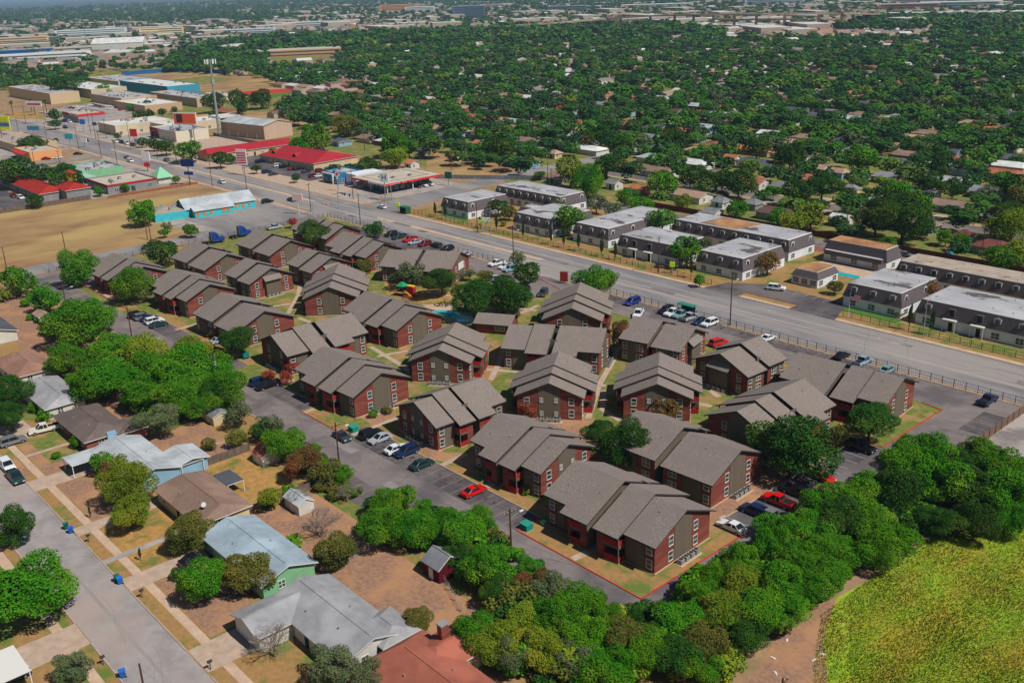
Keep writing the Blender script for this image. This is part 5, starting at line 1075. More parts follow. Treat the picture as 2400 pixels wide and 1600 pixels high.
TL = '''178 628 44 green|312 668 42 green|375 588 36 oak|40 657 36 green|104 697 38 green|178 757 62 green|222 742 44 green|138 752 38 oak|5 688 16 lime
153 846 44 green|212 900 52 green|258 888 56 green|281 822 50 green|335 838 56 lime|372 864 54 green|410 884 58 green|447 862 56 green|487 889 54 green|532 915 48 green|423 924 52 green|334 915 46 green|370 984 46 dusty|459 945 42 green|507 927 44 oak|512 851 38 green|446 820 42 lime|15 918 44 oak|22 968 40 oak|258 823 13 yellow|556 968 36 dusty|556 1026 22 olive|490 1042 17 olive|178 1035 17 green|107 973 14 green|82 955 13 green|130 1067 9 green
258 1098 24 rust|235 1085 28 green|300 1130 56 lime|310 1195 46 lime|290 1090 26 lime|446 1243 48 olive|576 1340 56 olive|474 1363 54 green|420 1342 20 oak|71 1375 84 green|33 1236 44 oak|166 1562 54 dusty
631 994 34 dusty|664 1042 42 green|610 1010 26 oak|708 1082 44 rust|766 1101 34 olive|804 1113 26 green|633 1167 28 lime|676 1152 20 green|906 1178 38 green|875 1178 26 oak|946 1165 34 green|993 1190 28 green
906 1233 52 green|970 1238 52 green|1034 1231 48 green|1085 1251 48 green|1123 1231 40 green|1072 1297 38 oak|1148 1328 54 green|1161 1370 46 oak|781 1290 45 olive|982 1455 36 olive|1110 1482 56 green|1161 1510 56 lime|778 1552 66 dusty|858 1574 44 dusty|855 1225 24 green
1238 1328 38 green|1289 1380 50 dusty|1249 1368 44 rust|1353 1419 56 green|1417 1444 42 green|1228 1455 56 lime|1302 1455 56 green|1378 1495 56 green|1455 1495 56 olive|1532 1457 48 oak|1276 1521 56 lime|1353 1548 52 dusty|1430 1560 56 green|1519 1521 56 green|1585 1455 54 green|1583 1533 56 oak|1656 1508 54 olive|1646 1560 44 green|1688 1430 56 lime|1648 1391 46 green|1697 1353 48 green|1738 1315 48 green|1738 1380 52 lime|1776 1430 52 green|1749 1483 44 oak|1404 1402 20 oak|1200 1540 48 dusty
2150 1057 44 green|2119 1093 56 green|2183 1081 56 green|2246 1083 46 oak|2297 1070 42 green|2350 1093 50 green|2390 1119 44 green|2208 1132 60 green|2285 1144 60 oak|2361 1157 60 green|2042 1146 56 green|2106 1157 60 oak|1981 1170 50 green|1917 1185 46 green
1851 1251 56 green|1915 1238 56 green|1979 1227 56 oak|2042 1238 54 green|2093 1264 46 green|2055 1291 46 green|1991 1289 50 green|1928 1297 50 green|1864 1317 54 green|1813 1278 50 green|1827 1366 54 green|1889 1378 46 green|1942 1353 42 green|1840 1432 48 green|2208 1217 42 oak|2285 1222 42 oak|2374 1217 42 green|1800 1225 34 green
877 538 22 oak|850 622 21 olive|957 642 38 dusty|1034 655 44 oak|1100 640 17 dusty|1138 646 18 olive|1231 640 38 oak|1212 604 21 dusty|1391 657 42 green|1427 648 24 dusty|1216 690 34 oak|1557 962 34 rust|1238 958 22 crape|1366 1055 24 oak
684 851 21 crape|631 880 19 crape|669 884 17 crape|875 969 13 green|907 960 13 olive|1232 1150 12 lime|499 778 14 olive|684 520 13 crape|1963 1021 28 olive
1168 482 25 oak|1193 497 20 olive|1180 524 8 lime|1398 476 28 dusty|1640 657 14 green|1800 614 32 rust|1957 671 17 olive|2175 683 28 rust|2105 736 10 rust
1377 428 42 green|1264 409 13 oak|1552 428 38 green|1727 489 28 green|1600 472 20 lime|1500 480 26 green|1927 433 43 oak|2119 512 62 oak|2055 507 44 oak|1989 453 19 oak|2106 451 36 green|2183 427 36 oak|2234 441 28 oak|2254 565 24 green|2218 554 20 green|2361 515 46 oak|2336 606 36 green|2387 593 38 lime|2318 452 24 dusty|2387 438 36 oak|1902 502 36 lime|1860 520 28 lime|1825 507 24 green|2083 568 19 green|1813 450 20 green|1966 522 24 oak|1465 460 22 green|1720 600 10 lime
332 497 34 green|446 538 17 green|383 545 11 green|392 530 12 dusty|153 417 36 oak|100 410 30 oak|30 400 40 oak|230 448 11 green|293 438 11 green|411 420 10 green|82 470 17 oak|71 334 22 oak|90 340 18 oak|446 352 30 green|388 344 20 oak|360 338 16 oak|332 333 12 oak|515 372 22 oak|600 395 11 oak|693 416 11 oak|128 270 14 oak|128 290 12 oak|153 202 28 oak|130 196 20 oak|242 212 14 green|740 321 36 green|705 338 26 green|812 295 28 olive|924 367 28 lime|865 390 26 oak|919 334 38 green|958 345 26 green|780 398 18 oak|826 395 16 oak|540 372 12 oak|640 350 8 lime|346 245 11 oak|303 252 8 green|325 270 14 oak|350 268 12 oak|408 258 8 oak|380 263 10 oak|275 318 9 oak|500 238 28 oak|560 235 26 oak|610 232 24 oak|500 268 12 oak|565 253 16 oak|155 395 20 oak'''
cx_ = 0
for row in TL.replace('\n', '|').split('|'):
    a = row.split()
    if len(a) == 4: tree(float(a[0]), float(a[1]), float(a[2]), a[3])
tree(738, 552, 42, 'oak', 'dome-shaped dark green oak between the farthest brick buildings', hf=0.8); tree(1855, 1045, 88, 'oak', 'very large round dark green oak beside the right car park', hf=0.95); tree(2040, 985, 62, 'oak', 'forked dark green oak beside the rightmost brick building')
tree(1472, 1042, 60, 'oak', 'broad dark oak between the two lower centre brick buildings', hf=1.2); tree(1408, 1015, 42, 'oak', 'rounder dark oak left of the broad one, lower centre', hf=1.15); tree(1110, 700, 52, 'oak', 'dark spreading oak above the swimming pool, taller twin at left', hf=1.1); tree(1178, 690, 52, 'oak', 'dark spreading oak right of the swimming pool'); p = G(1462, 822); tree_at(p.x, p.y, 4.6, 'rust', 'orange-red crape myrtle at the top of the long straight footpath', hc=4.2); p = G(1565, 850); tree_at(p.x, p.y, 3.6, 'rust', 'brownish small tree in front of the porch-roofed building below the pickups', hc=3.0)
for q in ((-226, 225.5, 4.8, 'green', 6.2), (-251, 245, 2.2, 'olive', 4), (-173.4, 222, 4.4, 'green', 6), (-171.6, 228, 2.4, 'dusty', 7), (-203.3, 246.5, 4.4, 'green', 6.2), (-225.5, 248, 4.2, 'dusty', 5)): tree_at(q[0], q[1], q[2], q[3], hc=q[4])
0 and tree(1455, 788, 32, 'rust', 'orange-red crape myrtle at the top of the long straight footpath'); tree(559, 797, 40, 'oak', 'dark oak at the dark-gabled brick building by the left drive')
for (x, y, r, w) in ((750, 1225, 52, 'in the yard above the white rounded shed'), (812, 1145, 28, 'beside the upper yellow stall lines'), (640, 1500, 56, 'in front of the grey metal roofed house'), (700, 1160, 30, 'among the olive trees by the drive')):
    p = G(x, y, 2.5); d = math.hypot(p.x, p.y); tree_at(p.x, p.y, r*d/F_PX*0.95, 'bare', 'bare grey leafless tree '+w)
for i, (x, h) in enumerate(((-284, 6.2), (-278.2, 6.0), (-249.8, 6.5), (-236.4, 6), (-223.1, 6.5), (-217.2, 7), (-210.6, 6.5), (-200.7, 6.5), (-195.1, 6.3), (-166.3, 6.5), (-101.6, 7.2), (-96.3, 6.6), (-258.5, 4.5))):
    tree_at(x, 214.8, 0.85, 'cypress', 'slim columnar cypress in the row along the boulevard fence', hc=h*0.52, name='cypress', cat='cypress', group='columnar cypresses along the boulevard fence')
for (x, y, w) in ((213, 1205, 'in the bare front yard right of the blue tree bins'), (330, 1305, 'in the orange front yard')): p = G(x, y+8, 0); tree_at(p.x, p.y, 0.3, 'cypress', 'tiny pencil-thin cypress '+w, hc=1.3, name='cypress', cat='cypress')
b = MB()
p = G(689, 1278, 0); T = thing('banana_plant', 'bright green banana plant behind the mint green house', 'plant', p.x, p.y)
for k in range(14):
    a = k*2.4; l = 1.7; h = 1.0+0.15*(k % 4); d = Vector((math.cos(a), math.sin(a), 0)); n = Vector((-d.y, d.x, 0))*0.24
    for q in ((Vector((0, 0, .3)), d*l*.5+Vector((0, 0, h+.5))), (d*l*.5+Vector((0, 0, h+.5)), d*l+Vector((0, 0, h*.6)))): b.poly([q[0]-n*.6, q[1]-n, q[1]+n, q[0]+n*.6], 'leaf_green')
b.build('leaves', T)
# palms over the far left lots
for (x, y) in ((75, 256), (83, 262), (31, 262), (110, 258), (1502, 214), (1536, 208)):
    p = G(x, y+8, 0); T = thing('palm_tree', 'fan palm with a ragged crown '+near(p.x, p.y), 'palm', p.x, p.y, 0, 'fan palms'); h = 9; b = MB(); b.tube((0, 0, 0), (0, 0, h), 0.28, 0.2, 'bark', 6); b.build('trunk', T); b = MB()
    for k in range(22):
        a = k*2.4; e = (k % 5)*0.35-0.5; d = Vector((math.cos(a)*math.cos(e), math.sin(a)*math.cos(e), math.sin(e))); n = Vector((-d.y, d.x, 0)).normalized()*0.5
        b.poly([Vector((0, 0, h))-n*.2, Vector((0, 0, h))+d*1.9-n, Vector((0, 0, h-.4))+d*2.4, Vector((0, 0, h))+d*1.9+n], 'leaf_olive')
    b.build('crown', T)
# ---- the suburb canopy: the largest crowns one by one, the rest as one mass
def inpoly(x, y, P_):
    c = False; n = len(P_)
    for i in range(n):
        (x1, y1), (x2, y2) = P_[i], P_[(i+1) % n]
        if (y1 > y) != (y2 > y) and x < (x2-x1)*(y-y1)/(y2-y1)+x1: c = not c
    return c
WOOD = [(380, 140), (470, 108), (560, 92), (640, 86), (800, 78), (1000, 72), (1200, 62), (1500, 56), (1640, 62), (1700, 72), (1900, 82), (1975, 60), (2060, 40), (2200, 42), (2400, 44), (2400, 640), (2050, 575), (1900, 545), (1620, 490), (1300, 430), (1240, 400), (1010, 355), (880, 330), (800, 300), (690, 280), (640, 255), (700, 215), (600, 170), (380, 160)]
CLEAR = [[(620, 118), (790, 118), (800, 150), (640, 155)], [(1240, 395), (1420, 340), (1440, 370), (1260, 430)], [(560, 208), (700, 190), (830, 198), (830, 214), (640, 226)], [(1690, 70), (1990, 68), (2010, 88), (1700, 84)], [(1990, 70), (2180, 72), (2180, 86), (1990, 90)], [(2040, 95), (2200, 90), (2200, 104), (2040, 104)], [(1400, 175), (1460, 178), (1450, 205), (1415, 200)], [(960, 400), (1080, 400), (1010, 370), (960, 380)]]
hs = [(o.location.x, o.location.y) for o in bpy.data.objects if o.parent is None and o.name.startswith('house')]
# suburb houses peeping through the crowns, each a thing up to the limit
rh = np.random.RandomState(12); nh = 0; more = []
g2 = [(a, c) for a, c in hs]
for _ in range(9000):
    px = rh.uniform(500, 2400); py = 60+440*rh.uniform(0, 1)**1.3
    if not inpoly(px, py, WOOD) or any(inpoly(px, py, c) for c in CLEAR[:1]): continue
    p = G(px, py, 3); row = round((p.y-320)/92*2)/2; y = 320+row*92+(14 if int(row*2) % 2 == 0 else -14)*(1 if rh.uniform() < .5 else -1)
    x = round(p.x/21)*21+rh.uniform(-2, 2)
    if y < 282 or any(abs(a-x) < 19 and abs(c-y) < 15 for a, c in g2): continue
    q = W(x, y, 3)
    if not inpoly(q[0], q[1], WOOD) or not (-20 < q[0] < 2420): continue
    if -336 < x < -312 and y < 460: continue
    g2.append((x, y)); more.append((x, y))
MOREG = {}
for (a_, c_) in more: MOREG.setdefault((int(a_//24), int(c_//24)), []).append((a_, c_))
def free(x, y, R):
    for (a, c) in hs:
        if abs(a-x) < 8+R*.5 and -(4.5+R*1.7) < (y-c) < 5+R*0.3: return False
    gx, gy = int(x//24), int(y//24)
    for i in (-1, 0, 1):
        for j in (-1, 0, 1):
            for (a, c) in MOREG.get((gx+i, gy+j), ()):
                if abs(a-x) < 6.5+R*.35 and -(4.5+R*1.25) < (y-c) < 4+R*0.2: return False
    if 316 < y < 324.5 and x > -330 or abs((y-320) % 92) < 3.6 and y < 900 and x > -330: return False
    if -332 < x < -316 and y < 455: return False
    return True
rs = np.random.RandomState(3); cand = []; grid = {}
for (x, y, R) in TREEXY: grid.setdefault((int(x//8), int(y//8)), []).append((x, y, R))
for _ in range(60000):
    # sample by picture area biased to distance, then keep spacing
    px = rs.uniform(380, 2400); py = 40+600*rs.uniform(0, 1)**1.7
    if not inpoly(px, py, WOOD) or any(inpoly(px, py, c) for c in CLEAR): continue
    p = G(px, py, 4.5); x, y = p.x, p.y; d = math.hypot(x, y)
    if y < 279 or d > 2600: continue
    R = rs.uniform(3.2, 7.0) if d < 380 else rs.uniform(3.8, 7.6) if d < 900 else rs.uniform(4.5, 8.0)*(1 if d < 1400 else 1.35)
    if not free(x, y, R): continue
    g = (int(x//8), int(y//8)); ok = True
    for i in (-1, 0, 1):
        for j in (-1, 0, 1):
            for (a, c, r2) in grid.get((g[0]+i, g[1]+j), ()):
                if (a-x)**2+(c-y)**2 < (0.74*(R+r2))**2*(1.0 if d > 1100 else 1.5 if d > 450 else 2.3): ok = False; break
    if not ok: continue
    grid.setdefault(g, []).append((x, y, R)); cand.append((x, y, R, d))
cand.sort(key=lambda t: -t[2]/t[3])
nind = max(0, 296-NT[0])
kinds = ['oak', 'oak', 'oak', 'green', 'green', 'dusty', 'olive', 'green', 'lime', 'oak']
for (x, y, R, d) in cand[:nind]: tree_at(x, y, R, kinds[rs.randint(10)])
rest = cand[nind:]
def mass(name, items, label, mats_, cat='trees'):
    base = {}
    V = []; MI = []
    for (x, y, R, d) in items:
        lv = 0 if d < 700 else 1 if d < 1300 else 2
        k = rs.randint(5)
        if (lv, k) not in base: base[(lv, k)] = crown_np(900+lv*10+k, (620, 260, 100)[lv], (0.10, 0.155, 0.24)[lv], nl=(16, 11, 8)[lv], shape=(1, 1, 0.8), jit=0.28)
        v = base[(lv, k)].copy(); a = rs.uniform(0, 6.28); c, s = math.cos(a), math.sin(a)
        v = np.stack([(v[:, 0]*c-v[:, 1]*s)*1.22, (v[:, 0]*s+v[:, 1]*c)*1.22, v[:, 2]*.92], 1)*R; v += np.array([x, y, 0.75*R+1.0]); V.append(v); MI.append(np.full(len(v)//4, rs.choice(len(mats_), p=[.33, .24, .23, .06, .07, .07])))
    o = obj(name, mesh_np(name, np.concatenate(V), 4, mats_, np.concatenate(MI)))
    tag(o, label, cat, kind='stuff'); return o
for nm, a, b_, c in (('canopy_dark', (44, 88, 32), (52, 94, 34), (60, 100, 36)), ('canopy_deep', (40, 76, 38), (48, 84, 40), (54, 88, 42)), ('canopy_green', (54, 106, 28), (64, 114, 32), (74, 120, 34)), ('canopy_lime', (92, 124, 38), (80, 116, 36), (106, 130, 42)), ('canopy_grey', (78, 98, 62), (86, 104, 66), (70, 92, 54)), ('canopy_olive', (72, 98, 38), (64, 92, 36), (82, 102, 42))):
    mat(nm, s2l(a), s2l(b_), 0.3, s2l(c), 0.05, rough=0.8, spec=0.1)
CM = ['canopy_dark', 'canopy_deep', 'canopy_green', 'canopy_lime', 'canopy_grey', 'canopy_olive']
for k_ in range(1, 9): rect('suburb_street', -330 if k_ < 3 else -900, 320+92*k_-3, 300, 320+92*k_+3, 'asphalt', 4)
rect('suburb_street', -330, 316.5, 300, 323.5, 'asphalt', 4); rect('suburb_street', -330, 313.5, 300, 315, 'concrete', 5); rect('suburb_street', -330, 325, 300, 326.5, 'concrete', 5)
for x_ in (-250, -218, -196, -176, -152, -128, -104): rect('suburb_street', x_, 325, x_+4.5, 333, 'concrete', 6); rect('suburb_street', x_+9, 306, x_+13, 315, 'concrete', 6)
mass('suburb_trees', rest, 'dense mass of suburb tree crowns receding to the highway', CM)
print('TREES individual', NT[0], 'mass', len(rest)); open('/tmp/tc', 'w').write(str(len(rest)))
def thicket(name, poly, n, R0, R1, label, kinds_, seed, z0=0.35, world=False):
    r_ = np.random.RandomState(seed); V = []; MI = []; names = ['leaf_'+k for k in kinds_]; base = [crown_np(500+seed+i, 1500, 0.075, nl=16, spread=0.7, lob=(.22, .42)) for i in range(3)]
    xs = [p[0] for p in poly]; ys = [p[1] for p in poly]; c_ = 0
    while c_ < n:
        px, py = r_.uniform(min(xs), max(xs)), r_.uniform(min(ys), max(ys))
        if not inpoly(px, py, poly): continue
        p = G(px, py) if not world else Vector((px, py, 0)); R = r_.uniform(R0, R1); a = r_.uniform(0, 6.28); v = base[r_.randint(3)]; c, s_ = math.cos(a), math.sin(a)
        v = np.stack([(v[:, 0]*c-v[:, 1]*s_)*R*1.15, (v[:, 0]*s_+v[:, 1]*c)*R*1.15, v[:, 2]*R], 1)+np.array([p.x, p.y, R*0.62]); V.append(v); MI.append(np.full(len(v)//4, r_.randint(len(names)))); c_ += 1
    o = obj(name, mesh_np(name, np.concatenate(V), 4, names, np.concatenate(MI))); tag(o, label, 'undergrowth', kind='stuff')
thicket('undergrowth', [(880, 1215), (960, 1190), (1140, 1215), (1190, 1290), (1290, 1390), (1420, 1450), (1560, 1450), (1700, 1330), (1830, 1240), (1960, 1290), (1800, 1500), (1700, 1610), (1180, 1610), (1150, 1560), (1190, 1480), (1120, 1400), (1060, 1330), (960, 1290), (880, 1250)], 150, 1.6, 3.2, 'dense green undergrowth below the tree belt at the bottom', ['green', 'green', 'oak', 'olive', 'lime'], 1)
thicket('undergrowth', [(2080, 1110), (2400, 1110), (2400, 1215), (2230, 1235), (2120, 1290), (2000, 1340), (1880, 1420), (1800, 1480), (1790, 1300), (1880, 1230), (1990, 1180)], 90, 1.6, 3.0, 'dense green undergrowth below the tree belt at lower right', ['green', 'green', 'oak'], 2)
thicket('undergrowth', [(110, 860), (230, 820), (440, 820), (560, 930), (540, 970), (380, 990), (170, 920)], 60, 1.5, 2.8, 'green undergrowth below the tree belt left of the drive', ['green', 'oak', 'green'], 3)
thicket('undergrowth', [(60, 690), (250, 740), (250, 790), (120, 800), (60, 740)], 18, 1.2, 2.2, 'green scrub under the far left drive trees', ['green', 'oak'], 4)
thicket('undergrowth', [(600, 980), (650, 1000), (760, 1090), (860, 1150), (840, 1180), (740, 1150), (650, 1080), (600, 1030)], 34, 1.0, 2.0, 'olive and grey scrub along the drive below the pole', ['olive', 'dusty', 'green'], 5)
# far wooded and built-up bands beyond the highway
FAR = []
for _ in range(52000):
    px = rs.uniform(-40, 2440); py = 2+rs.uniform(0, 1)**1.4*240
    if inpoly(px, py, WOOD): continue
    hz = (32-0.0328*(px+985)); 
    if py < hz+9: continue
    lim = 252 if px < 200 else 165 if px < 640 else 60
    if py > lim: continue
    if 165 > py > 112 and px < 400 and rs.uniform() < 0.45: continue
    p = G(px, py, 4); d = math.hypot(p.x, p.y)
    if d > 9000: continue
    R = rs.uniform(3.5, 6.5)*max(1, d/2200)**0.8
    if rs.uniform() < 0.55: FAR.append((p.x, p.y, R, d))
grid = {}; out = []
def clash(px, py): return any(abs(px-a) < b2 and -c < (py-e) < c2 for (a, e, b2, c, c2) in ((250, 112, 62, 6, 14), (70, 140, 130, 10, 8), (150, 122, 60, 6, 6), (215, 82, 80, 6, 10), (705, 130, 90, 10, 18), (735, 60, 50, 4, 8), (640, 78, 120, 5, 6), (390, 80, 50, 5, 9), (50, 98, 90, 8, 14)))
for (x, y, R, d) in FAR:
    px, py = W(x, y, 0)
    if clash(px, py) or (230 < px < 840 and 168 < py < 235) or (px < 560 and 215 < py): continue
    g = (int(x//20), int(y//20))
    if any((a-x)**2+(c-y)**2 < (0.9*(R+r2))**2 for i in (-1, 0, 1) for j in (-1, 0, 1) for (a, c, r2) in grid.get((g[0]+i, g[1]+j), ())): continue
    grid.setdefault(g, []).append((x, y, R)); out.append((x, y, R, d))
# carve the built-up streaks: fewer trees there
mass('far_trees', [t for t in out if rs.uniform() < (0.95 if W(t[0], t[1])[1] < 52 and W(t[0], t[1])[0] < 700 else 0.62)], 'far-off bands of trees towards the horizon', CM)
# far roofs, too many to count
for nm, c in (('fr_grey', (132, 124, 122)), ('fr_tan', (158, 134, 116)), ('fr_white', (206, 204, 200)), ('fr_brown', (116, 98, 90)), ('fr_wall', (176, 162, 146)), ('fr_rust', (156, 104, 84))): mat(nm, s2l(c))
def roofs_np(items, name, label):
    V = []; MI = []; names = ['fr_grey', 'fr_tan', 'fr_white', 'fr_brown', 'fr_rust', 'fr_wall']
    for (x, y, L, D, h, rz, k, flat_) in items:
        c, s = math.cos(rz), math.sin(rz); X, Y = L/2, D/2; r = 0 if flat_ else D*0.17
        P_ = np.array([(-X, -Y, 0), (X, -Y, 0), (X, Y, 0), (-X, Y, 0), (-X, -Y, h), (X, -Y, h), (X, Y, h), (-X, Y, h), (-X, 0, h+r), (X, 0, h+r)])
        P_ = np.stack([P_[:, 0]*c-P_[:, 1]*s+x, P_[:, 0]*s+P_[:, 1]*c+y, P_[:, 2]], 1)
        for q, m_ in (((0, 1, 5, 4), 5), ((1, 2, 6, 5), 5), ((2, 3, 7, 6), 5), ((3, 0, 4, 7), 5), ((4, 5, 9, 8), k), ((6, 7, 8, 9), k), ((5, 6, 9, 9), 5), ((7, 4, 8, 8), 5)):
            V.append(P_[list(q)]); MI.append(m_)
    o = obj(name, mesh_np(name, np.concatenate(V), 4, names, MI)); tag(o, label, 'rooftops', kind='stuff')
it = []; gr = {}
for _ in range(15000):
    px = rs.uniform(-40, 2440); py = 4+rs.uniform(0, 1)**1.2*150
    hz = (32-0.0328*(px+985))
    if py < hz+9 or (inpoly(px, py, WOOD) and rs.uniform() < 0.93): continue
    p = G(px, py, 3); d = math.hypot(p.x, p.y)
    if clash(*W(p.x, p.y, 0)) or d > 9000 or (230 < px < 840 and 165 < py): continue
    dens = 0.5+0.5*math.sin(p.x*0.004+1)*math.cos(p.y*0.003)
    if px > 900 and rs.uniform() < 0.4 or rs.uniform() > 0.45+0.6*dens: continue
    if px < 640 and 24 < py < 48 and rs.uniform() < .8: continue
    gk = (int(p.x//22), int(p.y//22))
    if gk in gr: continue
    gr[gk] = 1
    big = rs.uniform() < 0.05 and d > 1500
    L = rs.uniform(40, 110) if big else rs.uniform(13, 20); D = rs.uniform(25, 45) if big else rs.uniform(10, 13)
    it.append((p.x, p.y, L, D, rs.uniform(6, 12) if big else rs.uniform(3, 6), rs.choice([0, 1.57])+rs.uniform(-.2, .2)+0.5*math.sin(p.x/700), 2 if big else rs.choice(5, p=[.34, .2, .14, .22, .1]), big))
roofs_np(it, 'far_roofs', 'countless tiny roofs of far subdivisions towards the horizon')
more.sort(key=lambda t: math.hypot(*t)); rk = ['grey', 'tan', 'brown', 'pale grey', 'red brown', 'orange', 'dark grey', 'brown', 'white', 'dark brown']; wk = ['white', 'cream', 'brick', 'grey', 'pale blue', 'tan', 'white']
for (x, y) in more[:150]:
    rc = rk[rs.randint(10)]; wc = wk[rs.randint(7)]
    T = house(x, y, rs.uniform(12, 18), 9, rc, wc, '%s-roofed %s house among trees %s' % (rc.replace(' ', '-'), wc, near(x, y)), hip=rs.choice([0, .5, .8]), wins=False, extras=False, group='houses of the suburb beyond the boulevard')
roofs_np([(x, y, 15, 9.5, 2.7, rs.choice([0, 1.57]), rs.randint(5), False) for x, y in more[150:]], 'suburb_roofs', 'many small roofs showing between the far suburb crowns')
# ---------------------------------------------------------------- street ground, lower left
rect('lower_street', -420, 29.3, 200, 37.6, 'street_grey', 4); rect('lower_street', -420, 33.2, 200, 33.7, 'lane_worn', 5)
kerb('kerb_line', [(-420, 37.7), (-150.8, 37.7)]); kerb('kerb_line', [(-148.2, 37.7), (-131, 37.7)]); kerb('kerb_line', [(-127, 37.7), (-108.6, 37.7)]); kerb('kerb_line', [(-101.5, 37.7), (100, 37.7)]); kerb('kerb_line', [(-420, 29.2), (-125, 29.2)]); kerb('kerb_line', [(-119, 29.2), (100, 29.2)])
rect('sidewalk', -420, 39.7, 60, 41.0, 'tan_paving', 6); rect('sidewalk', -420, 26.2, 60, 27.6, 'tan_paving', 6)
rect('house_lawn', -420, 37.9, 60, 80, 'dry_lawn', 2); rect('house_lawn', -420, -30, 60, 29, 'dry_lawn', 2)
for q, m_ in (((-190, 41.2, -174, 49), 'bare_dirt'), ((-168.3, 41.2, -150.9, 51.8), 'bare_dirt'), ((-147.6, 41.2, -132, 51), 'orange_dirt'), ((-126.5, 41.2, -109, 49), 'bare_dirt'), ((-185, 38, -176, 39.5), 'bare_dirt'), ((-112, 58.9, -88, 71), 'bare_dirt'), ((-156, 60.6, -135, 72), 'orange_dirt'), ((-176, 60, -157, 71), 'bare_dirt'), ((-134, 60, -112, 72), 'bare_dirt'), ((-270, 60, -215, 80), 'bare_dirt'), ((-330, 60, -271, 79), 'bare_dirt'), ((-152, 74, -118, 79.6), 'green_lawn'), ((-250, 59, -182, 66), 'bare_dirt')): rect('yard', *q, m_, 4)
rect('yard', -192, 43.5, -178, 49.6, 'green_lawn', 6); rect('yard', -212, 43, -201, 49.6, 'green_lawn', 6)
for (x0, x1, y1) in ((-151, -148, 52), (-131, -127, 52), (-108.5, -102.5, 45.5), (-173.4, -168.6, 51.4), (-202.5, -192.8, 46)): rect('driveway', x0, 37.8, x1, y1, 'concrete', 7)
rect('driveway', -125, 18, -119, 29.2, 'concrete', 7); rect('driveway', -138.2, 37.8, -136.8, 51.5, 'concrete_grey', 7)
strip('footpath', [(505, 1040), (530, 1035), (534, 1060), (515, 1080)], 0.7, 'concrete', 7); rect('footpath', -185, 41, -184, 49.6, 'concrete', 7)
rect('concrete_yard', -63.4, 165, -20, 187.8, 'concrete_grey', 4); rect('concrete_yard', -30, 20, 60, 60, 'bare_dirt', 3)
# meadow of tall grass
mat('grass_a', s2l((184, 200, 52)), s2l((142, 178, 44)), 0.5, s2l((186, 168, 56)), 0.14, rough=0.9, spec=0.1); mat('grass_b', s2l((124, 166, 42)), s2l((162, 184, 48)), 0.6, s2l((176, 158, 60)), 0.1, rough=0.9, spec=0.1)
mat('meadow_green', s2l((164, 184, 50)), s2l((122, 160, 42)), 1.2, s2l((172, 156, 56)), 0.12, lo=.4, hi=.6, stretch=(1.6, .5, 1), detail=9)
sheet('meadow_ground', [(2090, 1330), (2200, 1250), (2400, 1228), (2460, 1240), (2700, 1700), (1960, 1700), (1940, 1600), (1930, 1500), (1960, 1400)], 'meadow_green', 3)
sheet('meadow_ground', [(1700, 1700), (1760, 1590), (1830, 1480), (1890, 1420), (1960, 1400), (1930, 1500), (1940, 1600), (1960, 1700)], 'bare_dirt', 3)
r = np.random.RandomState(8); pts = []
MEA = [(2080, 1325), (2200, 1245), (2420, 1225), (2480, 1700), (1920, 1700), (1905, 1580), (1925, 1440)]
while len(pts) < 80000:
    px, py = r.uniform(1900, 2480), r.uniform(1220, 1700)
    if inpoly(px, py, MEA):
        if px < 1990 and r.uniform() < 0.35: continue
        p = G(px, py); pts.append((p.x, p.y))
pts = np.array(pts); n = len(pts); wob = np.sin(pts[:, 0]*0.55)+np.cos(pts[:, 1]*0.42+pts[:, 0]*0.2); h = (0.2+0.02*wob+r.uniform(-.08, .1, n)).clip(.08, 1.0)[:, None]
wnd = np.array([0.5, -0.62, 0])[None]*(0.95+0.2*wob)[:, None]; a = math.atan2(-0.62, 0.5)+1.571+r.normal(size=n)*0.5; t = np.stack([np.cos(a), np.sin(a), 0*a], 1)*r.uniform(.025, .06, (n, 1)); base = np.concatenate([pts, np.zeros((n, 1))], 1)
up = np.array([0, 0, 1.0])[None]*h; tip = base+up*0.8+wnd*h*1.3+r.normal(size=(n, 3))*0.09
q = np.stack([base-t, base+t, tip+t*.7, tip-t*.7], 1).reshape(-1, 3)
o = obj('tall_grass', mesh_np('tall_grass', q, 4, ['grass_a', 'grass_b'], (r.uniform(size=n) < 0.45).astype(int))); tag(o, 'tall yellow-green wind-combed meadow grass in the lower right corner', 'grass', kind='stuff')
# low weeds on the field edges
kerb('drive_kerb', [(1262, 652), (1318, 682)], 'red_kerb', px=True)
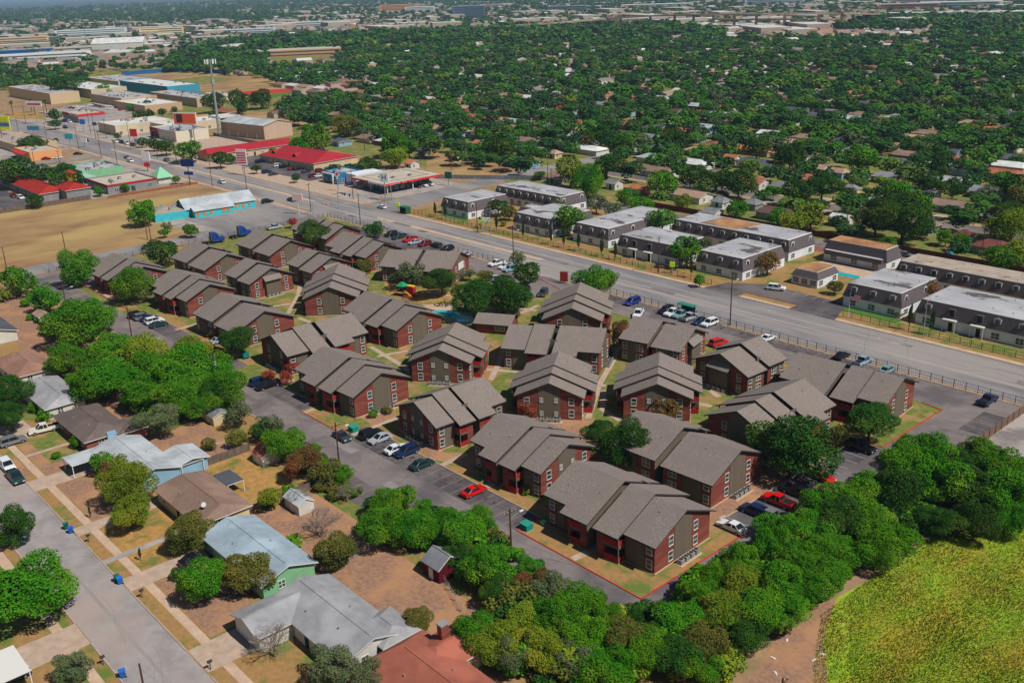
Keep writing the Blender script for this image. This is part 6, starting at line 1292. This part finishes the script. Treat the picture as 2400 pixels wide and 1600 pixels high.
# ---------------------------------------------------------------- fences
mat('fence_iron', s2l((60, 54, 54))); mat('fence_wood', s2l((128, 104, 88)), s2l((104, 84, 72)), 2, stretch=(4, 4, .2)); mat('fence_red', s2l((112, 52, 44)), s2l((96, 46, 40)), 1.2); mat('wood_grey', s2l((120, 104, 92)), s2l((96, 84, 76)), 1)
def fence(x0, y0, x1, y1, h, m_, label, style='board', post=2.4, name='fence'):
    L = math.hypot(x1-x0, y1-y0); T = thing(name, label, 'fence', x0, y0, math.atan2(y1-y0, x1-x0)); n = max(1, int(L/post))
    b = MB()
    for k in range(n+1): b.box(k*L/n-0.05, -0.05, 0, k*L/n+0.05, 0.05, h+0.05, m_)
    b.build('posts', T)['kind'] = 'stuff'
    b = MB()
    if style == 'board': b.box(0, 0.055, 0.05, L, 0.09, h, m_)
    elif style == 'rail':
        for z in (0.15, h*0.5, h-0.08): b.box(0, -0.02, z, L, 0.02, z+0.05, m_)
        kk = int(L/0.45)
        for k in range(kk): b.box((k+.5)*L/kk-0.012, -0.012, 0.15, (k+.5)*L/kk+0.012, 0.012, h, m_)
    else:
        for z in (0.1, h*0.33, h*0.66, h-0.04): b.box(0, -0.012, z, L, 0.012, z+0.03, m_)
    b.build('panel' if style == 'board' else 'rails', T); return T
fence(-316, 188.6, -207, 188.6, 1.7, 'fence_iron', 'dark iron fence between boulevard and complex, left of the entrance', 'rail'); fence(-190, 188.6, -64, 188.6, 1.7, 'fence_iron', 'dark iron fence between boulevard and the car bays, right of the entrance', 'rail')
fence(-300, 213.4, -158, 213.4, 1.6, 'fence_iron', 'dark iron fence in front of the left mansard flats', 'rail'); fence(-118, 213.4, -40, 213.4, 1.6, 'fence_iron', 'dark iron fence in front of the right mansard flats', 'rail')
fence(-63.4, 155, -63.4, 188, 1.8, 'fence_wood', 'weathered board fence at the right end of the car park'); fence(-235, 278.5, -64, 278.5, 2.0, 'fence_red', 'long dark red board fence behind the mansard flats'); fence(-134.9, 60.8, -134.9, 72, 1.5, 'wood_grey', 'brown fence below the white rounded shed'); fence(-156.2, 60.5, -156.2, 72, 1.6, 'wood_grey', 'grey plank fence between the winding garden path and the orange yard')
fence(-111.7, 60, -111.7, 71, 1.2, 'metal_grey', 'chain-link fence along the bare yard', 'wire'); fence(-424, 104, -424, 140, 1.9, 'wood_grey', 'grey board fence between dry field and motel'); fence(-420, 146, -420, 186, 1.0, 'mulch', 'low pinkish wall at the top edge of the dry field', 'board'); fence(-345, 262, -290, 300, 1.8, 'roof_grey', 'blue-grey metal fence behind the gas station field')
fence(-316, 88, -316, 187, 1.5, 'fence_iron', 'dark iron fence along the cross street side of the complex', 'rail'); fence(-97.6, 71.4, -90, 68.6, 1.2, 'metal_grey', 'short chain-link fence right of the dark red barn shed', 'wire')
fence(-560, 262, -500, 262, 1.8, 'roof_grey', 'grey fence behind the long red-roofed building'); fence(-200, 152.5, -178, 152.5, 1.3, 'fence_iron', 'dark pool fence beside the swimming pool', 'rail')
# ---------------------------------------------------------------- poles
mat('pole_wood', s2l((98, 66, 54)), s2l((78, 54, 46)), 2); mat('pole_steel', s2l((150, 160, 164)), rough=0.5, metal=0.3)
def pole(px, py, h, label, arm=1, wood=True, lamp=False, world=None):
    p = G(px, py) if world is None else Vector((*world, 0)); T = thing('utility_pole' if wood else 'street_light', label, 'utility pole' if wood else 'street light', p.x, p.y, 0, 'wooden utility poles' if wood else 'steel street lights')
    m_ = 'pole_wood' if wood else 'pole_steel'; b = MB(); b.tube((0, 0, 0), (0, 0, h), 0.17 if wood else 0.12, 0.11 if wood else 0.07, m_, 8); b.build('pole', T)
    if arm and wood:
        b = MB(); b.box(-0.06, -1.1, h-0.7, 0.06, 1.1, h-0.58, m_)
        for y in (-1, -0.4, 0.4, 1): b.tube((0, y, h-0.58), (0, y, h-0.4), 0.05, 0.04, 'win_white', 5)
        b.build('crossarm', T)
        if arm > 1: b = MB(); b.tube((0.35, 0, h-2.4), (0.35, 0, h-1.5), 0.24, 0.24, 'metal_grey', 10); b.build('transformer', T)
    if lamp:
        b = MB(); b.tube((0, 0, h*0.8 if wood else h-0.2), (0, 2.0, h*0.86 if wood else h+0.2), 0.05, 0.04, 'pole_steel', 5); b.box(-0.15, 1.9, (h*0.86 if wood else h+0.2)-0.08, 0.15, 2.6, (h*0.86 if wood else h+0.2)+0.06, 'win_white'); b.build('lamp_arm', T)
    return T
pole(796.5, 1100, 9.2, 'dark red-brown pole standing on the drive edge by the parked grey sedan', 1, lamp=True); pole(1199, 1312, 8.6, 'dark pole at the left end of the red kerb triangle', 1, lamp=True); pole(513, 928, 9.5, 'brown pole with white transformer above the left tree belt', 2); pole(309, 789, 8, 'short pole by the five left bays', 0); pole(160, 741, 9, 'pole beside the leftmost brick building drive', 1, lamp=True)
pole(157, 606, 9, 'lone pole at the dry field edge, mid left', 0); pole(19, 645, 9, 'lone pole at the far left end of the dry field', 0); pole(346, 562, 9, 'left of the twin poles by the dry field tree', 0); pole(354, 563, 9, 'right of the twin poles by the dry field tree', 0); pole(0, 0, 9, 'thin dark pole rising from the bottom edge on the lower left street', 0, world=G(326, 1554, 9)[:2])
pole(1711, 762, 13, 'tall boulevard pole by the white SUV', 1, lamp=True); pole(1204, 620, 12, 'tall pole behind the forked entrance tree', 1, lamp=True); pole(845, 527, 11.5, 'tall pole at the near corner of the junction', 1); pole(729, 495, 11, 'tall pole beside the tilted restaurant sign', 1); pole(828, 467, 12, 'tall pole at the gas station corner', 1)
pole(1543, 641, 11, 'pole among the cypresses before the two-porch mansard block', 1); pole(1119, 542, 10, 'pole beside the green banners', 0); pole(2163, 792, 9, 'steel street light between the two right cypresses', 0, False, True); pole(498, 437, 12, 'boulevard pole above the dry field', 1); pole(580, 457, 12, 'boulevard pole right of the turquoise roof', 1)
pole(1150, 551, 8, 'pale post left of the twin banners', 0, False, True); pole(735, 505, 9, 'steel street light at the cross street corner', 0, False, True)
pole(0, 0, 9, 'dark pole with pale top cut by the bottom edge near the meadow', 1, world=G(1835, 1588, 9)[:2])
for (x, y, h) in ((61, 290, 14), (185, 352, 13), (238, 370, 14), (112, 340, 13), (84, 400, 11), (307, 350, 15), (275, 385, 11), (370, 372, 15), (410, 330, 13), (213, 315, 15), (225, 327, 14), (250, 325, 12), (46, 323, 12), (8, 340, 12), (143, 400, 10), (414, 380, 10), (108, 290, 12)): pole(x, y, h, 'brown boulevard pole in the far left cluster', 1)
for (x, y, h) in ((2300, 600, 10), (1982, 560, 10), (1885, 412, 9), (1284, 437, 10), (1292, 440, 8), (750, 336, 11), (855, 352, 10), (985, 388, 9), (1058, 398, 9), (1780, 375, 9), (2020, 420, 9), (1330, 205, 9), (1520, 160, 10)): pole(x, y, h, 'wooden pole with crossarm in the suburb '+near(*G(x, y)[:2]), 1)
# overhead wires
def wire(a, c, sag=0.8):
    b = MB(); n = 10; A_, C_ = Vector(a), Vector(c); pr = None
    for k in range(n+1):
        t = k/n; p = A_.lerp(C_, t)-Vector((0, 0, sag*4*t*(1-t)))
        if pr is not None: b.tube(pr, p, 0.02, 0.02, 'tyre', 3)
        pr = p
    return b.build('overhead_wire')
def top(px, py, h): p = G(px, py); return (p.x, p.y, h-0.45)
pairs = [((796.5, 1100, 9.2), (1199, 1312, 8.6)), ((513, 928, 9.5), (796.5, 1100, 9.2)), ((309, 789, 8), (513, 928, 9.5)), ((160, 741, 9), (309, 789, 8)), ((1204, 620, 12), (1711, 762, 13)), ((845, 527, 11.5), (1204, 620, 12)), ((729, 495, 11), (845, 527, 11.5))]
for i, (a, c) in enumerate(pairs):
    o = wire(top(*a), top(*c)); tag(o, 'thin black overhead wire, '+['drive pole to the red kerb pole', 'transformer pole to the drive pole', 'left bays pole to the transformer pole', 'far left drive to the left bays', 'entrance tree pole to the tall boulevard pole', 'junction pole to the entrance tree pole', 'sign pole to the junction pole'][i], 'wire', 'overhead wires')
# tall floodlight mast
p = G(515, 320); T = thing('floodlight_mast', 'tall grey steel mast with a ring of antennas, upper left', 'mast', p.x, p.y); b = MB(); b.tube((0, 0, 0), (0, 0, 44), 0.9, 0.45, 'pole_steel', 10); b.build('pole', T); b = MB()
for k in range(6): a = k*1.047; b.box(3*math.cos(a)-.3, 3*math.sin(a)-.3, 41.5, 3*math.cos(a)+.3, 3*math.sin(a)+.3, 44, 'win_white'); b.tube((0, 0, 43), (3*math.cos(a), 3*math.sin(a), 43), .1, .1, 'pole_steel', 4)
b.box(-.8, -.8, 30, .8, .8, 33, 'metal_grey'); b.build('antenna_ring', T)
for (x, y, h) in ((205, 120, 38), (141, 110, 30)): p = G(x, y); T = thing('mast', 'thin grey mast '+('beside' if x > 200 else 'left of')+' the white sports hall', 'mast', p.x, p.y); b = MB(); b.tube((0, 0, 0), (0, 0, h), 0.8, 0.5, 'pole_steel', 6); b.build('pole', T)
# ---------------------------------------------------------------- signs
def sign(px, py, h, w, hh, col, txt, tc, label, size=1.0, pc='pole_steel', face=-60, name='sign', extra=None):
    p = G(px, py); T = thing(name, label, 'sign', p.x, p.y, R_(face+90)); b = MB(); b.tube((0, 0, 0), (0, 0, h), 0.18, 0.18, pc if pc in M else flat(pc), 8); b.build('pole', T)
    b = MB(); b.box(-w/2, -0.25, h-hh, w/2, 0.25, h, flat(col)); b.build('board', T)
    if txt: text_plate(T, txt, size, 0, -0.27, h-hh/2, -90, tc)
    if extra: extra(T)
    return T
def t2(T): b = MB(); b.box(-1.6, -.26, 2.4, 1.6, .26, 4.2, flat((206, 44, 52))); b.build('lower_board', T)
sign(347, 402, 9.5, 4.4, 4.4, (232, 228, 224), '', (180, 30, 40), 'white-faced sign over a red foot beside the boulevard, left', pc=(190, 40, 48), extra=t2)
def t3(T): b = MB(); b.box(-2.2, -.26, 4.6, 2.2, .26, 6.0, flat((40, 60, 130))); b.build('lower_board', T)
sign(446, 434, 11.5, 6.4, 3.2, (28, 50, 110), '', (230, 230, 240), 'dark blue oval-like sign with smaller board below, by the dry field corner', extra=t3, pc=(50, 40, 46))
def t4(T):
    b = MB()
    for k in range(5): b.box(-2.4, -.28, 5.6+k*1.1, 2.4, -.26, 6.2+k*1.1, flat((198, 60, 70)))
    b.build('tenant_strips', T)
sign(571, 411, 12, 5.2, 7.2, (230, 214, 216), '', (190, 40, 60), 'tall pink and white tenant sign in front of the red roofs', extra=t4)
sign(701, 503, 8, 4.2, 2.6, (232, 196, 190), '', (200, 60, 60), 'pale pink and teal sign of the turquoise restaurant near the junction', pc=(214, 200, 170))
sign(904, 470, 11, 3.6, 3.6, (214, 222, 226), 'H', (30, 50, 90), 'open-framed gas station sign with a dark outline', 3.0)
def dia(T):
    b = MB(); b.poly([(0, -.1, 5.2), (-1.6, -.1, 6.8), (0, -.1, 8.4), (1.6, -.1, 6.8)][::-1], flat((200, 226, 238))); b.poly([(0, .1, 5.2), (-1.6, .1, 6.8), (0, .1, 8.4), (1.6, .1, 6.8)], flat((60, 130, 190))); b.poly([(0, -.12, 6.2), (-.8, -.12, 7.0), (0, -.12, 7.8), (.8, -.12, 7.0)][::-1], flat((200, 60, 60))); b.build('diamond_board', T)
sign(793, 447, 5.4, .5, .5, (220, 220, 220), '', (0, 0, 0), 'diamond-shaped blue and white sign before the pizza shop', extra=dia)
sign(1052, 436, 6, 3, 2.8, (34, 84, 74), '', (220, 220, 220), 'dark green round-topped sign on a kerb island by the cross street')
sign(1130, 546, 4.5, 2.6, 1.2, (190, 216, 120), '', (40, 60, 40), 'lime banner on a post in front of the corner mansard block'); sign(1140, 545, 5.2, 2.8, 1.4, (220, 224, 230), '', (40, 60, 120), 'white banner right of the lime banner'); sign(1575, 641, 3.4, 1.4, 1.4, (206, 236, 30), '', (20, 20, 20), 'bright yellow-green crossing sign at the mansard fence'); sign(933, 497, 3.6, 1.4, 1.4, (216, 232, 40), '', (20, 20, 20), 'bright yellow-green crossing sign at the junction corner')
sign(1322, 664, 3.4, 2.2, 2.8, (150, 44, 40), '', (230, 230, 230), 'dark red sign with white panel at the complex entrance'); sign(85, 300, 13, 13, 4.6, (228, 228, 226), 'AUTO PARTS', (190, 50, 50), 'long white and red sign over the far left lots', 1.7) if False else sign(88, 290, 15, 13, 3.6, (226, 220, 220), '', (190, 60, 60), 'long whitish sign with red lettering band over the far left lots', extra=lambda T: MB().box(-5.5, -.3, 12.4, 5.5, -.26, 13.6, flat((196, 64, 66))).build('lettering_band', T))
def bb(T): b = MB(); b.box(-7, -.3, 9, 7, -.26, 11.2, flat((52, 110, 170))); b.box(-5.5, -.33, 11.6, 6, -.3, 13.6, flat((200, 200, 50))); b.build('board_graphics', T)
sign(8, 332, 15, 15, 8, (214, 220, 40), '', (30, 60, 120), 'yellow and blue billboard cut by the left edge', extra=bb); sign(83, 327, 8, 9, 2.4, (70, 140, 180), '', (230, 230, 230), 'pale blue shop sign at the far left'); sign(166, 347, 8, 5.4, 3.0, (60, 170, 186), '', (255, 255, 255), 'turquoise shop sign over the orange-walled taqueria'); sign(197, 310, 8, 4, 3, (64, 110, 190), '', (230, 120, 60), 'blue and orange sign between the far left poles')
sign(317, 340, 9, 4.6, 4.2, (206, 52, 56), '', (236, 236, 236), 'square red sign left of the boulevard trees'); sign(199, 345, 5, 4, 2.4, (226, 226, 230), '', (90, 90, 90), 'white sign at the far left kerb'); 
p = G(441, 330); T = thing('billboard', 'billboard with an orange picture panel above the cream shop', 'billboard', p.x, p.y, R_(30)); b = MB(); b.box(-7.6, -.4, 9.2, 7.6, .4, 16, 'win_white'); b.box(-7.2, -.5, 9.9, 7.2, -.42, 15.4, flat((226, 96, 62))); b.box(-5.5, -.55, 10.5, -1.5, -.5, 15.2, flat((74, 44, 44))); b.build('board', T)
for x in (-4.5, 4.5): MB().tube((x, 0, 0), (x, 0, 9.2), .35, .35, 'pole_steel', 8).build('post', T)
text_plate(obj('x', None) if False else [o for o in bpy.data.objects if o.get('label', '').startswith('auto parts store')][0], 'AutoZone', 1.5, 5, -9.3, 4.9, -90, (235, 90, 60)) if False else None
# banner on the side-on brick building
A = APT[25]; b = MB(); b.box(-A['L']-0.2, -2.2, 3.4, -A['L']-0.1, 1.6, 5.4, 'win_white'); b.build('banner', A['T'])
# traffic signals and street names at the junction
for (x, y, fx, w) in ((794, 488, 0, 'near side of the junction'), (918, 470, 90, 'gas station corner of the junction')):
    p = G(x, y); T = thing('traffic_signal', 'steel traffic signal mast arm, '+w, 'traffic signal', p.x, p.y, R_(fx)); b = MB(); b.tube((0, 0, 0), (0, 0, 6.6), .14, .11, 'pole_steel', 8); b.tube((0, 0, 6.2), (9, 0, 6.8), .1, .07, 'pole_steel', 6); b.build('mast', T)
    for u in (5.2, 8.6): MB().box(u-.2, -.2, 5.7, u+.2, .2, 6.7, 'tyre').build('signal_head', T)
    MB().box(2.2, -.05, 6.0, 4.4, .05, 6.5, flat((40, 90, 150))).build('street_name_plate', T)
# construction barrels in the median
def barrel(px, py, lab):
    p = G(px, py); T = thing('traffic_barrel', lab, 'traffic barrel', p.x, p.y, 0, 'orange construction barrels'); b = MB(); b.tube((0, 0, 0), (0, 0, 1.1), .32, .24, flat((230, 110, 40)), 10); b.build('barrel', T); b = MB(); b.tube((0, 0, .45), (0, 0, .6), .3, .285, 'win_white', 10); b.tube((0, 0, .8), (0, 0, .92), .272, .262, 'win_white', 10); b.build('stripe', T)
for (x, y) in ((757, 478), (763, 479), (768, 480), (801, 512), (895, 462), (904, 463)): barrel(x, y, 'orange and white barrel near the junction')
# shelter, transformers, bins, mailboxes, play gear
p = G(1603, 738); T = thing('bus_shelter', 'green-roofed bus shelter on the sidewalk behind the white pickup', 'bus shelter', p.x, p.y+1); MB().box(-2.4, -.9, 2.4, 2.4, .9, 2.6, flat((40, 130, 110))).build('roof', T); MB().box(-2.2, .7, .2, 2.2, .75, 2.4, 'glass').build('back_panel', T)
for s in (-1, 1): MB().box(s*2.2-.05, -.8, 0, s*2.2+.05, -.7, 2.4, 'fence_iron').build('post', T)
MB().box(-1.5, .2, .4, 1.5, .6, .5, 'fence_iron').build('bench', T)
p = G(950, 500); T = thing('bus_shelter', 'small green bus shelter at the junction corner', 'bus shelter', p.x, p.y); MB().box(-2, -1.2, 2.3, 2, 1.2, 2.6, flat((40, 110, 70))).build('roof', T); MB().box(-1.9, 1.05, 0.1, 1.9, 1.1, 2.3, flat((50, 90, 60))).build('back_panel', T)
for s in (-1, 1): MB().box(s*1.9-.05, -1.1, 0, s*1.9+.05, 1.1, 2.3, flat((50, 90, 60))).build('side_panel', T)
def tbox(px, py, lab, c=(30, 130, 110), s=1.0):
    p = G(px, py); T = thing('transformer_box', lab, 'utility box', p.x, p.y, 0.0); b = MB(); b.box(-.8*s, -.7*s, 0.08, .8*s, .7*s, 1.0*s, flat(c)); b.prism([(-.85*s, -.75*s), (.85*s, -.75*s), (.85*s, .75*s), (-.85*s, .75*s)], 1.0*s, 1.1*s, flat(shade(c, 1.15))); b.build('cabinet', T); MB().box(-.95*s, -.85*s, 0, .95*s, .85*s, .08, 'concrete_grey').build('base', T)
tbox(829, 1010, 'green utility box beside the black SUV'); tbox(1234, 1239, 'teal green utility box at the tip of the red kerb triangle'); tbox(1274, 1228, 'small pale green box by the nearest brick building', (110, 190, 130), .5)
def bin_(px, py, c, lab):
    p = G(px, py); T = thing('wheelie_bin', lab, 'rubbish bin', p.x, p.y, -0.2, 'wheeled rubbish bins at the kerb'); cm = flat(c, None, .5); b = MB()
    lo, hi = [(-.26, -.28), (.26, -.28), (.26, .28), (-.26, .28)], [(-.34, -.38), (.34, -.38), (.34, .38), (-.34, .38)]
    for k in range(4): j = (k+1) % 4; b.poly([(*lo[k], .05), (*lo[j], .05), (*hi[j], 1.0), (*hi[k], 1.0)], cm)
    b.build('bin', T); b = MB(); b.prism([(-.38, -.42), (.38, -.42), (.38, .42), (-.38, .42)], 1.0, 1.1, flat(shade(c, 1.15))); b.build('lid', T)
    for s in (-1, 1): MB().tube((s*.3-.04, .36, .12), (s*.3+.04, .36, .12), .12, .12, 'tyre', 8).build('wheel', T)
bin_(156, 1239, (24, 92, 76), 'dark green bin beside a blue one, upper pair'); bin_(167, 1248, (30, 90, 170), 'blue bin beside a green one, upper pair'); bin_(275, 1362, (24, 92, 76), 'dark green bin half behind a blue one, lower pair'); bin_(282, 1367, (30, 104, 180), 'blue bin, lower pair, by the long driveway'); bin_(288, 1586, (44, 92, 160), 'lone blue bin at the opposite kerb, bottom left'); bin_(51, 1277, (24, 60, 120), 'dark blue bin in the tree shade, left kerb')
def mailbox(px, py, lab):
    p = G(px, py); T = thing('mailbox', lab, 'mailbox', p.x, p.y); MB().box(-.06, -.06, 0, .06, .06, 1.1, 'wood_grey').build('post', T); b = MB(); b.box(-.14, -.3, 1.1, .14, .3, 1.3, 'fascia'); b.tube((0, -.3, 1.3), (0, .3, 1.3), .14, .14, 'fascia', 8); b.build('box', T)
mailbox(209, 1270, 'small dark mailbox below the upper bins'); mailbox(334, 1400, 'dark mailbox on the verge past the long driveway'); mailbox(243, 1557, 'green-topped mailbox near the bottom left kerb'); mailbox(494, 1568, 'mailbox with a red flag at the bottom edge')
p = G(944, 693); T = thing('playground', 'playground tower with green roof, yellow slide and red panels', 'playground', p.x, p.y, .3)
for x in (-1, 1):
    for y in (-1, 1): MB().tube((x, y, 0), (x, y, 3), .07, .07, flat((60, 50, 60)), 6).build('post', T)
MB().box(-1.1, -1.1, 1.4, 1.1, 1.1, 1.52, flat((70, 60, 64))).build('deck', T)
b = MB()
for q in (((-1.3, -1.3), (1.3, -1.3)), ((1.3, -1.3), (1.3, 1.3)), ((1.3, 1.3), (-1.3, 1.3)), ((-1.3, 1.3), (-1.3, -1.3))): b.poly([(*q[0], 3), (*q[1], 3), (0, 0, 4.1)], flat((30, 150, 100)))
b.build('roof', T); b = MB(); b.poly([(1.1, -.9, 1.5), (1.1, -.2, 1.5), (4.0, -.6, .2), (4.0, -1.3, .2)], flat((236, 176, 30))); b.poly([(1.1, -.9, 1.5), (4.0, -1.3, .2), (4.0, -1.3, .5), (1.1, -.9, 1.9)], flat((236, 176, 30))); b.poly([(1.1, -.2, 1.5), (4, -.6, .2), (4, -.6, .5), (1.1, -.2, 1.9)], flat((236, 176, 30))); b.build('slide', T)
MB().box(1.2, .3, .3, 3.4, 1.5, 2.7, flat((170, 30, 40))).box(1.25, .28, 2.7, 3.35, 1.52, 3.0, flat((236, 186, 50))).build('climbing_panel', T)
p = G(411, 509) if False else G(402, 512)
# pool loungers
for i, (x, y) in enumerate(((1030, 718), (1050, 717), (1073, 722), (1098, 765))):
    p = G(x, y); T = thing('pool_table_set', 'dark patio table on the pool deck', 'patio table', p.x, p.y, i, 'dark patio sets by the pool'); MB().tube((0, 0, .68), (0, 0, .74), .6, .6, 'fence_iron', 10).build('tabletop', T); MB().tube((0, 0, 0), (0, 0, .68), .05, .05, 'fence_iron', 5).build('leg', T)
    for a in (0, 2.1, 4.2): MB().box(math.cos(a)*1.1-.22, math.sin(a)*1.1-.22, .4, math.cos(a)*1.1+.22, math.sin(a)*1.1+.22, .46, 'fence_iron').box(math.cos(a)*1.3-.2, math.sin(a)*1.3-.04, .46, math.cos(a)*1.3+.2, math.sin(a)*1.3+.04, .9, 'fence_iron').build('seat', T)
p = G(1540, 500); b = MB()
def ringpool(px, py, r, lab): 
    p = G(px, py); T = thing('paddling_pool', lab, 'paddling pool', p.x, p.y); MB().tube((0, 0, 0), (0, 0, .6), r, r, flat((60, 150, 190)), 16).build('pool_wall', T); MB().tube((0, 0, .6), (0, 0, .62), r*.93, r*.93, 'pool_water', 16).build('water', T)
ringpool(1675, 494, 2.6, 'round blue above-ground pool behind the red wooden fence'); ringpool(2226, 594, 1.0, 'tiny turquoise pool behind the board fence at right')
p = G(1988, 745); T = thing('flagpole', 'white flag pole with red and white flag by the driveway mouth', 'flag', p.x, p.y); MB().tube((0, 0, 0), (0, 0, 6.5), .07, .05, 'win_white', 6).build('pole', T)
b = MB()
for k in range(7): b.box(0.1, -.02, 4.6+k*.25, 2.6, .02, 4.85+k*.25, flat((196, 70, 80)) if k % 2 == 0 else 'win_white')
b.box(.1, -.03, 5.6, 1.1, .03, 6.35, flat((40, 60, 120))); b.build('flag', T)
# boat trailer behind the cream pickup, trampoline, dumpster
p = G(574, 838); T = thing('dumpster', 'teal round-topped container beside the dark oak on the left drive', 'container', p.x, p.y); MB().tube((-1, 0, .8), (1, 0, .8), .8, .8, flat((26, 120, 124)), 12).build('tank', T); MB().box(-1, -.6, 0, 1, .6, .3, 'fence_iron').build('stand', T)
# litter on the bare ground by the meadow
for i, (x, y) in enumerate(((1812, 1541), (1908, 1546), (1818, 1577), (1929, 1533), (1845, 1500))):
    p = G(x, y); T = MB().box(-.35, -.1, 0, .35, .1, .08, 'win_white').prism([(-.1, -.16), (.2, -.16), (.14, .2)], 0.081, .12, 'win_white').build('rubble'); T.location = (p.x, p.y, 0); T.rotation_euler = (0, 0, i*1.3); tag(T, 'pale scrap of rubble on the bare ground by the meadow', 'rubble', 'rubble by the meadow')
# ---------------------------------------------------------------- highway flyovers
mat('hwy', s2l((226, 206, 180)), s2l((206, 190, 168)), 0.02)
def flyover(pts, w, z, label, step=45):
    P3 = [Vector((*G(px, py, zz)[:2], zz)) for px, py, zz in pts]; T = thing('highway_flyover', label, 'highway', 0, 0); b = MB(); pl_ = MB()
    for a, c in zip(P3, P3[1:]):
        d = (c-a); L = d.length; n = Vector((-d.y, d.x, 0)).normalized()*w/2
        q = [a+n, a-n, c-n, c+n]; b.poly([p for p in q], 'hwy'); b.poly([p-Vector((0, 0, 1.2)) for p in reversed(q)], 'hwy'); 
        for s in ((a+n, c+n), (c-n, a-n)): b.poly([s[0]-Vector((0, 0, 1.2)), s[0]+Vector((0, 0, 1)), s[1]+Vector((0, 0, 1)), s[1]-Vector((0, 0, 1.2))][::-1], 'hwy'); b.poly([s[0]-Vector((0, 0, 1.2)), s[0]+Vector((0, 0, 1)), s[1]+Vector((0, 0, 1)), s[1]-Vector((0, 0, 1.2))], 'hwy')
        k = int(L/step)
        for i in range(k):
            p = a.lerp(c, (i+.5)/k)
            if p.z > 5: pl_.box(p.x-1.6, p.y-1.6, 0, p.x+1.6, p.y+1.6, p.z-1.2, 'hwy')
    b.build('deck', T); 
    if pl_.v: o = pl_.build('pillars', T); o['kind'] = 'stuff'
flyover([(700, 84, 3), (900, 76, 6), (1100, 66, 9), (1300, 55, 12), (1420, 44, 16), (1560, 36, 20), (1800, 33, 24), (1960, 32, 22), (2060, 34, 12)], 22, 10, 'long pale highway flyover crossing the upper right, highest deck'); flyover([(1150, 60, 8), (1350, 50, 9), (1500, 47, 9), (1700, 46, 8), (1900, 46, 8), (2060, 44, 5)], 18, 8, 'lower pale highway deck under the flyover'); flyover([(660, 82, 1), (820, 72, 1.2), (1000, 63, 1.2), (1180, 52, 1.5), (1340, 42, 3), (1500, 30, 8)], 30, 1, 'pale embanked highway running from upper left to the flyover')
sheet('highway_ground', [(600, 90), (900, 76), (1300, 50), (1700, 42), (2060, 38), (2060, 52), (1900, 66), (1700, 62), (1300, 58), (1000, 72), (760, 86)], 'field_dry', 3)
sheet('bare_hill', [(1700, 70), (1980, 66), (2000, 86), (1720, 82)], 'orange_dirt', 6); sheet('bare_hill', [(1850, 48), (1990, 46), (1960, 68), (1850, 62)], 'field_dry', 6)
# ---------------------------------------------------------------- air
hz = bpy.data.materials.new('haze_air'); hz.use_nodes = True; n_ = hz.node_tree; n_.nodes.clear(); ho = n_.nodes.new('ShaderNodeOutputMaterial'); pv = n_.nodes.new('ShaderNodeVolumePrincipled'); pv.inputs['Color'].default_value = (0.5, 0.74, 1.0, 1); pv.inputs['Density'].default_value = 0.00008; pv.inputs['Anisotropy'].default_value = 0.0
n_.links.new(pv.outputs[0], ho.inputs['Volume']); M['haze_air'] = hz
o = MB().box(-43000, -43000, -1.0, 43000, 43000, 96, 'haze_air').build('haze'); tag(o, 'thin bluish air haze over the whole city', 'haze', kind='stuff')
# ---------------------------------------------------------------- lay out the setting sheets
for k, b in LAYER.items():
    struct(b.build(k))
# wording for look-alikes that stand apart: count them across the picture
_ord = ['leftmost', 'second from left', 'third from left', 'fourth from left', 'fifth from left', 'sixth from left', 'seventh from left', 'eighth from left', 'ninth from left', 'tenth from left', 'eleventh from left', 'twelfth from left']
_num = ['', 'one', 'two', 'three', 'four', 'five', 'six', 'seven', 'eight', 'nine', 'ten', 'eleven', 'twelve']
_by = {}
for o in bpy.data.objects:
    if o.parent is None and 'label' in o: _by.setdefault(o['label'], []).append(o)
for lab, os_ in _by.items():
    n = len(os_)
    if 1 < n <= 12 and not lab.startswith('grey air') or lab.startswith('grey air') and n > 1:
        def sx(o):
            p = o.matrix_basis.translation
            return W(p.x, p.y, p.z)[0]
        os_.sort(key=sx)
        for i, o in enumerate(os_):
            w = _ord[i] if i < n-1 else 'rightmost'
            o['label'] = lab+', '+w
